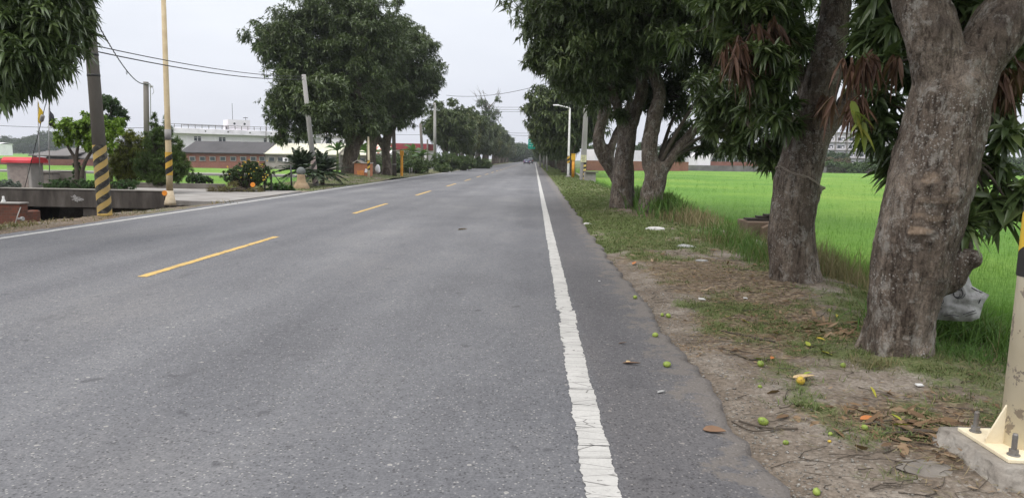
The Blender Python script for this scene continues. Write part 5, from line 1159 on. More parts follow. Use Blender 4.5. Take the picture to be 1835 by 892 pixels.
def post_mat():
    m, nt, b = newmat('peeling_cream_paint'); v = coords(nt)
    col = ramp(nt, noise(nt, v, 2.5, 5, .6), [(.3, (.74, .66, .49)), (.55, (.81, .74, .58)), (.75, (.84, .78, .64))])
    ch = ramp(nt, noise(nt, coords(nt, (1, 1, .8)), 9, 6, .68, .2), [(.575, (0, 0, 0)), (.59, (1, 1, 1))])
    col = mixc(nt, math_(nt, 'MULTIPLY', ch, .9), col, (.36, .30, .25))
    ru = ramp(nt, noise(nt, v, 23, 4, .7), [(.66, (0, 0, 0)), (.70, (1, 1, 1))]); col = mixc(nt, math_(nt, 'MULTIPLY', ru, .8), col, (.25, .15, .09))
    setc(nt, b, col, .5, .35); bump(nt, b, ch, -.35, .004); return m
M_POST = post_mat()
mb = MB(); mb.tube([(c[0], Y, zt+.008), (c[0], Y, 2.2), (c[0], Y, 6.6)], [.105, .088, .055], 16); mb.tube(spline([(c[0], Y, 6.5), (c[0]-.05, Y, 6.9), (c[0]-.6, Y, 7.15), (c[0]-1.6, Y, 7.2)], 5), .05, 10); mb.world('shaft', M_POST, t)
mb = MB(); mb.tube([(c[0], Y, .90), (c[0], Y, 1.75)], [.1025, .096], 28, False)
V = np.array(mb.v)-c; me = np_mesh('hazard_band', V, [np.array(mb.f)], smooth=True); link('hazard_band', me, stripe_mat('hazard_band_r', BLK, (.60, .40, .04), .36, 1, .12, .06), t)
mb = MB(); mb.cyl((c[0]-.03, Y-.11, .74), (c[0]-.03, Y-.099, .74), .028, .028, 14); mb.world('round_tag', weathered('ochre_tag', (.48, .36, .12), None, None, 8, 40, .6, .1), t)
for a_ in (PI, -PI/2, 0, PI/2):
    mb = MB(); u = np.array([math.cos(a_), math.sin(a_), 0]); w_ = np.array([-u[1], u[0], 0])*.005
    P = [c+u*.09+[0, 0, zt+.009], c+u*.185+[0, 0, zt+.009], c+u*.185+[0, 0, zt+.03], c+u*.092+[0, 0, zt+.22]]
    mb.add([p+w_ for p in P]+[p-w_ for p in P], [[0, 1, 2, 3], [7, 6, 5, 4]]+[[i, i+4, (i+1) % 4+4, (i+1) % 4] for i in range(4)]); mb.world('gusset', M_CREAM, t)
M_BOLT = weathered('weathered_zinc', (.22, .21, .20), (.15, .12, .10), (.30, .29, .28), 20, 90, .6, .2, .4, .4)
for sx_, sy_ in ((-1, -1), (1, -1), (-1, 1), (1, 1)):
    bx, by = c[0]+.145*sx_, Y+.145*sy_; bo = None
    mb = MB(); mb.cyl((bx, by, zt+.009), (bx, by, zt+.014), .027, .027, 18); mb.tube([(bx, by, zt+.014), (bx, by, zt+.036)], .022, 6, smooth=False)
    prof = [(.0115, .03)]; z = .034
    while z < .105: prof += [(.0125, z), (.0108, z+.0025)]; z += .005
    mb.lathe(prof+[(.009, .112)], (bx, by, zt), 12); mb.world('bolt', M_BOLT, t)

# ------------------------------------------------------------------ white sack behind the nearest trunk
Y = 5.62; t = thing('woven_sack', 'dirty white woven plastic sack hanging from the branch stub behind the nearest trunk', 'sack', at(1718, 575, Y))
out = [(1676, 572), (1672, 545), (1679, 520), (1690, 508), (1712, 498), (1725, 484), (1733, 486), (1742, 512), (1756, 520), (1773, 528), (1762, 545), (1755, 570), (1740, 576), (1710, 575)]
n = 34; V = []; ok = {}
from mathutils.geometry import intersect_point_line
def inside(px_, py_):
    r = False
    for i in range(len(out)):
        (x1, y1), (x2, y2) = out[i], out[i-1]
        if (y1 > py_) != (y2 > py_) and px_ < (x2-x1)*(py_-y1)/(y2-y1)+x1: r = not r
    return r
def edge_d(px_, py_):
    p = Vector((px_, py_, 0)); b = 1e9
    for i in range(len(out)):
        a, c_ = Vector((*out[i], 0)), Vector((*out[i-1], 0)); q, k = intersect_point_line(p, a, c_); k = min(1, max(0, k)); b = min(b, (p-(a+(c_-a)*k)).length)
    return b
bm = bmesh.new()
vs = [bm.verts.new((a, b, 0)) for a, b in out]; bm.faces.new(vs); bmesh.ops.triangulate(bm, faces=bm.faces[:])
for _ in range(5): bmesh.ops.subdivide_edges(bm, edges=[e for e in bm.edges if e.calc_length() > 3.0], cuts=1)
bmesh.ops.triangulate(bm, faces=bm.faces[:]); VV = [(v.co.x, v.co.y) for v in bm.verts]; FF = [[v.index for v in f.verts] for f in bm.faces]
bm.free(); Q = np.array(VV); dd = np.array([edge_d(a, b) for a, b in VV])
cr = .020*vnoise(Q*[1, 1.4], 16, 3)+.012*vnoise(Q, 7, 4)+.012*np.abs(vnoise(np.column_stack([Q[:, 0]*.8+Q[:, 1]*.7, Q[:, 1]*.2]), 5, 8))
bul = .085*np.sqrt(np.clip(dd/26, 0, 1))
fr = np.array([at(a, b, Y-u+k) for (a, b), u, k in zip(VV, bul, cr*np.clip(dd/4, 0, 1))])
bk = np.array([at(a, b, Y+u*.8+.004) for (a, b), u in zip(VV, bul)])
mb = MB(); mb.add(fr, FF, True); mb.add(bk, [f[::-1] for f in FF], True)
def sack_mat():
    m, nt, b = newmat('woven_plastic'); v = coords(nt); col = ramp(nt, noise(nt, v, 7, 6, .65), [(.32, (.20, .195, .19)), (.5, (.34, .335, .33)), (.7, (.45, .445, .44))])
    wv = N(nt, 'ShaderNodeTexWave', Scale=55.0); wv.bands_direction = 'X'; nt.links.new(v, wv.inputs['Vector']); col = mixc(nt, .12, col, wv.outputs['Color'], 'MULTIPLY')
    setc(nt, b, col, .55, .35); bump(nt, b, noise(nt, v, 16, 6, .7, .5), .7, .02); return m
mb.world('bag', sack_mat(), t)
M_INK = weathered('faded_black_print', (.075, .075, .078), None, None, 20, 80, .8, 0)
def surf(a, b):
    i = np.argsort((Q[:, 0]-a)**2+(Q[:, 1]-b)**2)[:4]; w_ = 1/(((Q[i, 0]-a)**2+(Q[i, 1]-b)**2)+.5); p = (fr[i]*w_[:, None]).sum(0)/w_.sum(); q = at(a, b, p[1]-.006); return q
def inkline(pts, wpx, name='print_mark', k=6):
    S = spline([(a, b) for a, b in pts], k); P = np.array([surf(a, b) for a, b in S]); mb = MB(); mb.tube(P, wpx*Y/FPX*.5, 6); mb.world(name, M_INK, t)
def arc(cx, cy, r, a0, a1, n=12): return [(cx+r*math.cos(a_), cy+r*math.sin(a_)) for a_ in np.linspace(a0, a1, n)]
inkline(arc(1717, 525, 8.5, -.9, PI+.3)+[], 1.6, k=2); inkline(arc(1719, 524, 11, -1.3, PI*.9), 1.2, k=2); inkline(arc(1715, 527, 5.5, -.3, PI*1.1), 1.2, k=2)
inkline([(1716, 505), (1714, 512), (1715, 520)], 4.0); inkline([(1719, 506), (1718, 514), (1718, 520)], 3.5)
inkline(arc(1687, 540, 3.6, 0, 2*PI, 12), 1.5, k=2); inkline([(1690.5, 540), (1689, 534), (1684, 531.5)], 1.5)       # 6
inkline([(1680, 549), (1688, 546.5)], 1.2); inkline([(1680.5, 554), (1688, 551.5)], 1.2); inkline([(1682, 546), (1682.5, 556)], 1.2); inkline([(1686, 545), (1686.5, 555)], 1.2)   # #
inkline([(1726, 563), (1748, 556)], 1.3); inkline([(1728, 567), (1750, 560)], 1.3); inkline([(1692, 566), (1704, 564), (1718, 566)], 1.4); inkline([(1752, 548), (1757, 536)], 1.6); inkline([(1741, 515), (1752, 521), (1760, 524)], 1.6)
inkline([(1694, 524), (1699, 521)], 2.2); inkline([(1690, 529), (1695, 526)], 1.6)

# ------------------------------------------------------------------ rope round the second trunk
Y = 8.45; t = thing('rope', 'thin rope tied round the second trunk with a knotted end hanging at its right side', 'rope', at(1430, 330, Y)); mb = MB()
a, b = at(1399, 299, Y), at(1468, 338, Y); cxy = (a+b)/2; hw = (b[0]-a[0])/2
P = []
for k in np.linspace(0, 2*PI, 40):
    x = cxy[0]+(hw+.045)*math.cos(k); y_ = Y-(hw+.055)*math.sin(k); f_ = (math.cos(k)+1)/2; P.append((x, y_, a[2]+(b[2]-a[2])*f_+.012*math.sin(k*5)))
mb.tube(P, .005, 6); P2 = [(x, y_, z-.012+.008*math.sin(9*k)) for k, (x, y_, z) in enumerate(P)]; mb.tube(P2, .004, 6)
M_ROPE = weathered('dirty_rope', (.30, .26, .215), None, None, 12, 80, .95, .3); mb.world('loop', M_ROPE, t)
mb = MB(); q = at(1468, 340, Y-.06); mb.ball(q, (.035, .035, .045), 8, 6); mb.tube(spline([q, q+[.01, 0, -.07], q+[.0, 0, -.14], q+[-.03, 0, -.17], q+[-.02, 0, -.10]], 5), .010, 6); mb.tube(spline([q, q+[.03, 0, .03], q+[.02, 0, -.05]], 5), .009, 6); mb.world('knot', M_ROPE, t)

# ------------------------------------------------------------------ concrete sluice box with planks, ditch kerb
p = at(1362, 424, 14.0); t = thing('sluice_box', 'brown concrete sluice box with dark boards on top left of the second trunk', 'sluice', (p[0], 14.0, -.5))
M_SLU = weathered('muddy_concrete', (.125, .09, .065), (.085, .06, .045), (.18, .14, .105), 2.5, 30, .95, .3)
x0 = at(1338, 410, 14)[0]; x1 = x0+1.0; zt = at(1350, 397, 14)[2]
mb = MB(); mb.box(((x0+x1)/2, 14.3, (zt-.6)/2), (x1-x0, .75, zt+.6), bev=.02); mb.world('box', M_SLU, t)
mb = MB(); mb.prism([(x0+.22, -.5), (x0+.24, zt-.10), (x0+.40, zt-.02), (x0+.75, zt-.06), (x0+.9, -.5)], 13.75, 13.92, 'y'); mb.world('gate_plate', weathered('rusty_brown', (.15, .105, .075), None, None, 4, 40, .9, .3), t)
for k, (dx, dz, ln, rz) in enumerate(((.35, .035, .95, .05), (.5, .075, .8, -.08), (.55, .115, .6, .12))):
    mb = MB(); mb.box((x0+dx+.15, 14.25, zt+dz), (ln, .22, .035), rz=rz, bev=.006); mb.world('board', weathered('rotten_board', (.04, .034, .03), None, None, 4, 30, .95, .3, stretch=(.3, 1, 1)), t)
mb = MB(); mb.box((4.02, 14.4, -.13), (.30, 3.6, .22), rz=.05, bev=.02); tag(mb.world('ditch_kerb', M_CONC), 'short grey concrete kerb along the ditch in the grass', 'kerb')

# ------------------------------------------------------------------ posts and poles down the right verge
base = at(1127, 372, 21.6); base[2] = -.1; top = at(1128, 320, 21.6)
t, L = pole_root('marker_post', 'yellow and black striped guard post half hidden behind the tall straight trunk', 'post', base, top)
mb = MB(); mb.tube([(0, 0, 0), (0, 0, L)], [.06, .055], 12); mb.local('shaft', stripe_mat('guard_stripes', BLK, YEL, .34, 1, 0, .1), t)
base = at(1018, 318, 61.8); base[2] = 0
t = thing('lamp_post', 'slim white street lamp with a bent arm reaching over the road', 'lamp post', base); Lh = at(1022, 194, 61.8)[2]
M_LAMPW = weathered('dull_white_paint', (.60, .60, .58), None, None, 3, 30, .6, .05)
mb = MB(); mb.tube([(0, 0, 0), (0, 0, .3), (0, 0, Lh)], [.12, .10, .075], 14); mb.local('shaft', M_LAMPW, t)
dx = at(1000, 192, 61.8)[0]-at(1022, 194, 61.8)[0]; mb = MB(); mb.tube([(0, 0, Lh-.05), (-.05, 0, Lh+.02), (dx, 0, Lh+.22)], [.07, .065, .05], 10); mb.local('arm', M_LAMPW, t)
mb = MB(); mb.box((dx-.12, 0, Lh+.22), (.5, .24, .12), bev=.04); mb.local('lamp_head', M_WHITEP, t)
mb = MB(); mb.tube([(0, 0, 1.15), (0, 0, 1.75)], .125, 18, False); mb.local('hazard_band', stripe_mat('hazard_band_l', BLK, YEL, .36, 1, 0, .1), t)
mb = MB(); mb.box((0, 0, .03), (.42, .42, .10), bev=.02); mb.local('footing', M_CONC, t)
base = at(1026.5, 319, 60); base[2] = 0
t = thing('marker_post', 'orange yellow post with a square box head beside the white street lamp', 'post', base); Lh = at(1027, 276, 60)[2]
mb = MB(); mb.tube([(0, 0, 0), (0, 0, Lh-.5)], .115, 14); mb.local('shaft', M_ORPOST, t)
mb = MB(); mb.box((0, 0, Lh-.26), (.34, .28, .50), bev=.02); mb.box((0, 0, Lh+.01), (.38, .32, .04)); mb.local('head_box', weathered('bright_yellow_box', (.66, .38, .04), None, None, 4, 30, .5, .05), t)
base = at(1044, 324, 53.6); base[2] = -.05; top = at(1049.5, 205, 53.6)
t, L = pole_root('utility_pole', 'square concrete utility pole with a pale notice and striped edge right of the orange post', 'utility pole', base, top, PG)
mb = MB(); mb.tube([(0, 0, 0), (0, 0, L+2.5)], [.27, .15], 4, smooth=False); V = np.array(mb.v); ca = math.cos(PI/4+.25); sa = math.sin(PI/4+.25); mb.v = [(x*ca-y_*sa, x*sa+y_*ca, z) for x, y_, z in V]; mb.local('shaft', M_POLELT, t)
mb = MB(); mb.box((-.02, -.24, 1.58), (.40, .02, .50)); mb.local('notice', weathered('cream_notice', (.62, .60, .38), None, None, 9, 40, .7, .0), t)
for k in range(4): mb = MB(); mb.box((-.04+.02*(k % 2), -.252, 1.74-.10*k), (.28-.06*(k % 2), .006, .028)); mb.local('notice_line', M_INK, t)
mb = MB(); mb.box((.10, -.235, .66), (.18, .02, 1.26)); mb.local('edge_guard', stripe_mat('edge_stripes', BLK, (.55, .42, .12), .30, 1, 0, .15), t)
p = at(1057, 314, 52.5); t = thing('culvert_block', 'small grey concrete block at the foot of the square pole by the paddy', 'block', (p[0], 52.5, -.3)); mb = MB(); mb.box((p[0], 52.6, .12), (.8, .9, .85), bev=.03); mb.world('block', M_CONC, t); mb = MB(); mb.box((p[0]+.1, 52.5, .58), (.95, 1.0, .07), bev=.02); mb.world('lid', M_GREYW, t)
mb = MB(); mb.tube([gp(1033, 316)+[0, 0, .25], gp(1043, 321)+[0, 0, .15]], .07, 8); tag(mb.world('concrete_rail', M_CONC), 'fallen concrete rail lying between the orange post and the square pole', 'rail')
for (xb, yb, xt, yt, Y, r0, lab) in ((980, 305, 980, 268, 92, .12, 'pale thin post before the right row of trees'), (968, 298, 968, 262, 130, .16, 'pale pole far down the right verge'), (975, 299, 974.5, 264, 120, .17, 'second pale pole far down the right verge')):
    base = at(xb, yb, Y); base[2] = 0; top = at(xt, yt, Y); t, L = pole_root('utility_pole', lab, 'utility pole', base, top, PG); mb = MB(); mb.tube([(0, 0, 0), (0, 0, L)], [r0, r0*.75], 10); mb.local('shaft', M_POLELT, t)

# ------------------------------------------------------------------ stones, slab, mangoes, scraps
def stone(name, label, p, r, mat, seed, flat=.45):
    mb = MB(); mb.ball((0, 0, 0), 1.0, 26, 16); V = np.array(mb.v); V = V*(1+.30*fbm(V+seed, .9, seed, 3)+.10*fbm(V+seed, .25, seed, 2))[:, None]*np.array([r, r*.7, r*flat]); mb.v = list(V+np.array(p)); tag(mb.world(name, mat), label, name.split('_')[-1])
M_STONEW = weathered('white_stone', (.52, .51, .49), (.34, .33, .31), (.62, .61, .60), 5, 40, .9, .4)
M_STONEG = weathered('grey_rubble', (.34, .34, .335), None, None, 5, 40, .9, .5)
def gz(a, b): q = gp(a, b); q[2] = zR(q[:1], q[1:2])[0]; return q
stone('white_stone', 'flat white stone lying in the verge grass', gz(1175, 408), .20, M_STONEW, 1, .32)
stone('broken_slab', 'grey broken concrete slab in the verge grass', gz(1228, 439), .17, M_STONEG, 2, .26)
stone('small_stone', 'small pale stone at the asphalt edge left of the verge grass', gz(1052, 397), .11, M_STONEW, 3, .4)
stone('broken_slab', 'half-buried flat grey slab beside the cream post footing', gz(1672, 832)+[0, 0, -.004], .15, weathered('dusty_slab', (.19, .17, .15), (.13, .115, .10), (.25, .23, .20), 8, 60, .95, .6), 9, .10)
stone('small_stone', 'flat pale stone left of the second trunk', gz(1258, 463), .09, M_STONEG, 5, .3)
def mango_mat(name, c1, c2):
    m, nt, b = newmat(name); v = coords(nt); setc(nt, b, ramp(nt, noise(nt, v, 22, 4, .6), [(.33, (.07, .055, .03)), (.44, c1), (.7, c2)]), .5, .35); bump(nt, b, noise(nt, v, 90, 2), .1, .002); return m
M_MG = mango_mat('green_mango_skin', (.17, .235, .04), (.27, .33, .07)); M_MY = mango_mat('yellow_mango_skin', (.42, .28, .03), (.50, .38, .06))
M_SPOT = weathered('rotten_spot', (.030, .022, .016), None, None, 20, 60, .8, .2)
mg = [(1195, 657, 'bright green mango on the dark asphalt shoulder', 6.5, 0, 1), (1363, 650, 'green mango in the grass patch left of the nearest trunk', 6.5, 0, 1), (1368, 742, 'cracked green mango with a black rotten spot on the sandy strip', 8.5, 0, 2), (1435, 678, 'yellow mango beside a dry leaf near the nearest trunk', 8.5, 1, 2), (1511, 656, 'small green mango at the foot of the nearest trunk', 5, 0, 1), (1409, 778, 'tiny green mango on the grey sand below the cracked one', 5, 0, 0), (1464, 868, 'green mango lowest in the picture beside the asphalt edge', 7.5, 0, 2), (1174, 603, 'small green mango at the upper part of the asphalt edge', 5, 0, 1), (1138, 535, 'small green mango farthest up the shoulder', 4, 0, 0), (1198, 557, 'dull green mango in the dry litter beside the shoulder', 4.5, 0, 1), (1489, 768, 'small pale green mango lying in thin grass', 4, 0, 0), (1550, 760, 'olive green mango beside the brown leaf pile', 6.5, 0, 1), (1362, 687, 'tiny pale mango below the one in the grass patch', 3.5, 0, 0), (1187, 554, 'tiny green mango left of the dull green one', 3.5, 0, 0), (1487, 782, 'tiny yellow mango below the small pale green one', 3, 1, 0)]
for k, (a, b, lab, rp, yl, sp_) in enumerate(mg):
    q = gp(a, b); Yd = q[1]; r = rp*Yd/FPX; on = q[0] < 1.12; z = (0.0 if on else zR(q[:1], q[1:2])[0])+r*.72
    t = thing('mango', lab, 'mango', (q[0], q[1], z), 'fallen mangoes'); t.rotation_euler = (.4*k, .3*math.sin(k*3), k*1.3)
    mb = MB(); mb.ball((0, 0, 0), 1.0, 20, 12); V = np.array(mb.v); V = V*[1.16, .95, .88]; V[:, 2] += .10*V[:, 0]**2; V[:, 1] += .07*V[:, 0]; mb.v = list(V*r); mb.local('fruit', M_MY if yl else M_MG, t)
    mb = MB(); mb.cyl((-1.13*r, -.08*r, .12*r), (-1.30*r, -.09*r, .16*r), .07*r, .05*r, 6); mb.local('stalk', M_TWIG, t)
    if sp_ == 2 and not yl:
        mb = MB(); mb.ball((.62*r, -.55*r, .28*r), (.40*r, .32*r, .40*r), 10, 6); o = mb.local('rotten_spot', M_SPOT, t); o['label'] = 'black rotten patch'
M_LITW = weathered('white_litter', (.72, .72, .71), None, None, 12, 40, .7, .1)
for a, b, w_, h_, lab in ((1258, 533, .035, .012, 'white scrap of litter below the second trunk, left one'), (1336, 532, .022, .012, 'small white scrap of litter below the second trunk, right one'), (1648, 689, .028, .01, 'white scrap of paper near the foot of the nearest trunk'), (1074, 505, .012, .006, 'white crumb on the dark asphalt shoulder')):
    q = gz(a, b) if a > 1150 else gp(a, b); mb = MB(); mb.box((q[0], q[1], q[2]+.012), (w_*2, w_, h_), rz=.4, rx=.2, ry=.12, bev=.003); tag(mb.world('litter_scrap', M_LITW), lab, 'litter', 'white scraps of litter')

# ------------------------------------------------------------------ fallen leaves, twigs, gravel
M_LIT = leafmat('fallen_leaves', [(.055, .036, .024), (.11, .068, .040), (.18, .115, .065), (.26, .185, .12), (.34, .27, .19)], .1, .75, .2, 1.5)
M_LITY = leafmat('fallen_green_leaves', [(.14, .22, .03), (.24, .30, .04), (.42, .34, .04), (.34, .16, .03)], .15, .6, .3, 1.0)
def lay_leaves(name, x, y, L, W, mat, rng, lod=0, lift=.012, kind='stuff'):
    n = len(x); a_ = rng.uniform(0, 2*PI, n); D = nrm(np.column_stack([np.cos(a_), np.sin(a_), rng.normal(.06, .13, n)]))
    P = np.column_stack([x, y, zR(x, y)+rng.uniform(.003, lift, n)]); V, F = leaves(P, D, L, W, rng.normal(.0, .16, n), rng, lod); return tag(linkw(name, V, F, mat, rebase=False), kind=kind)
rng = np.random.default_rng(61)
n = 26000; y = 2.6*np.exp(rng.uniform(0, 1, n)*math.log(15/2.6)); x = rng.uniform(1.18, 4.2, n); g, l = cover(x, y)
k = rng.uniform(0, 1, n) < np.clip(l*1.25-.38, 0, 1)*np.clip(1.2-.5*g, .2, 1); x, y = x[k], y[k]
for cx_, cy_, s_, m in ((*gp(1470, 582)[:2], .22, 150), (*gp(1530, 600)[:2], .20, 90), (*gp(1660, 748)[:2], .14, 110), (*gp(1560, 740)[:2], .18, 50), (*gp(1640, 770)[:2], .2, 60)): x = np.concatenate([x, rng.normal(cx_, s_, m)]); y = np.concatenate([y, rng.normal(cy_, s_, m)])
n = len(x); L = rng.uniform(.012, .05, n); big = rng.uniform(0, 1, n) < .025; big[-460:] = rng.uniform(0, 1, 460) < .5; L[big] = rng.uniform(.07, .14, big.sum()); W = L*rng.uniform(.18, .40, n)
lay_leaves('fallen_leaves', x, y, L, W, M_LIT, rng, 1, .022)
gl = np.array([gp(a, b)[:2] for a, b in ((1440, 668), (1600, 755), (1616, 748), (1545, 577), (1484, 556), (1462, 603), (1395, 590), (1452, 622), (1470, 632), (1330, 570), (1560, 690), (1370, 640), (1500, 560), (1300, 560))])
lay_leaves('fallen_green_leaves', gl[:, 0], gl[:, 1], rng.uniform(.08, .16, len(gl)), rng.uniform(.02, .034, len(gl)), M_LITY, rng, 0, .03)
mb = MB()
for i in range(400):
    y = 2.7*math.exp(rng.uniform(0, 1)*math.log(13/2.7)); x = rng.uniform(1.3, 4.1); L = rng.uniform(.05, .30)*(1.6 if rng.uniform() < .1 else 1); a_ = rng.normal(.25, .55); s = np.linspace(-.5, .5, 5); xx = x+L*s*math.cos(a_)+.02*rng.normal(0, 1, 5)*L*3; yy = y+L*s*math.sin(a_)+.02*rng.normal(0, 1, 5)*L*3
    if xx.min() < 1.14: continue
    mb.tube(np.column_stack([xx, yy, zR(xx, yy)+rng.uniform(.004, .02)]), np.linspace(1, .5, 5)*rng.uniform(.0015, .0042)*(1.3 if L > .3 else 1), 5, False)
for (pts_, r_) in (([(1325, 738), (1360, 748), (1395, 756), (1430, 760)], .006), ([(1312, 740), (1350, 755), (1400, 757)], .004), ([(1290, 586), (1340, 597), (1390, 606)], .007), ([(1310, 622), (1345, 638), (1380, 641)], .007), ([(1560, 742), (1600, 760), (1650, 768), (1720, 770)], .008), ([(1580, 770), (1660, 772), (1740, 776)], .006), ([(1540, 752), (1620, 745), (1700, 760)], .005)):
    S = spline([gz(a, b)+[0, 0, .014] for a, b in pts_], 5); mb.tube(S, r_, 6)
tag(mb.world('fallen_twigs', M_TWIG), kind='stuff')
n = 16000; y = 2.6*np.exp(rng.uniform(0, 1, n)*math.log(14/2.6)); x = rng.uniform(1.25, 4.2, n); g, l = cover(x, y); k = rng.uniform(0, 1, n) < np.clip(l*1.1-.12+.3*g, .0, 1); x, y = x[k], y[k]; n = len(x)
lay_leaves('dry_straw_litter', x, y, rng.uniform(.03, .12, n), rng.uniform(.0025, .005, n)*np.clip(y/5, 1, 2.5), M_STRAW, rng, 2, .02)
# pebbles and crumbs of asphalt along the edge
mb = MB(); bm_ = []
n = 1500; y = 2.5*np.exp(rng.uniform(0, 1, n)*math.log(9/2.5)); x = 1.14+np.abs(rng.normal(.10, .22, n)); k = x < 2.2; x, y = x[k], y[k]; n = len(x); r = rng.uniform(.0025, .009, n)*(1+.8*(rng.uniform(0, 1, n) < .06)); 
oc = np.array([[1, 0, 0], [0, 1, 0], [-1, 0, 0], [0, -1, 0], [0, 0, .7], [0, 0, -.7]]); of = np.array([[0, 1, 4], [1, 2, 4], [2, 3, 4], [3, 0, 4], [1, 0, 5], [2, 1, 5], [3, 2, 5], [0, 3, 5]])
V = (np.column_stack([x, y, zR(x, y)+r*.3])[:, None]+oc[None]*(r[:, None, None]*rng.uniform(.6, 1.3, (n, 6, 1)))).reshape(-1, 3); F = (of[None]+(np.arange(n)*6)[:, None, None]).reshape(-1, 3)
tag(linkw('gravel', V, F, leafmat('gravel', [(.09, .08, .07), (.15, .14, .125), (.22, .21, .19), (.42, .41, .39)], 0, .9, .2, 30), rebase=False), kind='stuff')
# litter on the asphalt
M_BRN = weathered('brown_leaf', (.20, .12, .075), None, None, 10, 50, .8, .2); M_TAN = weathered('tan_leaf', (.55, .41, .23), None, None, 10, 50, .8, .2); M_ORL = weathered('orange_leaf', (.48, .18, .06), None, None, 8, 40, .7, .2)
for a, b, L, W, mat, lab, az in ((829, 412, .20, .07, M_TAN, 'tan dry leaf lying alone in the middle of the lane', .3), (1132, 653, .13, .03, M_BRN, 'brown twig-like leaf on the dark shoulder left of the green mango', -.2), (1126, 650, .04, .03, M_TAN, 'pale leaf scrap on the dark shoulder beside the brown twig-like leaf', .9), (1116, 616, .07, .015, M_BRN, 'thin dark leaf scrap on the shoulder', .2), (1185, 704, .06, .025, M_STONEG, 'grey crushed leaf on the shoulder below the green mango', .5), (1280, 774, .12, .05, M_BRN, 'reddish brown squashed leaf near the asphalt edge', -.4), (1137, 470, .16, .06, M_ORL, 'orange dry leaf at the edge of the verge grass', 1.2), (1440, 671, .16, .04, M_TAN, 'curled tan leaf beside the yellow mango', .15), (1557, 742, .10, .045, M_ORL, 'orange brown leaf by the twig pile', .1), (1384, 640, .05, .03, M_ORL, 'small orange leaf right of the green mango in the grass', .9)):
    q = gp(a, b); z = .008 if q[0] < 1.12 else zR(q[:1], q[1:2])[0]+.02; D = np.array([[math.cos(az), math.sin(az), .03]])
    V, F = leaves(np.array([[q[0]-L/2*math.cos(az), q[1]-L/2*math.sin(az), z]]), D, np.array([L]), np.array([W]), np.array([-.06]), rng, 0); V2 = np.concatenate([V, V-[0, 0, .003]]); F2 = [np.concatenate([f, f[:, ::-1]+len(V)]) for f in F]
    tag(linkw('fallen_leaf', V2, F2, mat), lab, 'leaf', 'single leaves lying about')
# ------------------------------------------------------------------ white two-storey building, far left
A0 = np.array([-74.8, 150.0]); ux = np.array([14.4, 11.0]); ux /= np.linalg.norm(ux); un = np.array([ux[1], -ux[0]])     # un points to the road
t = thing('office_building', 'long white two-storey building with rooftop railing and a small stair tower behind the brick barn', 'building', (A0[0], A0[1], -.8)); t.rotation_euler = (0, 0, math.atan2(ux[1], ux[0]))
# local: x along facade, -y to the viewer
H = 6.0+.8; Wd = 46.0
def hz(py): return at(310, py, 150)[2]+.8
ztop, zband, zr = hz(229), hz(239), hz(222)
mb = MB(); mb.box((Wd/2-1, 6.5, zband/2), (Wd-2, 12, zband)); 
for k in range(8): mb.box((2.6+k*5.6, .42, zband/2), (.45, .2, zband))
mb.local('wall', M_WHITEP, t)
mb = MB(); mb.box((Wd/2-1, 6.3, (zband+ztop)/2), (Wd, 14, ztop-zband), bev=.1); mb.local('parapet', weathered('white_band', (.80, .77, .82), None, None, .4, 8, .8, .03, amount=.1), t)
for k in range(9):
    mb = MB(); mb.cyl((6+k*4.6, -.74, zband+.55*(ztop-zband)), (6+k*4.6, -.68, zband+.55*(ztop-zband)), .16, .16, 8); mb.local('vent', M_DARKM, t)
wz = (hz(243)+hz(252))/2; wh = hz(243)-hz(252)
for k, (wx, ww) in enumerate(((4.6, 1.5), (9.6, 1.5), (19.2, 1.6), (24.0, 2.3), (28.4, 1.5), (33.0, 1.5), (38.0, 1.6), (42.0, 1.5))):
    mb = MB(); mb.box((wx, .48, wz), (ww+.25, .14, wh+.2)); f_ = mb.local('window', M_WHITEP, t)
    mb = MB(); mb.box((wx-ww*.25, .40, wz-.12), (ww*.40, .05, wh*.62)); mb.box((wx+ww*.25, .40, wz-.12), (ww*.40, .05, wh*.62)); mb.box((wx-ww*.25, .40, wz+wh*.36), (ww*.40, .05, wh*.2)); mb.box((wx+ww*.25, .40, wz+wh*.36), (ww*.40, .05, wh*.2)); mb.local('pane', M_GLASS, f_)
mb = MB(); x = 0
while x <= Wd-2: mb.box((x, -.4, (ztop+zr)/2), (.10, .10, zr-ztop)); x += 1.35
mb.box((Wd/2-1, -.4, zr), (Wd, .10, .09)); mb.box((Wd/2-1, -.4, ztop+.5*(zr-ztop)), (Wd, .06, .05)); mb.box((7, 1.5, zr-.1), (10, 2.0, .06)); mb.local('rooftop_railing', M_GREYW, t)
tx = 13.2; tz = hz(213)+.35
mb = MB(); mb.box((tx, 2.2, (ztop+tz)/2), (4.6, 4, tz-ztop)); mb.local('stair_tower', M_WHITEP, t)
for q in (-1.0, 1.15): mb = MB(); mb.cyl((tx+q, .22, ztop+.62*(tz-ztop)), (tx+q, .16, ztop+.62*(tz-ztop)), .24, .24, 14); mb.local('round_window', M_GLASS, t)
mb = MB(); mb.tube([(tx-.9, 2, tz), (tx-.9, 2, tz+3.6)], .05, 6); mb.local('antenna', M_DARKM, t); mb = MB(); mb.tube([(tx+1.6, 1, tz), (tx+1.6, 1, tz+.7)], .05, 6); mb.box((tx+1.6, 1, tz+.55), (1.0, .2, .12)); mb.local('roof_light', M_DARKM, t)
mb = MB(); mb.tube([(18.6, -.9, 2), (18.6, -.9, zr+.2)], .07, 6); mb.local('drain_pipe', M_GREYW, t)

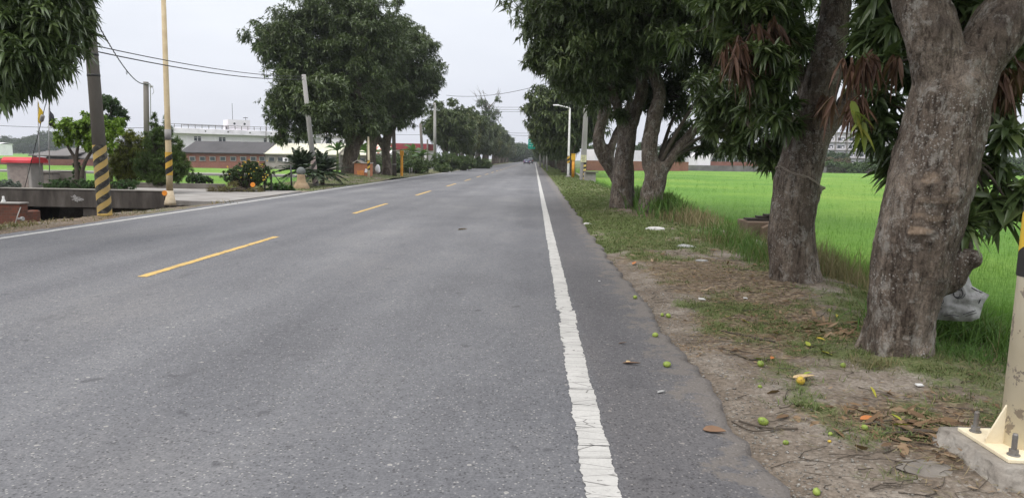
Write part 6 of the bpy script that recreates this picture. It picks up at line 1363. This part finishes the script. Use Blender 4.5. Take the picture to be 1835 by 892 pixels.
# ------------------------------------------------------------------ barns
def tin_mat(name, c, sc=6.0):
    m, nt, b = newmat(name); v = coords(nt); col = ramp(nt, noise(nt, coords(nt, (1, .2, 1)), .9, 6, .65), [(.3, tuple(k*.72 for k in c)), (.55, c), (.75, tuple(min(.8, k*1.1) for k in c))])
    wv = N(nt, 'ShaderNodeTexWave', Scale=sc); wv.bands_direction = 'X'; nt.links.new(v, wv.inputs['Vector']); col = mixc(nt, .25, col, wv.outputs['Color'], 'MULTIPLY'); setc(nt, b, col, .8, .2); return m
M_TILE = tin_mat('dark_roof_tiles', (.075, .072, .075), 8); M_TIN = tin_mat('cream_tin_roof', (.60, .58, .47), 5); M_RENDER = weathered('grey_render', (.33, .30, .27), (.25, .22, .20), (.40, .37, .34), .7, 12, .9, .1)
def barn(label, xa, xb, Y, ridge_l, ridge_r, eave, wall, roof, wins, dY=4.6, wsz=(.75, .48), wy=284.5, ac=()):
    a, b = at(xa, 285, Y), at(xb, 285, Y); t = thing('barn', label, 'barn', ((a[0]+b[0])/2, Y, -.8), 'low farm sheds behind the left paddy')
    ze = at((xa+xb)/2, eave, Y)[2]; zr = at((xa+xb)/2, (ridge_l+ridge_r)/2, Y+dY)[2]
    mb = MB(); mb.box(((a[0]+b[0])/2, Y+dY, (ze-.8)/2), (b[0]-a[0], 2*dY, ze+.8)); mb.prism([(Y, ze), (Y+dY, zr-.05), (Y+2*dY, ze)], a[0]+.01, b[0]-.01, 'x'); mb.world('wall', wall, t)
    mb = MB(); mb.prism([(Y-.35, ze-.10), (Y+dY, zr), (Y+2*dY+.35, ze-.10), (Y+2*dY+.35, ze+.02), (Y+dY, zr+.14), (Y-.35, ze+.02)], a[0]-.15, b[0]+.15, 'x'); mb.world('roof', roof, t)
    for wx in wins:
        q = at(wx, wy, Y-.03); mb = MB(); mb.box((q[0], Y-.03, q[2]), (wsz[0]+.22, .10, wsz[1]+.20)); f_ = mb.world('window', M_CONC, t)
        mb = MB(); mb.box((q[0], Y-.085, q[2]), (wsz[0], .03, wsz[1])); mb.world('pane', M_GLASS, f_)
    for wx in ac:
        q = at(wx, wy+1, Y-.15); mb = MB(); mb.box((q[0], Y-.2, q[2]), (.7, .3, .55), bev=.03); mb.world('air_conditioner', M_WHITEP, t); mb = MB(); mb.cyl((q[0]+.1, Y-.36, q[2]), (q[0]+.1, Y-.352, q[2]), .19, .19, 14); mb.world('fan_grille', M_DARKM, t)
    return t
YB = 98.0
barn('long low red brick barn with a dark tiled roof and a row of small windows', 326, 474, YB, 253.5, 257, 274.0, M_BRICK, M_TILE, (345, 363, 381, 399.5, 418, 436, 454, 470), ac=(), wsz=(.62, .44))
barn('grey rendered shed with a pale cream tin roof joined to the brick barn', 475.5, 604, YB, 257.5, 260, 276.3, M_RENDER, M_TIN, (487, 503, 519.5, 547, 585, 597), ac=(512,), wsz=(.68, .48), wy=285.5)
barn('second grey shed with a cream tin roof half hidden by the largest left tree', 605.5, 668, YB+2, 259.5, 262, 277.5, M_RENDER, M_TIN, (650,), wsz=(.7, .5), wy=287)
t = thing('plaster_house', 'white plaster house with a dark window rising behind the cream-roofed shed', 'building', (*at(605, 270, 122)[:2], -.8)); a, b = at(575, 250, 122), at(668, 250, 122); zt = at(620, 246, 122)[2]
mb = MB(); mb.box(((a[0]+b[0])/2, 126, (zt-.8)/2), (b[0]-a[0], 8, zt+.8)); mb.world('wall', M_WHITEP, t); mb = MB(); mb.box(((a[0]+b[0])/2, 126, zt+.1), (b[0]-a[0]+.5, 8.5, .25)); mb.world('roof', M_CONC, t)
q = at(588, 252, 121.95); mb = MB(); mb.box((q[0], 121.96, q[2]), (.7, .1, 1.0)); mb.world('window', M_GLASS, t)
# ruined sheds, boundary wall and grey-roofed house at the far left
t = thing('boundary_wall', 'long low dark red boundary wall behind the far left paddy', 'wall', (-60, 88.5, -.8)); a, b = at(-120, 288, 88.5), at(210, 288, 88.5); zt = at(80, 285, 88.5)[2]
mb = MB(); mb.box(((a[0]+b[0])/2, 88.7, (zt-.8)/2), (b[0]-a[0], .3, zt+.8)); mb.world('brickwork', brick_mat('dull_brick', (.20, .085, .075), (.16, .07, .065), (.18, .15, .14), 3), t)
def shed(label, xa, xb, Y, yr, ye, wallm, roofm, dY=3.5, gable=True, name='shed'):
    a, b = at(xa, 280, Y), at(xb, 280, Y); ze, zr = at((xa+xb)/2, ye, Y)[2], at((xa+xb)/2, yr, Y+dY)[2]; t = thing(name, label, 'shed', ((a[0]+b[0])/2, Y, -.8), 'low farm sheds at the far left')
    mb = MB(); mb.box(((a[0]+b[0])/2, Y+dY, (ze-.8)/2), (b[0]-a[0], 2*dY, ze+.8)); mb.world('wall', wallm, t)
    mb = MB(); mb.prism([(Y-.4, ze-.08), (Y+dY, zr), (Y+2*dY+.4, ze-.08), (Y+2*dY+.4, ze+.05), (Y+dY, zr+.14), (Y-.4, ze+.05)], a[0]-.3, b[0]+.3, 'x'); mb.world('roof', roofm, t); return t, a, b, ze
M_OLDR = tin_mat('old_grey_tiles', (.16, .15, .145), 7)
t, a, b, ze = shed('low ruined shed with a sagging grey roof and dark openings behind the flags', 58, 122, 92, 272, 279, M_GREYW, M_OLDR)
for k, xx in enumerate((68, 80, 93, 106, 116)): q = at(xx, 283, 91.9); mb = MB(); mb.box((q[0], 91.96, q[2]-.1), (.9+.2*(k % 2), .1, .7)); mb.world('opening', M_DARKM, t)
q = at(74, 281, 91.6); mb = MB(); mb.box((q[0], 91.7, q[2]), (1.2, .1, .12), ry=.05); mb.world('pale_sheet', M_WHITEP, t)
shed('longer grey-roofed shed behind the lime green garden tree', 95, 152, 104, 267, 275, M_GREYW, M_OLDR)
t, a, b, ze = shed('old brick house with a steep grey roof behind the leaning striped pole', 134, 212, 94, 262, 284, M_BRICK, M_OLDR, 4)
for xx in (150, 190): q = at(xx, 290, 93.9); mb = MB(); mb.box((q[0], 93.95, q[2]), (1.1, .1, .7)); mb.world('window', M_POLELT, t)
t, a, b, ze = shed('tiny white flat-roofed house at the far left horizon', -30, -1, 300, 256, 258, M_WHITEP, M_WHITEP, 4)
m2, nt2, b2_ = newmat('far_green_field'); setc(nt2, b2_, ramp(nt2, noise(nt2, coords(nt2), .03, 4), [(.3, (.10, .21, .035)), (.7, (.15, .27, .05))]), .9, .1)
V = np.array([(-700, 92.5, -.62), (-76, 92.5, -.62), (-76, 120, -.62), (-110, 330, -.62), (-320, 520, -.55), (-900, 520, -.55)]); mb = MB(); mb.add(V, [[0, 1, 2, 3, 4, 5]]); tag(mb.world('distant_field', m2), kind='structure')

# ------------------------------------------------------------------ distant tree lines
M_FARLEAF = leafmat('distant_leaves', [(.03, .05, .025), (.045, .075, .03), (.065, .10, .04), (.09, .125, .05)], .1, .7, .1, .25)
def far_trees(label, group, spots, seed):
    ps = []
    for k, (x, y, h, r) in enumerate(spots):
        if k < 4:
            t = thing('distant_tree', label, 'tree', (x, y, -.8), group); rng = np.random.default_rng(seed+k); bls = [(0, 0, h*.55, r, r, h*.42)]+[(r*.6*math.cos(q), r*.6*math.sin(q), h*rng.uniform(.4, .78), r*.6, r*.6, h*.2) for q in np.arange(6)*1.05+k]
            p, a_, cl = crown_pts(bls, rng, .30, 10, 1.3, .25); V, F = whorls(p, a_, rng, 6, 1.0, .42, 2, .4); link('crown', np_mesh('crown', V, F), M_FARLEAF, t)
            mb = MB(); mb.tube([(0, 0, -.2), (.1, 0, h*.5)], [.35, .2], 7); mb.local('trunk', M_BARKFAR, t); ps.append((t, h))
        else:
            s, h0 = ps[k % 4]; t = copy_tree(s); t.location = (x, y, -.8); q = h/h0; t.scale = (q, q, q); t.rotation_euler = (0, 0, k*1.7)
rr = random.Random(8)
spots = []
for px_ in range(-70, 128, 8):
    Y = rr.uniform(500, 560) if rr.random() < .7 else rr.uniform(440, 480); q = at(px_+rr.uniform(-4, 4), 270, Y); spots.append((q[0], Y, rr.uniform(9, 15), rr.uniform(4.5, 7)))
far_trees('tree in the distant tree line beyond the far left fields', 'distant trees at the left horizon', spots, 500)
spots = []
for px_ in range(906, 958, 5):
    Y = rr.uniform(400, 440); q = at(px_, 285, Y); spots.append((q[0], Y, rr.uniform(8, 13) if px_ > 916 else 10, rr.uniform(3, 5)))
spots += [(-9, 345, 9, 3.5), (4, 350, 8, 3.2), (-11, 372, 8, 3.5), (5, 380, 8, 3)]
far_trees('tree closing the view at the far end of the road', 'distant trees at the end of the road', spots, 520)
spots = []
for k in range(26): Y = rr.uniform(165, 240); q = at(1070+k*30+rr.uniform(-10, 10), 295, Y); spots.append((q[0], Y, rr.uniform(4.5, 7.5), rr.uniform(3, 4.5)))
far_trees('tree behind the brick wall beyond the right-hand paddy', 'distant trees beyond the right paddy', spots, 540)

# ------------------------------------------------------------------ beyond the right paddy
def wallbox(name, label, cat, xa, xb, Y0, Y1, yt, mat, th=.4, cop=None, z0=-.8):
    a, b = at(xa, 300, Y0), at(xb, 300, Y1); zt = (at(xa, yt[0], Y0)[2]+at(xb, yt[1], Y1)[2])/2; L = math.hypot(b[0]-a[0], b[1]-a[1]); rz = math.atan2(b[1]-a[1], b[0]-a[0]); t = thing(name, label, cat, ((a[0]+b[0])/2, (a[1]+b[1])/2, z0)); t.rotation_euler = (0, 0, rz)
    mb = MB(); mb.box((0, 0, (zt-z0)/2), (L, th, zt-z0)); mb.local('wall_body', mat, t)
    if cop: mb = MB(); mb.box((0, 0, zt-z0+.08), (L+.2, th+.2, .16)); mb.local('coping', cop, t)
    return t, L, zt-z0
wallbox('brick_wall', 'plain red brick wall beyond the paddy seen between the right trunks', 'wall', 1050, 1232, 112, 128, (288, 290), M_BRICK)
wallbox('brick_wall', 'red brick wall with a grey lower wall in front, right of the white hut end', 'wall', 1272, 1470, 140, 152, (290, 292.5), M_BRICK)
wallbox('concrete_wall', 'low grey stained concrete wall along the far paddy edge', 'wall', 1228, 1480, 134, 150, (297, 298.5), weathered('long_grey_wall', (.19, .185, .175), (.12, .115, .11), (.26, .25, .24), .5, 6, .9, .1))
t = thing('white_hut', 'white gable end of a hut beyond the paddy right of the slanting branch', 'building', (*at(1262, 296, 138)[:2], -.8)); a, b = at(1250, 290, 138), at(1273, 290, 138); zt = at(1262, 274, 138)[2]; mb = MB(); mb.prism([(a[0], -.8), (b[0], -.8), (b[0], zt), ((a[0]+b[0])/2+.6, zt+.45), (a[0], zt-.5)], 138, 146, 'y'); mb.world('wall', M_WHITEP, t)
a, b = at(1285, 290, 150), at(1345, 290, 150); t = thing('steel_frame', 'thin grey pipe frame above the far brick wall', 'frame', ((a[0]+b[0])/2, 150, -.8)); mb = MB()
for k in range(9): x = a[0]+(b[0]-a[0])*k/8; mb.tube([(x, 150, -.8), (x, 150, at(1300, 273, 150)[2])], .06, 6)
for yy in (273, 280): mb.tube([(a[0], 150, at(1300, yy, 150)[2]), (b[0], 150, at(1300, yy, 150)[2])], .06, 6)
mb.world('pipes', M_GALV, t)
wallbox('factory_wall', 'long pale wall of a low white building seen through the right trunks', 'building', 1058, 1300, 175, 205, (268, 274), M_WHITEP, 3)
# apartment block
YA = 215.0; a, b = at(1455, 270, YA), at(1640, 270, YA); t = thing('apartment_building', 'white four-storey apartment block with window bands beyond the paddy', 'building', ((a[0]+b[0])/2, YA, -.8))
z0, z1 = -.8, at(1520, 240, YA)[2]; mb = MB(); mb.box(((a[0]+b[0])/2, YA+6, (z0+z1)/2), (b[0]-a[0], 12, z1-z0)); mb.world('wall', M_WHITEP, t)
hs = (at(1520, 255, YA)[2]-at(1520, 269, YA)[2]); 
for k in range(4):
    zc = at(1520, 249.5, YA)[2]-hs*k; mb = MB(); mb.box(((a[0]+b[0])/2, YA-.25, zc-hs*.42), (b[0]-a[0]+.4, .7, .18)); mb.world('ledge', M_CONC, t)
    for j in range(9):
        x = a[0]+(b[0]-a[0])*(j+.5)/9; mb = MB(); mb.box((x, YA-.06, zc), (1.95, .12, .82)); f_ = mb.world('window', M_GLASS, t)
        mb = MB(); mb.box((x, YA-.13, zc), (.06, .05, .82)); mb.box((x+.5, YA-.13, zc-.15), (.5, .05, .45)); mb.world('frame', M_WHITEP, f_)
for j in range(10): x = a[0]+(b[0]-a[0])*j/9; mb = MB(); mb.box((x, YA-.2, (z0+z1)/2), (.35, .5, z1-z0)); mb.world('pilaster', M_CONC, t)
mb = MB(); mb.box(((a[0]+b[0])/2, YA+6, z1+.2), (b[0]-a[0]+1, 13, .4)); mb.world('roof', M_CONC, t)
mb = MB(); x = a[0]+2
while x < b[0]: mb.box((x, YA-.3, z1+.8), (.08, .08, .9)); x += 2.4
mb.box(((a[0]+b[0])/2, YA-.3, z1+1.2), (b[0]-a[0]-2, .08, .08)); mb.world('roof_railing', M_GREYW, t)
M_HEDGEF = leafmat('far_hedge_leaves', [(.03, .055, .02), (.05, .09, .028), (.08, .13, .04), (.13, .17, .06)], .15, .6, .2, .5)
bl_ = []; rng = np.random.default_rng(19)
for k in range(34): q = at(1440+k*13, 302, 158+rng.uniform(-3, 5)); bl_.append((q[0], q[1], rng.uniform(.4, .8), 2.0, 1.6, rng.uniform(1.0, 1.7)))
bush('hedge', 'long overgrown green hedge along the far edge of the right paddy', 'hedge', (at(1600, 302, 158)[0], 158, -.8), bl_, M_HEDGEF, .55, .22, 1.6, 9, .55, 6, seed=40)
bush('shrub', 'brownish scrub at the left end of the far hedge', 'shrub', (*at(1485, 298, 162)[:2], -.8), [bl(1485, 292, 162, 2.2, 1.5, 1.2), bl(1510, 293, 162, 1.8, 1.5, 1.0)], leafmat('brown_scrub', [(.09, .07, .05), (.14, .11, .075), (.12, .13, .06)], .1, .8, .1, 1), .4, .12, 3, 9, .5, 6, seed=41)

# ------------------------------------------------------------------ road sign, car, van, wires down the road
Ys = 118.0; pz = at(953, 258, Ys); t = thing('road_sign', 'green overhead direction sign sticking out from the right-hand trees', 'sign', (3.4, Ys, 0))
a, b = at(946.5, 258, Ys), at(959, 260, Ys); zt, zb = at(953, 249.5, Ys)[2], at(953, 267, Ys)[2]
mb = MB(); mb.tube([(3.4, Ys+.2, 0), (3.4, Ys+.2, zt+.1)], [.16, .12], 12); mb.tube([(3.4, Ys+.2, zt-.3), (a[0], Ys+.2, zt-.3)], .07, 8); mb.tube([(3.4, Ys+.2, zb+.4), (a[0], Ys+.2, zb+.4)], .07, 8); mb.world('gantry', M_GALV, t)
mb = MB(); mb.box(((a[0]+b[0])/2, Ys, (zt+zb)/2), (b[0]-a[0], .08, zt-zb), bev=.03); mb.world('sign_panel', weathered('sign_green', (.01, .36, .27), (.01, .31, .23), (.02, .40, .31), 2, 20, .4, 0), t)
M_SIGNW = weathered('sign_white', (.72, .76, .75), None, None, 2, 20, .4, 0); cx = (a[0]+b[0])/2
for (dx, dz, w_, h_) in ((-.30, .45, .24, .12), (.10, .45, .36, .06), (-.15, .07, .36, .06), (-.22, -.32, .28, .07), (.22, -.32, .22, .07)): mb = MB(); mb.box((cx+dx, Ys-.055, (zt+zb)/2+dz), (w_, .02, h_)); mb.world('marking', M_SIGNW, t)
# car seen from behind
def car(label, x, y, col, h=1.45, w_=1.76, L=4.3, name='parked_car', cat='car'):
    t = thing(name, label, cat, (x, y, 0)); paint = weathered(name+'_paint', col, tuple(k*.9 for k in col), tuple(k*1.1 for k in col), 1, 10, .3, 0, .5)
    s = h/1.45; prof = [(0, .30), (-.06, .55), (0, .88*s), (.12, .95*s), (.55, 1.40*s), (1.0, h), (2.1, h-.02), (2.9, .98*s), (4.05, .80*s), (4.3, .55), (4.25, .28)]
    mb = MB(); n = len(prof); V = []
    for k, xx in enumerate((-w_/2, -w_/2+.06, w_/2-.06, w_/2)):
        for (py_, pz_) in prof: tum = .17*max(0, (pz_-.9*s)/(.5*s)); V.append((xx*(1-tum), py_*L/4.3+(.05 if k in (0, 3) else 0), pz_))
    F = [[k*n+i, k*n+(i+1) % n, (k+1)*n+(i+1) % n, (k+1)*n+i] for k in range(3) for i in range(n)]+[list(range(n)), list(range(3*n, 4*n))[::-1]]; mb.add(V, F); mb.local('body', paint, t)
    mb = MB(); yb = lambda z: .12+(z-.95*s)*(.43/.45)/s; zl, zh = 1.0*s, 1.34*s; mb.add([(-w_*.40, yb(zl)-.03, zl), (w_*.40, yb(zl)-.03, zl), (w_*.35, yb(zh)-.03, zh), (-w_*.35, yb(zh)-.03, zh), (-w_*.40, yb(zl)+.02, zl), (w_*.40, yb(zl)+.02, zl), (w_*.35, yb(zh)+.02, zh), (-w_*.35, yb(zh)+.02, zh)], [[0, 1, 2, 3], [7, 6, 5, 4], [0, 4, 5, 1], [1, 5, 6, 2], [2, 6, 7, 3], [3, 7, 4, 0]]); mb.local('rear_window', M_GLASS, t)
    for sx_ in (-1, 1):
        mb = MB(); mb.box((sx_*w_*.42, -.03, .80*s), (.26, .10, .20), bev=.03); mb.local('tail_light', weathered('red_lens', (.40, .02, .02), None, None, 5, 20, .2, 0, .5), t)
        mb = MB(); q = [(.75, .98*s), (1.05, 1.33*s), (2.1, 1.33*s), (2.65, .98*s)]; mb.prism(q, sx_*w_*.44-.02, sx_*w_*.44+.02, 'x'); mb.local('side_window', M_GLASS, t)
        for yy in (.75, 3.4): mb = MB(); mb.cyl((sx_*(w_/2-.20), yy, .31), (sx_*(w_/2+.0), yy, .31), .31, .31, 18); wl = mb.local('wheel', M_DARKM, t); mb = MB(); mb.cyl((sx_*(w_/2), yy, .31), (sx_*(w_/2+.012), yy, .31), .18, .17, 14); mb.local('rim', M_GALV, wl)
        mb = MB(); mb.box((sx_*(w_/2+.08), 2.65, 1.0*s), (.18, .12, .14), bev=.03); mb.local('mirror', paint, t)
    mb = MB(); mb.box((0, -.10, .42), (w_*.97, .16, .30), bev=.05); mb.local('bumper', M_DARKM, t); mb = MB(); mb.box((0, -.085, .72), (.40, .03, .17), bev=.008); mb.local('licence_plate', M_WHITEP, t); return t
car('dark blue-violet car driving away far down the road', -2.25, 208, (.06, .06, .16), name='car')
car('dark van ahead of the blue-violet car, half hidden by it', -1.35, 232, (.035, .04, .05), 1.95, 1.75, 4.4, name='van', cat='van')
def w2(lab, p, q, sag, r=.02): wire(lab, p, q, sag, r, 16)
G0 = 'wire crossing the road high up in the distance'
w2('lone wire sagging from the bare tree to the right-hand crowns', at(800, 171, 80), at(985, 148, 60), .5)
w2('highest of the three close wires crossing the road', at(860, 191, 100), at(985, 190, 100), .15); w2('middle of the three close wires crossing the road', at(860, 195, 100), at(985, 195, 100), .15); w2('lowest of the three close wires crossing the road', at(860, 199, 100), at(985, 199, 100), .12)
w2('upper of the two wires crossing above the green sign', at(905, 238, 150), at(975, 238, 150), .1, .03); w2('lower of the two wires crossing above the green sign', at(905, 241, 150), at(975, 242.5, 150), .2, .03)
w2('upper far wire crossing beside the green sign', at(915, 259, 200), at(965, 259, 200), .1, .035); w2('lower far wire crossing beside the green sign', at(915, 264, 200), at(965, 264, 200), .1, .035)
w2('upper wire in the gap above the red-fronted shed', at(700, 219, 80), at(756, 225, 80), .1, .018); w2('lower wire in the gap above the red-fronted shed', at(700, 223.5, 80), at(756, 227.5, 80), .1, .018); w2('single wire just above the red-fronted shed', at(700, 241, 90), at(780, 241, 90), .05, .018)
# ------------------------------------------------------------------ humid air
hz_ = MB(); hz_.box((-60, 330, 16.4), (1500, 760, 36.0)); m_h = bpy.data.materials.new('humid_air'); m_h.use_nodes = True
nt_h = m_h.node_tree; nt_h.nodes.remove(nt_h.nodes['Principled BSDF'])
pv = nt_h.nodes.new('ShaderNodeVolumePrincipled'); pv.inputs['Density'].default_value = .00032; pv.inputs['Color'].default_value = (.90, .93, 1.0, 1); pv.inputs['Anisotropy'].default_value = .3
nt_h.links.new(pv.outputs[0], nt_h.nodes['Material Output'].inputs['Volume'])
tag(hz_.world('haze', m_h), kind='stuff')
SC.cycles.volume_bounces = 0
